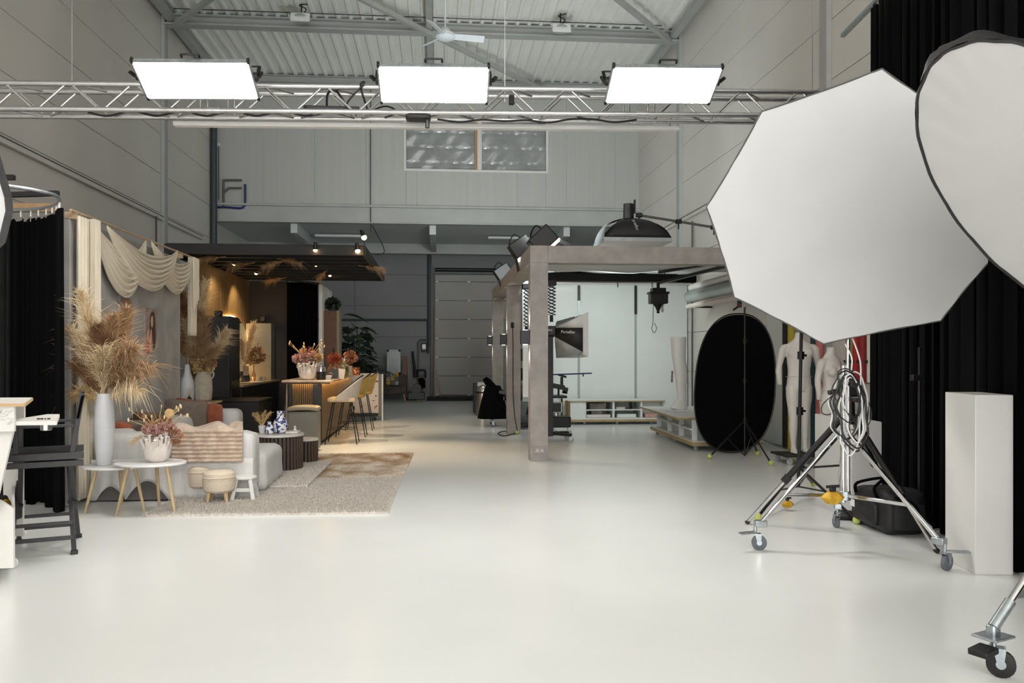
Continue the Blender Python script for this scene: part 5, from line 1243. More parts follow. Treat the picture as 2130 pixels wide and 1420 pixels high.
br = thing('black_backdrop_roll', 'wide black backdrop roll under the white ceiling cloth', 'backdrop roll', (3.2, 17.5, 3.1)); a_, b_ = at(1120, 576, 17.5), at(1447, 576, 17.5); a_.z = b_.z = at(1300, 576, 17.5).z
MB().bar(a_, b_, .16, .22).build('case', 'black_cloth', br, bevel=.02); 
for k in (.06, .5, .72): 
    c = a_.lerp(b_, k); MB().tube([c + Vector((0, 0, -.1)), c + Vector((0, 0, -.22))], .012, 6).build('hanger', 'black_metal', br)
def sheet(u, v): return (PX1 + .1 + (XR - .2 - PX1 - .1)*u, 13.2 + 4.6*v, 2.98 + .26*v - .05*math.sin(PI*v) + .02*math.sin(u*17 + v*3) + .015*math.sin(u*7 - v*8))
MB().grid(sheet, 50, 20).build('ceiling_cloth', 'softbox_white', label='white cloth stretched as a ceiling over the photo set', cat='cloth', solid=.004)
lb = thing('added_light_bank', 'added fill light in a black housing below the ceiling cloth facing the white set wall', 'light bank', (3.4, 15.6, 2.86)); zk0 = at(1300, 586, 15.6).z; zk1 = at(1300, 569, 15.6).z  # added to brighten the set wall; housing blends into the backdrop roll
MB().box(PX1 + .3, 4.55, 15.56, 15.62, zk0, zk1).build('housing', 'black_metal', lb, bevel=.01)
MB().box(PX1 + .34, 4.5, 15.62, 15.63, zk0 + .02, zk1 - .02).build('diffuser', 'white_plastic', lb)
for x in (2.2, 4.3): MB().cyl((x, 15.59, zk1), (x, 15.59, 3.13), .008).build('hanger', 'black_metal', lb)
o_ = lamp('bank_fill', 'AREA', (3.1, 15.68, (zk0 + zk1)/2), BANK_FILL_W*COOL_EMIT, (.9, 1.0, .98), 2.7, (3.1, 18.3, 1.0), parent=lb); o_.data.shape = 'RECTANGLE'; o_.data.size_y = .12
# rail with lamp lift
rl = thing('ceiling_rail', 'pair of black ceiling rails crossing the photo set', 'rail', (4.2, 14, 2.9))
for (pa, pb__) in (((1372, 566), (1545, 538)), ((1372, 588), (1545, 545))):
    MB().bar(at(*pa, 15.4), at(*pb__, 12.2), .06, .05).build('rail', 'black_metal', rl)
c = at(1369, 615, 15.0); lf = thing('lamp_lift', 'black motor lift with cord loop hanging from the rail', 'lamp lift', c)
MB().obox(c + Vector((0, 0, -.04)), (.32, .24, .22)).build('body', 'black_plastic', lf, bevel=.02); MB().obox(c + Vector((0, 0, .1)), (.25, .2, .08)).build('cap', 'black_metal', lf, bevel=.01); MB().obox(c + Vector((0, 0, .05)), (.36, .26, .04)).build('plate', 'black_metal', lf, bevel=.005)
MB().lathe([(.1, -.15), (.05, -.22), (.025, -.28), (.03, -.32)], c, 14).build('spigot', 'black_metal', lf); MB().cyl(c + Vector((0, 0, .12)), Vector((c.x, c.y, at(1369, 588, 15).z)), .03).build('stem', 'black_metal', lf)
MB().tube(spline([c + Vector((-.09, 0, -.15)), c + Vector((-.1, 0, -.5)), c + Vector((-.12, 0, -.6)), c + Vector((-.08, 0, -.68)), c + Vector((-.03, 0, -.6)), c + Vector((-.07, 0, -.5))], 6), .006, 5).build('cord', 'black_plastic', lf)
MB().box(c.x + .06, c.x + .1, c.y - .01, c.y + .01, c.z - .3, c.z - .15).build('tag', 'steel_grey', lf)
# backdrop rolls on the right wall
for i, (py0, r_, m_, lab) in enumerate(((598, .07, 'white_paint', 'upper white paper roll on the right wall'), (618, .12, 'alu_strip', 'thick grey paper roll on the right wall'), (638, .05, 'print_paper', 'lower pale paper roll on the right wall'))):
    p = at(1438 - 4*i, py0, 16.6); p.x = min(p.x, XR - .27); t = thing('paper_roll', lab, 'paper roll', p, group='paper rolls on the right wall')
    MB().cyl(p, Vector((p.x, 12.6, p.z)), r_, n=18).build('roll', m_, t); MB().cyl(p, p + Vector((0, .1, 0)), r_*.5, n=10).build('end_cap', 'black_plastic', t); MB().box(p.x, XR - .045, 16.62, 16.66, p.z - .02, p.z + .02).build('bracket', 'black_metal', t)
ch = thing('pull_chain', 'long pull chain hanging from the paper rolls', 'chain', at(1434, 740, 16.7)); 
for dx in (-.03, .03): p = at(1435, 640, 16.7); MB().tube([(min(p.x, XR - .25) + dx, 16.7, p.z), (min(p.x, XR - .25) + dx*.5, 16.7, at(1435, 808, 16.7).z)], .007, 5).build('strand', 'steel_grey', ch)
# ---------------- low white cabinet on castors
mat('ply_edge', (166, 142, 102), .6, var=.15, vscale=12); mat('cab_white', (214, 218, 214), .5, var=.03); mat('shelf_stuff', (120, 112, 104), .7, var=.4, vscale=6)
y0, y1 = 17.45, 18.15; a_, b_ = at(1172, 860, y0).x, at(1384, 860, y0).x
zt3 = at(1280, 832, y0).z; zb3 = at(1280, 876, y0).z
wc = thing('low_cabinet', 'long low white cabinet on castors in front of the set wall', 'cabinet', ((a_ + b_)/2, 17.8, 0))
MB().box(a_, b_, y0, y1, zt3 - .035, zt3).build('top', 'cab_white', wc); MB().box(a_, b_, y0 - .004, y0, zt3 - .033, zt3 - .01).build('top_edge', 'ply_edge', wc)
MB().box(a_ + .1, b_, y0 - .1, y1, zb3, zb3 + .07).build('base_board', 'cab_white', wc); MB().box(a_ + .1, b_, y0 - .106, y0 - .1, zb3, zb3 + .05).build('base_edge', 'ply_edge', wc)
X = lambda p: at(p, 860, y0).x
MB().box(X(1186), X(1218), y0 + .02, y0 + .05, zb3 + .07, zt3 - .035).build('door', 'cab_white', wc, bevel=.003)
for p in (1186, 1218, 1277, 1335, 1383): MB().box(X(p) - .02, X(p) + .02, y0 + .03, y1 - .02, zb3 + .07, zt3 - .035).build('upright', 'cab_white', wc)
MB().box(X(1218), X(1335), y0 + .04, y1, (zb3 + .07 + zt3)/2 - .03, (zb3 + .07 + zt3)/2 - .01).build('shelf', 'cab_white', wc); MB().box(X(1186), X(1383), y1 - .02, y1, zb3 + .07, zt3 - .035).build('back', 'cab_white', wc)
MB().box(X(1335), X(1383), y0 + .3, y0 + .32, zb3 + .07, zt3 - .035).build('door', 'cab_white', wc)
for p in (1215, 1283, 1355, 1365): caster(wc, (X(p), y0 + .05, zb3), .03, 'wheel_clear', 'zinc')
zm = (zb3 + .07 + zt3)/2 - .01
for i, (p0_, p1_, z_, h_, m_, lab) in enumerate(((1228, 1262, zm, .13, 'shelf_stuff', 'taupe box on the upper left shelf of the low cabinet'), (1222, 1272, zb3 + .071, .07, 'print_paper', 'flat pale box on the lower left shelf of the low cabinet'), (1232, 1255, zb3 + .142, .1, 'shelf_stuff', 'grey box stacked on the flat pale box'),
        (1284, 1303, zm, .05, 'print_paper', 'stack of paper on the upper right shelf of the low cabinet'), (1286, 1326, zb3 + .071, .08, 'cab_white', 'white tray on the lower right shelf of the low cabinet'), (1344, 1372, zb3 + .071, .08, 'pink_bloom', 'pink box at the right end of the low cabinet'))):
    MB().box(X(p0_), X(p1_), y0 + .1, y0 + .28, z_, z_ + h_).build('storage_box', m_, label=lab, cat='box', group='boxes in the low cabinet', bevel=.008)
c = Vector((X(1316), y0 + .18, zm)); fg_ = thing('bear_figure', 'small black bear figure on the shelf of the low cabinet', 'figurine', c)
MB().rbox(c + Vector((0, 0, .06)), (.07, .06, .12), .03).build('body', 'black_plastic', fg_); MB().ball(c + Vector((0, 0, .14)), .035).build('head', 'black_plastic', fg_)
for k in (-1, 1): MB().ball(c + Vector((k*.03, 0, .175)), .015).build('ear', 'black_plastic', fg_)
# ---------------- platform trolley with the white leg
zt4 = .5
pf = thing('display_platform', 'white display platform on castors with plywood edges', 'platform', (4.3, 14.2, 0))
tp4 = [gd(1408, 868, zt4), gd(1332, 845, zt4)]; tp4 += [Vector((5.0, tp4[1].y, zt4)), Vector((5.0, tp4[0].y, zt4))]
MB().prism(tp4, (0, 0, -.03)).build('top', 'cab_white', pf); 
MB().bar(tp4[0] + Vector((0, 0, -.018)), tp4[1] + Vector((0, 0, -.018)), .012, .03).build('top_edge', 'ply_edge', pf); MB().bar(tp4[0] + Vector((0, 0, -.018)), tp4[3] + Vector((0, 0, -.018)), .012, .03).build('top_edge', 'ply_edge', pf)
bs4 = [gd(1440, 925, .1), gd(1353, 891, .1)]; bs4 += [Vector((5.0, bs4[1].y, .1)), Vector((5.0, bs4[0].y, .1))]
MB().prism([p + Vector((0, 0, .05)) for p in bs4], (0, 0, -.07)).build('base', 'cab_white', pf)
for i, j in ((0, 1), (0, 3)): MB().bar(bs4[i] + Vector((0, 0, .012)), bs4[j] + Vector((0, 0, .012)), .012, .055).build('base_edge', 'ply_edge', pf)
e0, e1 = bs4[0] + Vector((.12, .15, .05)), bs4[1] + Vector((.15, -.2, .05))
MB().hexa([e0 + (e1-e0)*.0, e0 + (e1 - e0), e0 + (e1 - e0) + Vector((.7, 0, 0)), e0 + Vector((.7, 0, 0))], [Vector((p.x, p.y, zt4 - .031)) for p in (e0, e1, e1 + Vector((.7, 0, 0)), e0 + Vector((.7, 0, 0)))]).build('core', 'alu_strip', pf)
for k in (0, .33, .66, 1.0): p = e0.lerp(e1, k); MB().box(p.x - .08, p.x + .0, p.y - .015, p.y + .015, .15, zt4 - .031).build('divider', 'cab_white', pf)
p0, p1 = e0 + Vector((-.05, 0, .17)), e1 + Vector((-.05, 0, .17)); MB().bar(p0, p1, .1, .02).build('shelf', 'cab_white', pf)
for k in (.05, .5, .95): p = bs4[0].lerp(bs4[1], k); caster(pf, (p.x + .08, p.y, .08), .034, 'wheel_clear', 'zinc')
# leg form
c = Vector((at(1415, 856, 14.2).x, 14.2, zt4 + .001)); hl = at(1410, 703, 14.2).z - zt4; lg = thing('leg_form', 'white plastic display leg standing on the platform', 'leg form', c)
secs = [(0, .0, .09, .07), (.02, -.02, .15, .075), (.06, -.02, .15, .07), (.1, .0, .11, .065), (.16, .03, .08, .06), (.28, .02, .085, .065), (.45, .02, .105, .085), (.58, .0, .12, .09), (.68, -.02, .115, .09), (.76, -.03, .125, .1), (.9, -.03, .13, .115), (1.0, -.03, .135, .12)]
vs = lambda u, v: None
def lf_(u, v):
    k = v*(len(secs) - 1); i = min(int(k), len(secs) - 2); f = k - i; s = [secs[i][n_]*(1 - f) + secs[i+1][n_]*f for n_ in range(4)]
    a = u*2*PI; return (c.x + s[1] + s[2]*math.cos(a), c.y + s[3]*math.sin(a), c.z + .02 + s[0]*hl)
b = MB().grid(lf_, 24, 34, closeu=True); n0 = 33*24; b.f.append(tuple(range(n0, n0 + 24)))
b.build('leg', 'white_plastic', lg); MB().obox(c + Vector((-.02, 0, .01)), (.42, .24, .02)).build('foot_plate', 'white_plastic', lg, bevel=.004)
mat('tag_multi', (90, 80, 130), .6, rgb2=(170, 130, 80), vscale=40)
MB().obox(at(1398, 783, 14.05), (.035, .004, .2), (0, .05, 0)).build('printed_tag', 'tag_multi', lg)
# ---------------- rolling stand with the open softbox
c = gd(1143, 918); ms = thing('rolling_mast', 'black rolling column stand carrying the open softbox', 'light stand', c); zm_ = at(1143, 690, c.y).z
MB().box(c.x - .03, c.x + .06, c.y - .04, c.y + .04, .09, zm_).build('mast', 'black_metal', ms, bevel=.004)
for dx, dy in ((.36, -.12), (.36, .3)): MB().bar((c.x, c.y + .05, .14), (c.x + dx, c.y + dy, .12), .07, .05).build('foot', 'black_metal', ms); caster(ms, (c.x + dx - .03, c.y + dy, .1), .045, 'wheel_clear', 'zinc')
MB().obox((c.x + .02, c.y - .02, zm_ + .02), (.14, .16, .16)).build('head', 'black_plastic', ms, bevel=.01); text_mb('PCS', .045, (c.x - .04, c.y - .102, zm_ + .01), (1, 0, 0), (0, 0, 1), .001).build('lettering', 'white_plastic', ms, smooth=0)
yc = c.y; so = thing('open_softbox', 'square softbox with lettering opening to the right of the mast', 'softbox', (at(1185, 740, yc).x, yc, at(1185, 745, yc).z))
s0 = [at(1152, 682, yc), at(1152, 700, yc)]; x1 = at(1205, 700, yc).x; x2 = at(1216, 700, yc).x; zu, zl = at(1205, 656, yc).z, at(1205, 744, yc).z; xs0 = s0[0].x
near = lambda x, z, d_: Vector((x, yc + d_, z))
qd = {'side': ([near(xs0, s0[1].z, -.08), near(x1, zl + .1, -.36), near(x1, zu - .22, -.36), near(xs0, s0[0].z, -.08)], 'softbox_black'), 'top': ([near(xs0, s0[0].z, -.08), near(x1, zu - .22, -.36), near(x1 - .02, zu, .36), near(xs0 + .06, zu - .1, .08)], 'silver_cloth'),
      'bottom': ([near(xs0, s0[1].z, -.08), near(x1, zl + .1, -.36), near(x1, zl, .36), near(xs0 + .05, zl, .08)], 'silver_cloth'), 'back': ([near(xs0 + .06, zu - .1, .08), near(x1 - .02, zu, .36), near(x1, zl, .36), near(xs0 + .05, zl, .08)], 'silver_cloth'),
      'flap': ([near(xs0 + .05, s0[0].z + .02, -.1), near(x1, zu - .22, -.365), near(x1, zu + .0, -.37)], 'softbox_white')}
for k, (poly, m_) in qd.items():
    b = MB(); b.add(poly, [tuple(range(len(poly)))]); b.build('fabric_' + k, m_, so, solid=.006)
lipm = MB(); lipm.hexa([near(x1, zl + .06, -.37), near(x2, zl + .02, -.37), near(x2, zl, .37), near(x1, zl, .37)], [near(x1, zu, -.37), near(x2, zu + .05, -.37), near(x2, zu + .02, .37), near(x1, zu, .37)]); lipm.build('front_lip', 'softbox_white', so)
MB().cyl(near(xs0 - .1, (s0[0].z + s0[1].z)/2, 0), near(xs0, (s0[0].z + s0[1].z)/2, 0), .085, n=16).build('speed_ring', 'black_plastic', so)
text_mb('Portaflex', .072, near(xs0 + .09, s0[0].z - .09, -.175), (1, -.72, -.05), (0, .0, 1), .001, .25).build('lettering', 'white_plastic', so, smooth=0)
# scissor lifts
def scissor(name, lab, top, bot, w_, n_):
    t = thing(name, lab, 'scissor lift', bot); top, bot = Vector(top), Vector(bot)
    for i in range(n_):
        a_ = top.lerp(bot, i/n_); b_ = top.lerp(bot, (i+1)/n_)
        for k in (-1, 1):
            for dy in (-.05, .05): MB().bar(a_ + Vector((k*w_/2, dy, 0)), b_ + Vector((-k*w_/2, dy, 0)), .012, .016, (0, 1, 0)).build('link', 'black_metal', t)
        MB().cyl((a_ + b_)/2 - Vector((0, .06, 0)), (a_ + b_)/2 + Vector((0, .06, 0)), .012, n=8).build('pivot', 'black_metal', t)
    MB().obox(top + Vector((0, 0, .04)), (.16, .16, .09)).build('carriage', 'black_metal', t, bevel=.01); MB().cyl(bot, bot - Vector((0, 0, .12)), .03).build('spigot', 'black_metal', t)
p = at(1147, 570, 14.3); q_ = at(1147, 655, 14.3); scissor('scissor_lift', 'black scissor lift hanging right of the nearest concrete post', (p.x, 14.3, 2.68), q_, .14, 9)
p = at(1095, 600, 14.9); q_ = at(1095, 678, 14.9); scissor('scissor_lift.001', 'black scissor lift seen left of the nearest concrete post', (p.x, 14.9, 2.66), q_, .1, 10)
MB().bar(at(1135, 549, 14.3), at(1160, 549, 14.3), .1, .05).build('lift_carriage', 'black_metal', label='black rail piece holding the scissor lift', cat='rail')
# cart with camera gear
c = gd(1178, 905); ca = thing('equipment_cart', 'black equipment cart with camera gear behind the mast', 'cart', c + Vector((-.2, .3, 0))); y = c.y
xa, xb_ = at(1148, 880, y).x, at(1188, 880, y).x
MB().box(xa, xb_, y, y + .5, .14, .34).build('drawer_base', 'black_metal', ca, bevel=.02); MB().box(xa, at(1180, 880, y).x, y, y + .5, at(1160, 828, y).z, at(1160, 823, y).z).build('upper_shelf', 'black_metal', ca, bevel=.01)
for x in (xa + .03, at(1176, 880, y).x): MB().bar((x, y + .45, .3), (x, y + .45, at(1160, 826, y).z), .03, .03).build('post', 'black_metal', ca)
for x in (xa + .04, xb_ - .06): caster(ca, (x, y + .06, .14), .05, 'wheel_clear', 'zinc')
zsh = at(1160, 823, y).z + .001; c = Vector((at(1165, 810, y).x, y + .2, zsh)); cm = thing('film_camera', 'black camera rig clamped above the equipment cart', 'camera', c)
MB().obox(c + Vector((0, 0, .16)), (.22, .12, .09), (0, .2, 0)).build('body', 'black_plastic', cm, bevel=.01); MB().cyl(c + Vector((.08, 0, .1)), c + Vector((.17, -.02, .08)), .06, n=16).build('lens', 'black_plastic', cm); MB().obox(c + Vector((.06, 0, .26)), (.05, .05, .16)).build('grip', 'black_metal', cm); MB().obox(c + Vector((.07, 0, .36)), (.16, .04, .04), (0, .3, 0)).build('viewfinder', 'black_metal', cm); MB().cyl(c, c + Vector((0, 0, .14)), .02).build('mount', 'black_metal', cm)
c = Vector((at(1160, 850, y).x, y + .2, .341)); mo = thing('field_monitor', 'small monitor with silver frame on the cart drawer', 'monitor', c)
MB().obox(c + Vector((0, 0, .16)), (.22, .05, .2)).build('housing', 'alu', mo, bevel=.01); MB().obox(c + Vector((-.005, -.028, .16)), (.19, .006, .17)).build('screen', 'black_plastic', mo); MB().cyl(c, c + Vector((0, 0, .06)), .05).build('stand', 'alu', mo)
MB().box(at(1181, 870, y + .6).x, at(1186, 870, y + .6).x, y + .58, y + .9, .1, at(1183, 834, y + .6).z).build('wood_board', 'ply_edge', label='brown board standing beside the low cabinet', cat='board')
p, q_ = at(1147, 779, 14.8), at(1231, 776, 14.8); bo = thing('boom_pole', 'thin dark boom pole pointing right beside the mast', 'boom pole', (p + q_)/2); MB().tube([p, q_], .012, 8).build('pole', 'blue_pipe', bo); MB().cyl(at(1213, 777, 14.8), at(1213, 783, 14.8), .012).build('clip', 'black_plastic', bo)
# white flat, vacuum, hose behind the near post
c = at(1093, 826, 13.6); MB().box(at(1088, 826, 13.6).x, at(1104, 826, 13.6).x + .1, 13.6, 13.66, c.z, at(1090, 722, 13.6).z).build('white_flat', 'white_wall', label='white panel hanging behind the nearest concrete post', cat='panel', bevel=.004)
c = gd(1090, 893); vc = thing('workshop_vacuum', 'grey workshop vacuum with black hose between the concrete posts', 'vacuum', c + Vector((.02, .3, 0))); c = c + Vector((.02, .3, 0)); mat('vac_grey', (92, 96, 98), .5, var=.1)
MB().lathe([(.2, .1), (.22, .14), (.2, .42), (.17, .5), (.1, .53)], c, 22).build('tank', 'vac_grey', vc); MB().lathe([(.23, .03), (.24, .06), (.23, .13), (.2, .14)], c, 20).build('base', 'black_plastic', vc)
MB().tube(spline([c + Vector((.05, -.2, .3)), c + Vector((.1, -.28, .46)), c + Vector((.2, -.26, .3)), c + Vector((.05, -.3, .12)), c + Vector((-.1, -.32, .06))], 6), .025, 8).build('hose', 'black_plastic', vc)
# tennis ball foot and floor cable at the middle post
mat('tennis', (190, 200, 106), .9, var=.1, vscale=60)
c = gd(1075, 903); MB().ball(c + Vector((0, 0, .034)), .034, 16).build('tennis_ball', 'tennis', label='yellow tennis ball on the floor beside the middle concrete post', cat='tennis ball', group='tennis balls')
p = [gd(1075, 900, .02), gd(1050, 906, .012), gd(1036, 902, .012), gd(1045, 897, .012), gd(1065, 898, .012)]
MB().tube(spline(p, 6), .01, 6).build('floor_cable', 'black_plastic', label='black cable looped on the floor at the middle concrete post', cat='cable')
yq = PY[1] - .02; MB().tube(spline([at(1066, 676, yq), at(1067, 720, yq), at(1067, 800, yq), at(1070, 860, yq), at(1077, 900, yq)], 5), .008, 6).build('post_cable', 'black_plastic', label='black cable hanging down the middle concrete post', cat='cable')
MB().cyl(at(1066, 672, yq + .015), at(1066, 680, yq - .03), .03, n=12).build('plug', 'black_plastic', label='black plug at the top of the hanging cable', cat='plug')
# shelving seen between the posts
sv = thing('equipment_rack', 'dark equipment rack standing between the far concrete posts', 'rack', (at(1085, 850, 17.0).x, 17.2, 0))
xa, xb_ = PX1 + .12, PX1 + .75
for x in (xa, xb_):
    for yy in (17.0, 17.4): MB().bar((x, yy, 0), (x, yy, 1.9), .03, .03).build('upright', 'black_metal', sv)
for z in (.2, .6, .95, 1.35, 1.85): MB().box(xa, xb_, 17.0, 17.4, z, z + .025).build('shelf', 'black_metal', sv)
for i, (z, m_, lab) in enumerate(((.226, 'black_plastic', 'black case on the bottom shelf of the equipment rack'), (.626, 'shelf_stuff', 'taupe case on the second shelf of the equipment rack'), (.976, 'black_plastic', 'black case on the middle shelf of the equipment rack'), (1.376, 'dark_pipe', 'slate case near the top of the equipment rack'))):
    MB().box(xa + .06, xb_ - .1, 17.06, 17.34, z, z + .22).build('equipment_case', m_, label=lab, cat='case', group='cases in the equipment rack', bevel=.01)
# ================================================================ right foreground
# black oval reflector on its stand
c = gd(1548, 945); yo = c.y + .12
def ov(t, k=1.0):
    a = math.copysign(abs(math.cos(t))**.85, math.cos(t)); b = math.copysign(abs(math.sin(t))**.8, math.sin(t))
    zc_ = (at(1530, 652, yo).z + at(1530, 940, yo).z)/2; hh = (at(1530, 652, yo).z - at(1530, 940, yo).z)/2; ww = (at(1613, 800, yo).x - at(1446, 800, yo).x)/2
    xc_ = (at(1613, 800, yo).x + at(1446, 800, yo).x)/2
    return (xc_ + ww*k*a*(1 - .04*b) + .05*b, yo, zc_ + hh*k*b)
orf = thing('oval_reflector', 'large black oval pop up backdrop leaning on a stand', 'backdrop', (c.x, yo, 0))
MB().prism([ov(2*PI*i/64, .985) for i in range(64)], (0, .012, 0)).build('fabric', 'black_cloth', orf)
MB().tube([Vector(ov(2*PI*i/64)) + Vector((0, .006, 0)) for i in range(64)], .012, 6, closed=True).build('spring_rim', 'black_plastic', orf)
def tripod(name, lab, c, feet, hub_z, low_z, top_z, m='black_metal', r=.016, cat='light stand', balls=True, lean=(0, 0)):
    t = thing(name, lab, cat, (c.x, c.y, 0)); L_ = lambda z: Vector((c.x + lean[0]*z, c.y + lean[1]*z, z))
    MB().tube([L_(low_z), L_(top_z)], r*.85, 10).build('pole', m, t)
    for z in (hub_z, hub_z + (top_z - hub_z)*.35, hub_z + (top_z - hub_z)*.7):
        k = MB().tube([L_(z - .04), L_(z + .04)], r*1.7, 12).build('collar', m, t); MB().cyl(L_(z) + Vector((r, 0, 0)), L_(z) + Vector((r*3, 0, 0)), r*.6, n=8).build('knob', m, k)
    for f in feet:
        f = Vector(f); p = L_(hub_z); g = MB().tube([p, Vector((f.x, f.y, .03))], r*.7, 8).build('leg', m, t)
        mid = p.lerp(Vector((f.x, f.y, .03)), .5); MB().tube([mid, L_(low_z)], r*.45, 6).build('strut', m, t)
        if balls: MB().ball((f.x, f.y, .035), .035, 14).build('tennis_ball', 'tennis', g)
    return t
tripod('light_stand', 'black light stand with tennis ball feet holding the oval backdrop', gd(1548, 948) - Vector((0, .02, 0)), [gd(1476, 954), gd(1604, 968), gd(1576, 947)], at(1548, 872, c.y).z, at(1548, 944, c.y).z, at(1545, 640, c.y).z)
k = at(1538, 632, c.y - .02); kc = thing('stand_clamp', 'black clamp with red detail on top of the backdrop stand', 'clamp', k); MB().obox(k, (.06, .06, .1)).build('body', 'black_plastic', kc, bevel=.01); MB().cyl(k + Vector((-.02, 0, -.04)), k + Vector((-.1, -.02, -.09)), .015).build('lever', 'black_plastic', kc); MB().obox(k + Vector((0, -.03, -.02)), (.03, .02, .03)).build('button', 'red_brush', kc)
# ---------------- mannequins
mat('mannequin', (206, 202, 196), .6, var=.03, vscale=5)
def loft(b, secs, n=20):
    k0 = len(b.v); m_ = len(secs)
    for (x, y, z, rx, ry) in secs:
        for j in range(n):
            t = 2*PI*j/n; b.v.append((x + rx*math.cos(t), y + ry*math.sin(t), z))
    for i in range(m_ - 1):
        for j in range(n):
            j2 = (j+1) % n; b.f.append((k0 + i*n + j, k0 + i*n + j2, k0 + (i+1)*n + j2, k0 + (i+1)*n + j))
    b.f.append(tuple(k0 + j for j in range(n))[::-1]); b.f.append(tuple(k0 + (m_-1)*n + j for j in range(n)))
def mannequin(c, rz, H, male, lab, z0):
    t = thing('mannequin', lab, 'mannequin', (c.x, c.y, z0), rz, group='white mannequins'); s = H/1.8; b = MB()
    sh = .21 if male else .175; wa = .145 if male else .115; hp = .165 if male else .175
    loft(b, [(0, 0, .84*s, hp*.75*s, .1*s), (0, 0, .9*s, hp*s, .115*s), (0, 0, .98*s, hp*.97*s, .11*s), (0, 0, 1.1*s, wa*s, .092*s), (0, 0, 1.2*s, (wa + .015)*s, .1*s), (0, -.01, 1.32*s, (sh*.82)*s, .12*s), (0, 0, 1.42*s, sh*.88*s, .105*s), (0, .005, 1.48*s, sh*.7*s, .08*s), (0, .01, 1.52*s, .09*s, .065*s), (0, 0, 1.56*s, .058*s, .058*s), (0, -.005, 1.63*s, .055*s, .06*s)], 24)
    for k in (-1, 1):
        fw = -.05*s if k < 0 else .03*s
        loft(b, [(k*.085*s, 0, .9*s, .09*s, .1*s), (k*.09*s, fw*.3, .75*s, .086*s, .09*s), (k*.09*s, fw*.6, .55*s, .062*s, .066*s), (k*.088*s, fw*.8, .47*s, .055*s, .06*s), (k*.09*s, fw + .015*s, .34*s, .056*s, .062*s), (k*.09*s, fw + .01*s, .15*s, .036*s, .04*s), (k*.09*s, fw, .07*s, .036*s, .045*s), (k*.09*s, fw - .04*s, .04*s, .042*s, .09*s), (k*.095*s, fw - .05*s, .01*s, .045*s, .11*s)])
        ax = sh*s
        loft(b, [(k*(ax + .045*s), 0, .92*s if male else .9*s, .03*s, .034*s), (k*(ax + .06*s), -.02*s, 1.0*s, .036*s, .04*s), (k*(ax + .065*s), -.005, 1.1*s, .042*s, .045*s), (k*(ax + .05*s), .015*s, 1.18*s, .04*s, .045*s), (k*(ax + .025*s), .01*s, 1.3*s, .048*s, .055*s), (k*(ax - .0*s), 0, 1.42*s, .055*s, .06*s), (k*(ax - .05*s), 0, 1.47*s, .05*s, .05*s)])
        if not male: b.ball((k*.075*s, -.1*s, 1.29*s), .07*s, 16)
        else: b.ball((k*.085*s, -.07*s, 1.35*s), .085*s, 16, (1, .6, .75))
    o = b.build('body', 'mannequin', t, local=True, smooth=180)
    r = o.modifiers.new('remesh', 'REMESH'); r.mode = 'VOXEL'; r.voxel_size = .014; r.use_smooth_shade = True
    sm = o.modifiers.new('smooth', 'SMOOTH'); sm.factor = .5; sm.iterations = 6
    for z_, w_ in ((1.03, wa + .03),): MB().tube([((w_ + .004)*s*math.cos(a*PI/16), .104*s*math.sin(a*PI/16), z_*s) for a in range(32)], .0025, 5, closed=True).build('seam', 'steel_grey', t, local=True)
    return t
cM = gd(1662, 962); z0 = .135
mannequin(cM, -.12, 1.83, True, 'white headless male mannequin on a wheeled board', z0)
db = thing('dolly_board', 'black wheeled board under the male mannequin', 'dolly', (cM.x, cM.y, 0)); MB().box(cM.x - .3, cM.x + .3, cM.y - .26, cM.y + .26, .105, .132).build('board', 'black_plastic', db, bevel=.005)
for a_, b_ in ((-1, -1), (1, -1), (1, 1), (-1, 1)): caster(db, (cM.x + a_*.24, cM.y + b_*.2, .105), .042, 'wheel_clear', 'zinc')
cF = Vector((at(1728, 900, cM.y - .5).x, cM.y - .5, 0)); mannequin(cF, .35, 1.72, False, 'white headless female mannequin behind the chrome stand', .03)
MB().lathe([(.17, 0), (.17, .012), (.16, .02)], cF, 28).build('floor_plate', 'white_paint', label='round white base plate under the female mannequin', cat='base plate')
# ---------------- paper rolls standing along the right wall
xr = XR - .16
for i, (a_, b_, top, bot, rgb, lab) in enumerate(((1630, 1640, 560, 0, (24, 24, 26), 'black upright paper roll left of the male mannequin'), (1641, 1651, 560, 0, (176, 156, 44), 'yellow upright paper roll behind the male mannequin'), (1688, 1699, 560, 0, (30, 70, 74), 'teal upright paper roll between the mannequins'), (1699, 1712, 560, 0, (196, 112, 110), 'pink upright paper roll between the mannequins'),
        (1762, 1776, 560, 795, (176, 152, 104), 'tan paper roll hung right of the chrome stand'), (1776, 1790, 560, 795, (166, 36, 36), 'red paper roll hung on the right wall'), (1790, 1804, 560, 795, (136, 36, 44), 'dark red paper roll hung beside the red one'), (1805, 1820, 560, 795, (206, 200, 188), 'cream paper roll hung beside the black curtain'))):
    r_ = (onx(a_, 750, xr).y - onx(b_, 750, xr).y)*.5*.62; cc = onx((a_ + b_)/2, 750, xr); z1 = onx((a_ + b_)/2, top, xr).z; z0_ = .02 if not bot else onx((a_ + b_)/2, bot, xr).z
    r_ = max(.05, min(.09, r_)); t = thing('upright_roll', lab, 'paper roll', (cc.x, cc.y, z0_), group='coloured paper rolls along the right wall')
    MB().cyl((cc.x, cc.y, z0_), (cc.x, cc.y, z1), r_, n=20).build('roll', mat('paper_%d' % i, rgb, .7, var=.06), t)
    MB().cyl((cc.x, cc.y, z0_ - .012), (cc.x, cc.y, z1 + .012), r_*.7, n=14).build('core', 'ply_edge', t)
    zh = onx((a_ + b_)/2, 752, xr).z; MB().box(cc.x - r_ - .04, cc.x + .1, cc.y - .015, cc.y + .015, zh - .02, zh + .02).build('hook', 'black_plastic', t)
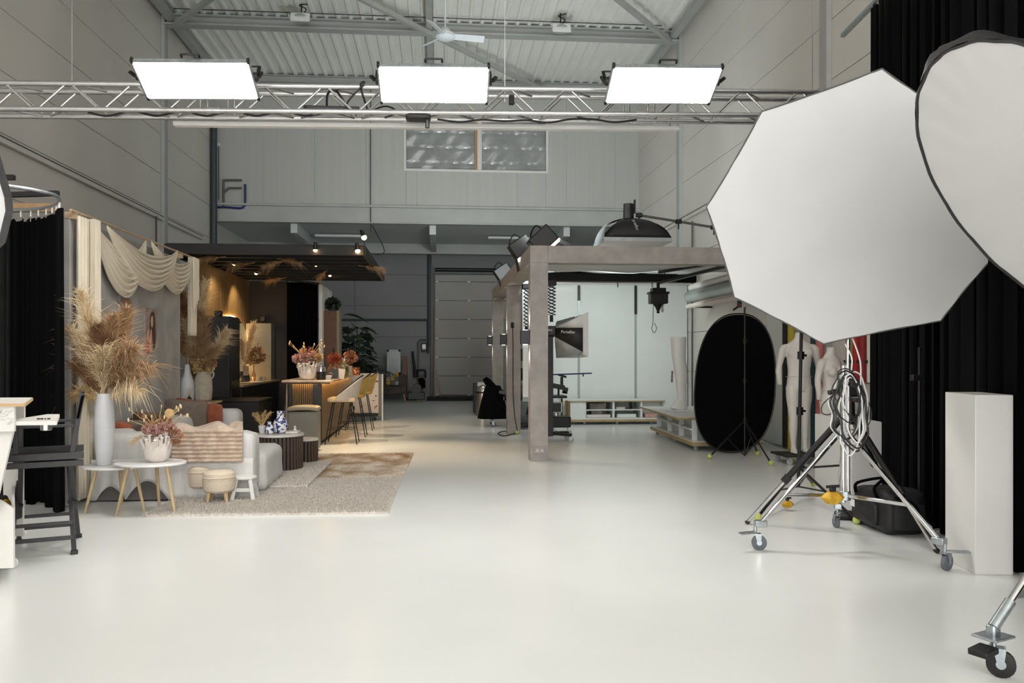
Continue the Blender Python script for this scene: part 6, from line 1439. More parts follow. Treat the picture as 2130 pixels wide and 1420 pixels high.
p = onx(1616, 740, XR - .1); MB().box(p.x - .03, p.x, onx(1642, 740, XR - .1).y, onx(1598, 740, XR - .1).y, .02, 2.4).build('leaning_panel', 'white_wall', label='white panel standing against the right wall beside the black roll', cat='panel', bevel=.004)
# white plinths
z_ = .84; a_, b_ = gd(1695, 1005), gd(1772, 1042); hh_ = at(1730, 868, (a_.y + b_.y)/2).z
d_ = (b_ - a_); nrm = Vector((-d_.y, d_.x, 0)).normalized()*.3
if nrm.x < 0: nrm = -nrm
MB().hexa([a_, b_, b_ + nrm, a_ + nrm], [p + Vector((0, 0, hh_)) for p in (a_, b_, b_ + nrm, a_ + nrm)]).build('plinth', 'white_paint', label='low white plinth behind the chrome stand', cat='plinth', bevel=.004)
A_, B_, C_ = gd(1966, 1162), gd(2029, 1195), gd(2108, 1196); hp_ = at(2029, 821, B_.y).z
e1 = A_ - B_; e2 = C_ - B_; ang = math.atan2(e1.y, e1.x); w_ = (e1.length + e2.length)/2; e1n = e1.normalized(); e2n = Vector((e1n.y, -e1n.x, 0)); 
if e2n.dot(e2) < 0: e2n = -e2n
dn = (e2.normalized() + e2n).normalized(); 
cs_ = [B_, B_ + e2, B_ + e2 + e1, B_ + e1]
MB().hexa(cs_, [p + Vector((0, 0, hp_)) for p in cs_]).build('pedestal', 'white_paint', label='tall white pedestal in front of the black curtain', cat='pedestal', bevel=.004)
# ---------------- black curtain on its track
cA, cB, cC = Vector((4.62, 8.5, 0)), Vector((gd(2124, 1205).x + .05, gd(2124, 1205).y, 0)), Vector((3.95, 2.4, 0))
zt5 = at(1805, 18, 8.5).z
def cur(u, v):
    L1 = (cB - cA).length; L2 = (cC - cB).length; s = u*(L1 + L2)
    p = cA.lerp(cB, s/L1) if s < L1 else cB.lerp(cC, (s - L1)/L2)
    k = s/.24; w = .045*math.sin(2*PI*k + .6*math.sin(k*.7)) + .015*math.sin(2*PI*k*2.3 + 1)
    return (p.x - w*(1.15 - .3*v), p.y + .03*math.sin(4*PI*k), .015 + (zt5 - .015)*v)
MB().grid(cur, 420, 14).build('stage_curtain', 'black_cloth', label='tall black curtain along the right side of the hall', cat='curtain', solid=.004)
tk = thing('curtain_track', 'pale metal track carrying the tall black curtain', 'track', (4.5, 7, zt5 + .05)); pE = at(1772, 26, 9.3)
MB().bar((4.72, 9.4, zt5 + .06), (cA.x, cA.y, zt5 + .06), .05, .04).build('track', 'zinc', tk); MB().bar((cA.x, cA.y, zt5 + .06), (cB.x, cB.y, zt5 + .06), .05, .04).build('track', 'zinc', tk); MB().bar((cB.x, cB.y, zt5 + .06), (cC.x, cC.y, zt5 + .06), .05, .04).build('track', 'zinc', tk)
for k in range(14): p = cA.lerp(cB, k/13); MB().obox((p.x, p.y, zt5 + .02), (.02, .02, .06)).build('glider', 'black_plastic', tk)
for p in (cA, cB): MB().tube([(p.x, p.y, zt5 + .08), (p.x, p.y, ZR)], .006, 5).build('wire', 'black_metal', tk)
# ---------------- octagonal softbox on the chrome wheeled stand
pxs = [(1835, 143), (1585, 232), (1470, 430), (1528, 618), (1713, 715), (1957, 667), (2057, 545), (2012, 262)]
wl_, wr_, wb_ = gd(1571, 1143), gd(1965, 1187), gd(1742, 1098)
sc_ = (wl_ + wr_ + wb_)/3; col_c = Vector((at(1757, 1010, sc_.y).x, sc_.y, 0))
oc = at(1770, 450, sc_.y - .42)
N = Vector((-.22, -1, -.38)).normalized()
def onplane(px_, py_, c0, n_):
    r = Vector(ray(px_, py_)); o = Vector((0, 0, EYE)); t = (c0 - o).dot(n_)/r.dot(n_); return o + r*t
rim = [onplane(*p, oc, N) for p in pxs]
cen = sum(rim, Vector())/8
ob = thing('octagonal_softbox', 'large white octagonal softbox on the chrome wheeled stand', 'softbox', (cen.x, cen.y, min(p.z for p in rim)))
def rimp(u):
    k = (u*8) % 8; i = int(k); f = k - i; a, b = rim[i % 8], rim[(i+1) % 8]; p = a.lerp(b, f); return p + (cen - p)*.008*math.sin(PI*f)
def face(u, v):
    p = rimp(u); q = cen.lerp(p, v); k = (u*8) % 1
    return q + N*(.03*(1 - v*v) + .006*math.sin(PI*v)*math.sin(u*2*PI*5 + 2)*v + .0015*math.sin(u*2*PI*17)*v*v)
MB().grid(face, 160, 22, closeu=True).build('front_diffuser', 'softbox_white', ob)
apx = cen - N*.62
def shell(u, v):
    p = rimp(u); q = p.lerp(apx + (p - cen)*.09, v); return q - N*(.16*math.sin(PI*v))
MB().grid(shell, 96, 12, closeu=True).build('shell', 'softbox_black', ob)
MB().tube([rimp(i/96) - N*.004 for i in range(96)], .007, 6, closed=True).build('edge_binding', 'grey_pipe', ob)
hd_ = MB().cyl(apx + N*.03, apx - N*.28, .075, .07, 18); hd_.build('flash_head', 'black_plastic', ob)
MB().tube([apx - N*.1, Vector((col_c.x, col_c.y, apx.z - .2)), Vector((col_c.x, col_c.y, apx.z - .35))], .03, 8).build('mount', 'black_metal', ob)
ct = thing('chrome_stand', 'chrome wheeled light stand under the octagonal softbox', 'light stand', (col_c.x, col_c.y, 0))
zlow = at(1757, 1030, col_c.y).z; zcol = at(1757, 905, col_c.y).z
MB().cyl((col_c.x - .012, col_c.y, zlow - .05), (col_c.x - .012, col_c.y, at(1757, 760, col_c.y).z), .021, n=16).build('column', 'chrome', ct)
MB().cyl((col_c.x + .02, col_c.y - .01, zlow), (col_c.x + .02, col_c.y - .01, apx.z - .33), .017, n=16).build('column', 'chrome', ct)
for z in (zcol, at(1757, 790, col_c.y).z, zlow): MB().cyl((col_c.x, col_c.y, z - .035), (col_c.x, col_c.y, z + .035), .048, n=8).build('collar', 'zinc', ct, bevel=.004)
for i, wq in enumerate((wl_, wr_, wb_)):
    r_ = .057 if i < 2 else .05; d_ = (wq - col_c); d_.z = 0; d_.normalize(); top_ = Vector((col_c.x, col_c.y, zcol)) + d_*.05; end = wq - d_*.04 + Vector((0, 0, .2))
    lg_ = MB().bar(top_, end, .03, .03).build('leg', 'chrome', ct, bevel=.008)
    MB().obox(end + Vector((0, 0, -.0)), (.09, .06, .05), (0, 0, math.atan2(d_.y, d_.x))).build('leg_socket', 'zinc', lg_, bevel=.006)
    kk = top_.lerp(end, .68); MB().bar(Vector((col_c.x, col_c.y, zlow)), kk, .022, .026).build('spreader', 'chrome', ct, bevel=.004)
    caster(ct, (wq.x, wq.y, .19), r_, 'wheel_grey', 'zinc', (-.3, .5, 1.57)[i])
    bp_ = Vector((wq.x, wq.y, .135)); MB().bar(bp_, bp_ + Vector(((-.13, .2, .02)[i], -.04, -.0)), .05, .012).build('brake_pedal', 'zinc', ct)
# cable bundle on the stand
cbx = Vector((col_c.x, col_c.y - .05, at(1757, 830, col_c.y).z)); rr = random.Random(17)
cbn = thing('cable_bundle', 'tangle of white and black cables hung on the chrome stand', 'cables', (cbx.x, cbx.y, cbx.z - .3))
for i in range(10):
    w_ = rr.uniform(.06, .13); h_ = rr.uniform(.16, .3); cx_ = cbx.x + rr.uniform(-.05, .05); cy_ = cbx.y - rr.uniform(0, .08); ph = rr.uniform(-.3, .3); zt6 = cbx.z + rr.uniform(.15, .24)
    pts = [(cx_ + w_*math.sin(t/14*2*PI + ph)*(1 + .15*math.sin(3*t)), cy_ + .03*math.cos(t/14*2*PI), zt6 - h_ + h_*math.cos(t/14*2*PI)) for t in range(15)]
    MB().tube(spline(pts, 3), rr.uniform(.0045, .007), 6).build('loop', 'white_plastic' if i % 3 == 0 else 'black_plastic', cbn)
for i, (a_, b_) in enumerate((((1758, 715), (1770, 775)), ((1772, 700), (1790, 800)), ((1752, 880), (1752, 930)))): MB().tube(spline([at(*a_, cbx.y), at((a_[0] + b_[0])/2 + 8, (a_[1] + b_[1])/2, cbx.y - .03), at(*b_, cbx.y)], 6), .006, 6).build('strand', 'white_plastic', cbn)
MB().tube(spline([at(1785, 790, cbx.y), at(1808, 840, cbx.y), at(1812, 870, cbx.y), at(1795, 895, cbx.y), at(1770, 893, cbx.y)], 6), .004, 6).build('strand', 'black_plastic', cbn)
MB().tube(spline([at(1735, 820, cbx.y), at(1712, 840, cbx.y), at(1710, 858, cbx.y), at(1725, 862, cbx.y), at(1740, 848, cbx.y)], 6), .004, 6).build('strand', 'black_plastic', cbn)
for px_, py_ in ((1731, 815), (1783, 832), (1775, 800)): MB().obox(at(px_, py_, cbx.y - .05), (.06, .04, .035), (0, rr.uniform(-.5, .5), 0)).build('plug', 'black_plastic', cbn, bevel=.006)
# yellow counterweights
mat('weight_yellow', (206, 166, 36), .6, rgb2=(176, 132, 24), vscale=14, bump=.1, bscale=40)
def weight(c, s, lab):
    t = thing('counterweight', lab, 'counterweight', c - Vector((0, 0, s*.6)), group='yellow counterweights'); b = MB()
    ring = lambda r, z, ph=0: [c + Vector((r*math.cos(2*PI*i/6 + ph), r*.7*math.sin(2*PI*i/6 + ph), z)) for i in range(6)]
    b.add(ring(s*.45, s*.45) + ring(s, 0) + ring(s*.5, -s*.5), [(0, 1, 2, 3, 4, 5)] + [(i, (i+1) % 6, 6 + (i+1) % 6, 6 + i) for i in range(6)] + [(6 + i, 6 + (i+1) % 6, 12 + (i+1) % 6, 12 + i) for i in range(6)] + [tuple(range(12, 18))[::-1]])
    b.build('body', 'weight_yellow', t, smooth=0, bevel=.008); MB().obox(c + Vector((0, 0, s*.6)), (s*.45, s*.3, s*.35)).build('clamp', 'black_plastic', t, bevel=.006); MB().bar(c + Vector((-s*.5, 0, s*.8)), c + Vector((s*.5, 0, s*.85)), .015, .02).build('lever', 'black_plastic', t)
weight(at(1732, 1034, col_c.y - .12), .1, 'yellow counterweight clamped to the chrome stand')
weight(at(1638, 1048, gd(1640, 1062).y), .07, 'yellow counterweight behind the left leg of the chrome stand')
# black tripod with chrome lower legs
tc_ = Vector((at(1766, 900, sc_.y + .55).x, sc_.y + .55, 0)); zt7 = at(1766, 852, tc_.y).z
bt = thing('black_tripod', 'big black camera tripod with chrome lower legs', 'tripod', tc_)
MB().cyl((tc_.x, tc_.y, zt7 - .12), (tc_.x, tc_.y, zt7 + .1), .05, .045, 14).build('crown', 'black_plastic', bt); MB().obox((tc_.x, tc_.y, zt7 + .17), (.16, .12, .12)).build('fluid_head', 'black_plastic', bt, bevel=.02); MB().obox((tc_.x - .03, tc_.y - .03, zt7 + .06), (.05, .03, .04)).build('level', 'red_brush', bt)
for f in (gd(1555, 1090), gd(1948, 1150), gd(1842, 1020)):
    a_ = Vector((tc_.x, tc_.y, zt7)); f = f + Vector((0, 0, .02)); m_ = a_.lerp(f, .62)
    l_ = MB().tube([a_ + (f - a_)*.03, m_], .027, 12).build('leg', 'black_metal', bt); MB().tube([m_, f], .016, 10).build('lower_leg', 'chrome', l_); MB().tube([m_ + (a_ - m_)*.06, m_ - (a_ - m_)*.02], .036, 10).build('leg_lock', 'black_plastic', l_); MB().ball(f, .024, 12, (1, 1, .7)).build('foot', 'black_plastic', l_)
for k in (.5,):
    MB().tube([Vector((tc_.x, tc_.y, zt7)).lerp(gd(1555, 1090), .5), (tc_.x, tc_.y, zt7*.55)], .01, 6).build('spreader', 'black_metal', bt)
# tall thin stand in front of the male mannequin
c = gd(1660, 1040); tripod('tall_stand', 'tall black stand in front of the male mannequin', c, [gd(1576, 1082), gd(1782, 1090), gd(1690, 1010)], at(1662, 970, c.y).z, .14, at(1672, 640, c.y).z, r=.02, lean=(.02, 0))
# camera bag
a_, b_, c3 = gd(1800, 1098), gd(1876, 1131), gd(1930, 1112)
bgc = (a_ + c3)/2 + Vector((0, .12, 0)); bg = thing('camera_bag', 'black soft camera bag with a white tag on the floor', 'bag', bgc)
dx_ = (b_ - a_); rz = math.atan2(dx_.y, dx_.x); hb = at(1850, 1038, b_.y).z
MB().rbox(Vector((0, 0, hb/2)), (.62, .36, hb), .07, 8, lambda p: p + Vector((0, 0, .02*math.sin(p.x*9)*(p.z > 0)))).build('body', 'softbox_black', bg, local=True); bg.rotation_euler = (0, 0, rz)
MB().rbox(Vector((-.03, -.19, hb*.42)), (.42, .06, hb*.55), .03).build('front_pocket', 'softbox_black', bg, local=True); MB().box(-.24, -.16, -.224, -.22, hb*.45, hb*.62).build('tag', 'white_plastic', bg, local=True)
MB().tube(spline([(-.2, -.19, hb*.8), (-.15, -.2, hb*1.05), (0, -.05, hb*1.22), (.15, -.2, hb*1.05), (.2, -.19, hb*.8)], 5), .014, 6).build('handle', 'black_cloth', bg, local=True)
MB().rbox(Vector((.335, 0, hb*.45)), (.07, .26, hb*.6), .03).build('end_pocket', 'softbox_black', bg, local=True); MB().tube(spline([(.3, -.1, hb*.9), (.4, 0, hb*.8), (.42, .05, hb*.5)], 4), .012, 6).build('strap', 'black_cloth', bg, local=True)
c = gd(1772, 1085); MB().rbox(c + Vector((.03, .1, .04)), (.26, .12, .08), .035, rot=(0, 0, -.3)).build('shoe', 'black_plastic', label='black pouch lying on the floor left of the camera bag', cat='pouch')
# hidden stand by the curtain
c = gd(1955, 1110); ts = thing('background_stand', 'thin black stand against the black curtain behind the pedestal', 'light stand', (c.x - .12, c.y + .1, 0)); c = c + Vector((-.12, .1, 0))
MB().cyl((c.x, c.y, .02), (c.x, c.y, at(1972, 722, c.y).z), .012).build('pole', 'black_metal', ts); MB().obox((c.x - .02, c.y, at(1960, 785, c.y).z), (.1, .05, .05)).build('clamp', 'black_plastic', ts, bevel=.006); MB().box(c.x - .02, c.x + .02, c.y - .02, c.y + .02, .08, .1).build('ring', 'red_brush', ts)
for dx, dy in ((-.25, -.1), (.2, .1), (0, .25)): MB().tube([(c.x, c.y, .16), (c.x + dx, c.y + dy, .012)], .012, 6).build('leg', 'black_plastic', ts)
# ---------------- round parabolic softbox at the right edge
pts_ = [(2130, 92), (2040, 90), (1960, 112), (1922, 160), (1905, 210), (1910, 270), (1940, 370), (2000, 462), (2050, 540), (2130, 592)]
cw2 = gd(2066, 1405); pc = at(2195, 360, cw2.y + .15); N2 = Vector((-.5, -1, -.75)).normalized()
# conic through the visible rim points -> smooth closed rim
import numpy as np
P_ = np.array(pts_, float); mu = np.array([2100., 340.]); Q = (P_ - mu)/300.
Am = np.column_stack([Q[:, 0]**2, Q[:, 0]*Q[:, 1], Q[:, 1]**2, Q[:, 0], Q[:, 1]])
sol, *_ = np.linalg.lstsq(Am, np.ones(len(Q)), rcond=None)
a_, b_, c_2, d_2, e_2 = sol; M2 = np.array([[2*a_, b_], [b_, 2*c_2]]); x0 = np.linalg.solve(M2, [-d_2, -e_2])
k_ = 1 + a_*x0[0]**2 + b_*x0[0]*x0[1] + c_2*x0[1]**2
ev, evec = np.linalg.eigh(np.array([[a_, b_/2], [b_/2, c_2]])); ok = bool(k_ > 0 and (ev > 0).all())
def rim2px(t):
    v = evec @ (np.array([math.cos(t), math.sin(t)])*np.sqrt(k_/ev)) + x0; return v*300 + mu
rim2 = [onplane(*rim2px(2*PI*i/72), pc, N2) for i in range(72)] if ok else [onplane(2190 + 285*math.cos(i/36*PI), 345 + 265*math.sin(i/36*PI), pc, N2) for i in range(72)]
cen2 = sum(rim2, Vector())/72
pb2 = thing('parabolic_softbox', 'round white parabolic softbox with black shell at the right edge', 'softbox', (cen2.x, cen2.y, min(p.z for p in rim2)))
rad2 = sum((p - cen2).length for p in rim2)/72
def rp2(u): 
    k = (u*72) % 72; i = int(k); return rim2[i % 72].lerp(rim2[(i+1) % 72], k - i)
def face2(u, v): 
    q = cen2.lerp(rp2(u), v); return q + N2*(.035*(1 - v*v) + .002*math.sin(u*2*PI*24)*v**4)
mat('softbox_grey', (172, 172, 170), .75, var=.03, vscale=2, bump=.05, bscale=4)
MB().grid(face2, 144, 16, closeu=True).build('front_diffuser', 'softbox_grey', pb2)
ap2 = cen2 - N2*rad2*.95
def shell2(u, v): 
    p = rp2(u)*1.0; p = p + (p - cen2)*.012; q = p.lerp(ap2 + (p - cen2)*.1, v); return q - N2*.22*math.sin(PI*v) + (p - cen2)*(.22*math.sin(PI*v) + .02*math.sin(u*2*PI*13 + 2*math.sin(u*9))*math.sin(PI*v))
MB().grid(shell2, 144, 14, closeu=True).build('shell', 'softbox_black', pb2)
MB().tube([rp2(i/144) + (rp2(i/144) - cen2)*.004*math.sin(i*.9) for i in range(144)], .008, 6, closed=True).build('edge_binding', 'softbox_black', pb2)
MB().cyl(ap2 + N2*.05, ap2 - N2*.25, .08, .07, 18).build('flash_head', 'black_plastic', pb2)
# its stand
sc2 = Vector((cw2.x + .75, cw2.y + .25, 0)); cs2 = thing('roller_stand', 'heavy chrome roller stand at the right edge', 'light stand', sc2)
MB().cyl((sc2.x, sc2.y, .25), (sc2.x, sc2.y, ap2.z - .1), .022, n=14).build('column', 'chrome', cs2); MB().tube([(sc2.x, sc2.y, ap2.z - .12), ap2 - N2*.12], .022, 10).build('head_arm', 'chrome', cs2)
for i, f in enumerate((cw2, Vector((sc2.x + .5, sc2.y - .55, 0)), Vector((sc2.x + .3, sc2.y + .7, 0)))):
    d_ = (f - sc2); d_.z = 0; d_.normalize(); top_ = Vector((sc2.x, sc2.y, .95)); r_ = .062; end = Vector((f.x, f.y, .225)) + d_*.0
    l_ = MB().tube([top_, end], .017, 12).build('leg', 'chrome', cs2)
    so_ = MB().tube([end + (top_ - end).normalized()*.16, end], .026, 12).build('leg_socket', 'zinc', l_)
    MB().obox((f.x, f.y, .185), (.15, .12, .012), (0, 0, .4)).build('caster_plate', 'zinc', l_, bevel=.003)
    MB().obox((f.x, f.y, .21), (.055, .045, .06), (0, 0, .4)).build('clevis', 'zinc', l_, bevel=.01)
    caster(cs2, (f.x, f.y, .185), r_, 'wheel_black', 'zinc', -.6)
    bd = Vector((-.75, -.35, 0)).normalized(); b0_ = Vector((f.x, f.y, .135)) + bd*.03
    MB().bar(b0_ + bd*.0, b0_ + bd*.1 + Vector((0, 0, -.01)), .09, .03).build('brake_pedal', 'black_plastic', cs2, bevel=.005)
    kk = top_.lerp(end, .62); MB().bar(Vector((sc2.x, sc2.y, .33)), end + (top_ - end).normalized()*.2, .02, .03).build('spreader', 'zinc', cs2)
# ================================================================ left foreground
# changing booth rail and curtains
zr = at(70, 437, 8.72).z
pr = [gd(20, 437, zr) - Vector((.8, 0, 0)), gd(20, 437, zr), gd(80, 434, zr), gd(115, 426, zr), gd(124, 416, zr), gd(112, 405, zr), gd(70, 395, zr), gd(20, 387, zr), gd(-60, 375, zr)]
br_ = thing('booth_rail', 'curved metal curtain rail of the changing booth', 'curtain rail', (pr[3].x - .4, 8.2, zr)); sp_ = spline(pr, 8)
MB().tube(sp_, .017, 8).build('rail', 'zinc', br_)
for i in range(10, 34, 3): p = sp_[i]; MB().obox(p + Vector((0, 0, -.04)), (.012, .012, .06)).build('hook', 'white_plastic', br_)
for (a_, b_) in (((-80, 408), (122, 402)), ((-80, 370), (30, 369))): MB().bar(at(a_[0], a_[1], 8.0), at(b_[0], b_[1], 8.0), .05, .045).build('support_bar', 'black_metal', br_)
MB().bar(at(-60, 432, 9.0), at(120, 432, 9.0), .04, .09).build('booth_plank', 'timber', label='wooden plank at the top of the changing booth', cat='plank', bevel=.004)
pB = [Vector((p.x, p.y, 0)) for p in sp_[8:36]]
def bcur(u, v):
    k = u*(len(pB) - 1); i = min(int(k), len(pB) - 2); p = pB[i].lerp(pB[i+1], k - i); d_ = (pB[i+1] - pB[i]).normalized(); n_ = Vector((-d_.y, d_.x, 0))
    w_ = .03*math.sin(u*2*PI*15 + math.sin(u*9)) * (1.2 - .4*v) + .012*math.sin(u*2*PI*33)
    q = p + n_*w_; bz_ = .03 + .03*math.sin(u*23); return (q.x, q.y, bz_ + (zr - .1 - bz_ + .02*math.sin(u*2*PI*15))*v)
MB().grid(bcur, 220, 14).build('booth_curtain', 'black_cloth', label='black curtain of the changing booth left of the display wall', cat='curtain', solid=.004)
a_ = at(-90, 900, 8.95); b_ = at(30, 900, 8.95); curtain('booth_back_curtain', 'dark grey curtain at the left edge behind the desk', (a_.x, 8.9), (b_.x, 8.9), .03, zr - .1, 'grey_cloth', 9, .035, 9)
# softbox peeking in at the left edge
pts3 = [(-75, 300), (-4, 322), (21, 408), (24, 440), (8, 505), (-60, 570), (-140, 540), (-170, 430), (-140, 330)]; c3_ = at(-70, 432, 3.6); N3 = Vector((.8, -1, -.1)).normalized()
rim3 = [onplane(*p, c3_, N3) for p in pts3]; cen3 = sum(rim3, Vector())/len(rim3); sl = thing('edge_softbox', 'black rimmed softbox showing at the left picture edge', 'softbox', (cen3.x, cen3.y, min(p.z for p in rim3)))
nn = len(rim3); b = MB(); b.add([cen3 + N3*.0] + [cen3.lerp(p, .86) for p in rim3], [(0, i + 1, (i + 1) % nn + 1) for i in range(nn)]); b.build('diffuser', 'softbox_white', sl, smooth=0)
for i in range(nn):
    p, q = rim3[i], rim3[(i+1) % nn]; MB().hexa([p - N3*.02, q - N3*.02, cen3.lerp(q, .84) - N3*.02, cen3.lerp(p, .84) - N3*.02], [p + N3*.03, q + N3*.03, cen3.lerp(q, .84) + N3*.015, cen3.lerp(p, .84) + N3*.015]).build('rim_segment', 'softbox_black', sl)
ap3 = cen3 - N3*.35
for i in range(nn):
    b = MB(); b.add([rim3[i] - N3*.02, rim3[(i+1) % nn] - N3*.02, ap3], [(0, 1, 2)]); b.build('shell_panel', 'softbox_black', sl, solid=.004)
MB().cyl(ap3 + N3*.04, ap3 - N3*.22, .06, n=14).build('flash_head', 'black_plastic', sl)
MB().tube([ap3 - N3*.15, ap3 + Vector((-.45, .1, -.1))], .016, 8).build('arm', 'black_metal', sl)
for dz_ in (0,): MB().tube([ap3 + Vector((-.45, .1, -.1)), (ap3.x - .45, ap3.y + .1, .02)], .016, 8).build('pole', 'black_metal', sl)
for dx, dy in ((-.4, .1), (.15, -.35), (.2, .35)): MB().tube([(ap3.x - .45, ap3.y + .1, .55), (ap3.x - .45 + dx, ap3.y + .1 + dy, .012)], .011, 6).build('leg', 'black_metal', sl)
# ---------------- director's chair
cc = (gd(149, 1155) + gd(155, 1119) + gd(34, 1168) + gd(40, 1122))/4
dc_ = thing('director_chair', 'tall charcoal folding director chair at the make up desk', 'chair', (cc.x, cc.y, 0), math.radians(22))
def cp_(b, name, m='charcoal_wood', bv=.004): return b.build(name, m, dc_, local=True, bevel=bv)
hx, hy, zs2, zar, zbk = .2, .27, .73, .95, 1.2
for k in (-1, 1):
    y = k*hy
    cp_(MB().box(-hx - .07, hx + .06, y - .016, y + .016, zs2 - .075, zs2 - .03), 'seat_rail'); cp_(MB().box(-hx - .07, hx + .06, y - .02, y + .02, zs2 - .022, zs2 + .03), 'side_rail')
    cp_(MB().box(-hx - .09, hx, y - .03, y + .03, zar, zar + .022), 'armrest'); cp_(MB().box(-hx + .0, -hx + .035, y - .012, y + .012, zs2 + .03, zar), 'arm_post')
    cp_(MB().bar((hx - .02, y, zs2), (hx + .05, y, zbk), .038, .022, (0, 1, 0)), 'back_post')
cp_(MB().box(-hx, hx, -hy, hy, zs2 - .028, zs2 - .02), 'seat_canvas', 'black_cloth', 0)
cp_(MB().hexa([(hx + .01, -hy - .02, zar + .06), (hx + .03, -hy - .02, zar + .06), (hx + .03, hy + .02, zar + .06), (hx + .01, hy + .02, zar + .06)], [(hx + .045, -hy - .02, zbk - .015), (hx + .065, -hy - .02, zbk - .015), (hx + .065, hy + .02, zbk - .015), (hx + .045, hy + .02, zbk - .015)]), 'back_canvas', 'black_cloth', .003)
for sx_ in (-1, 1):
    for k in (-1, 1):
        x0_ = sx_*(hx - .04) + k*.012; x1_ = sx_*(hx + .01) + k*.012
        cp_(MB().bar((x0_, -k*hy, zs2 - .04), (x1_, k*.31, .0), .034, .02, (0, 1, 0)), 'leg'); cp_(MB().box(x1_ - .025, x1_ + .025, k*.31 - .02, k*.31 + .02, 0, .03), 'foot_cap', 'black_plastic')
    cp_(MB().cyl((sx_*(hx - .02) - .03, 0, zs2*.47), (sx_*(hx - .02) + .03, 0, zs2*.47), .012), 'pivot', 'black_metal', 0)
for k in (-1, 1): cp_(MB().bar((-hx + .01, k*.27, .12), (hx - .01, k*.27, .12), .02, .03), 'stretcher'); cp_(MB().bar((-hx + .01, k*.2, .22), (hx - .01, k*.2, .22), .02, .026), 'stretcher')
# ---------------- white make-up desk
dk = thing('makeup_desk', 'white wheeled make up desk with birch edges at the left edge', 'desk', (at(-40, 1100, 5.9).x, 6.0, 0))
mat('desk_white', (224, 222, 217), .45, var=.03); mat('birch_edge', (196, 164, 122), .6, var=.1)
yd0, yd1 = 5.55, 6.25; zt8 = at(30, 838, yd0).z; xl8 = at(-200, 838, yd0).x
xe0 = at(51, 840, yd0).x; xe1 = at(67, 824, yd1).x
b = MB(); b.prism([(xl8, yd0, zt8 - .022), (xe0, yd0, zt8 - .022), (xe1, yd1, zt8 - .022), (xl8, yd1, zt8 - .022)], (0, 0, .022)); b.build('top', 'desk_white', dk)
MB().bar((xl8, yd0 - .003, zt8 - .012), (xe0, yd0 - .003, zt8 - .012), .006, .02).build('front_edge', 'birch_edge', dk); MB().bar((xe0 + .003, yd0, zt8 - .012), (xe1 + .003, yd1, zt8 - .012), .006, .02).build('side_edge', 'birch_edge', dk)
xb0 = at(30, 870, yd0 + .03).x; zb8 = at(20, 897, yd0 + .03).z
MB().box(xl8, xb0, yd0 + .03, yd0 + .05, zb8, zt8 - .024).build('front_board', 'desk_white', dk); MB().box(at(0, 850, yd1 - .3).x, at(50, 850, yd1 - .3).x, yd1 - .3, yd1 - .28, zb8 + .05, zt8 - .024).build('rear_board', 'desk_white', dk)
zsf = at(80, 884, yd0 + .05).z; xs1, xs2 = at(118, 884, yd0 + .05).x, at(124, 860, yd1).x
MB().prism([(xb0 - .1, yd0 + .05, zsf), (xs1, yd0 + .05, zsf), (xs2, yd1, zsf), (xb0 - .1, yd1, zsf)], (0, 0, .025)).build('side_shelf', 'desk_white', dk)
mat('relief', (206, 205, 202), .6); rr = random.Random(4)
for i in range(12):
    p = at(rr.uniform(-6, 25), rr.uniform(852, 884), yd0 + .029); MB().obox(p, (rr.uniform(.02, .05), .006, .006), (0, rr.uniform(-.9, .3), 0)).build('carved_stroke', 'relief', dk)
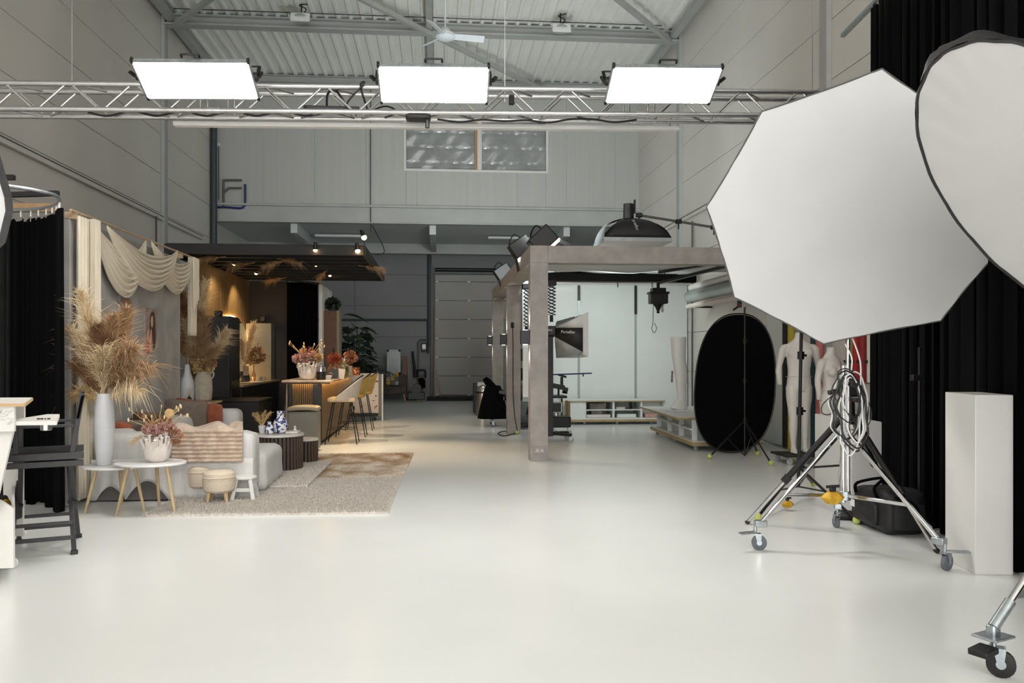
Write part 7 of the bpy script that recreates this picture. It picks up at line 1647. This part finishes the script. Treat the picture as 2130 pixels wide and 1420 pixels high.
# lower box with slanted side
xk = at(28, 1110, 5.75).x; y8, y9 = 5.75, 6.75; zk = at(10, 1172, y8).z + .02
def zpx(py, y): return at(20, py, y).z
poly = [(xl8, y8, .09), (xk, y8, .09), (xk, y8, zpx(1058, y8)), (at(0, 1040, y8).x, y8, zpx(1040, y8)), (xl8, y8, zpx(1000, y8))]
MB().prism(poly, (0, .02, 0)).build('lower_front', 'desk_white', dk)
poly = [(xl8, y9, .09), (at(48, 1080, y9).x, y9, .09), (at(48, 1000, y9).x, y9, zpx(950, y9)), (xl8, y9, zpx(950, y9))]
MB().prism(poly, (0, .02, 0)).build('lower_back', 'desk_white', dk)
xq = at(30, 1080, y9).x
MB().hexa([(xk - .02, y8 + .021, .09), (xk, y8 + .021, .09), (xq, y9, .09), (xq - .02, y9, .09)], [(xk - .02, y8 + .021, zpx(1058, y8)), (xk, y8 + .021, zpx(1058, y8)), (xq, y9, zpx(1010, y9)), (xq - .02, y9, zpx(1010, y9))]).build('lower_side', 'desk_white', dk)
MB().prism([(xl8, y8 + .021, .092), (xk - .022, y8 + .021, .092), (xq - .022, y9 - .001, .092), (xl8, y9 - .001, .092)], (0, 0, .02)).build('lower_floor', 'desk_white', dk)
MB().box(xl8, xl8 + .1, yd0 + .05, yd1, .1, zt8 - .03).build('desk_leg', 'desk_white', dk)
poly = [(xl8, yd0 + .1, .5), (at(-10, 960, yd0 + .1).x, yd0 + .1, .5), (at(28, 897, yd0 + .1).x, yd0 + .1, zb8), (xl8, yd0 + .1, zb8)]
MB().prism(poly, (0, .02, 0)).build('curved_bracket', 'desk_white', dk)
for p in (gd(20, 1181), gd(42, 1122)): caster(dk, (p.x, p.y, .09), .036, 'white_plastic', 'white_plastic', 0)
c = at(96, 886, yd0 + .3); c.z = zsf - .056; MB().lathe([(.03, 0), (.036, .004), (.036, .05), (.03, .055)], c, 24).build('glass_pot', 'chrome', label='small chrome pot under the desk side shelf', cat='pot')
c = at(93, 875, yd0 + .2); c.z = zsf + .026; kk_ = thing('makeup_clips', 'row of tiny dark clips on the desk side shelf', 'clips', c)
for i in range(4): MB().obox(c + Vector((-.04 + .022*i, 0, .004)), (.016, .01, .008), (0, 0, i)).build('clip', 'black_plastic', kk_)
c = Vector((at(6, 1040, 6.3).x, 6.3, .112)); tw = thing('tape_roll', 'black and yellow tape rolls inside the desk tray', 'tape', c)
MB().cyl(c + Vector((-.02, 0, .3)), c + Vector((.01, 0, .3)), .07, n=20).build('black_tape', 'black_plastic', tw); MB().cyl(c + Vector((.012, 0, .28)), c + Vector((.03, 0, .28)), .06, n=20).build('yellow_tape', 'weight_yellow', tw); MB().cyl(c, c + Vector((0, 0, .3)), .012).build('peg', 'birch_edge', tw)
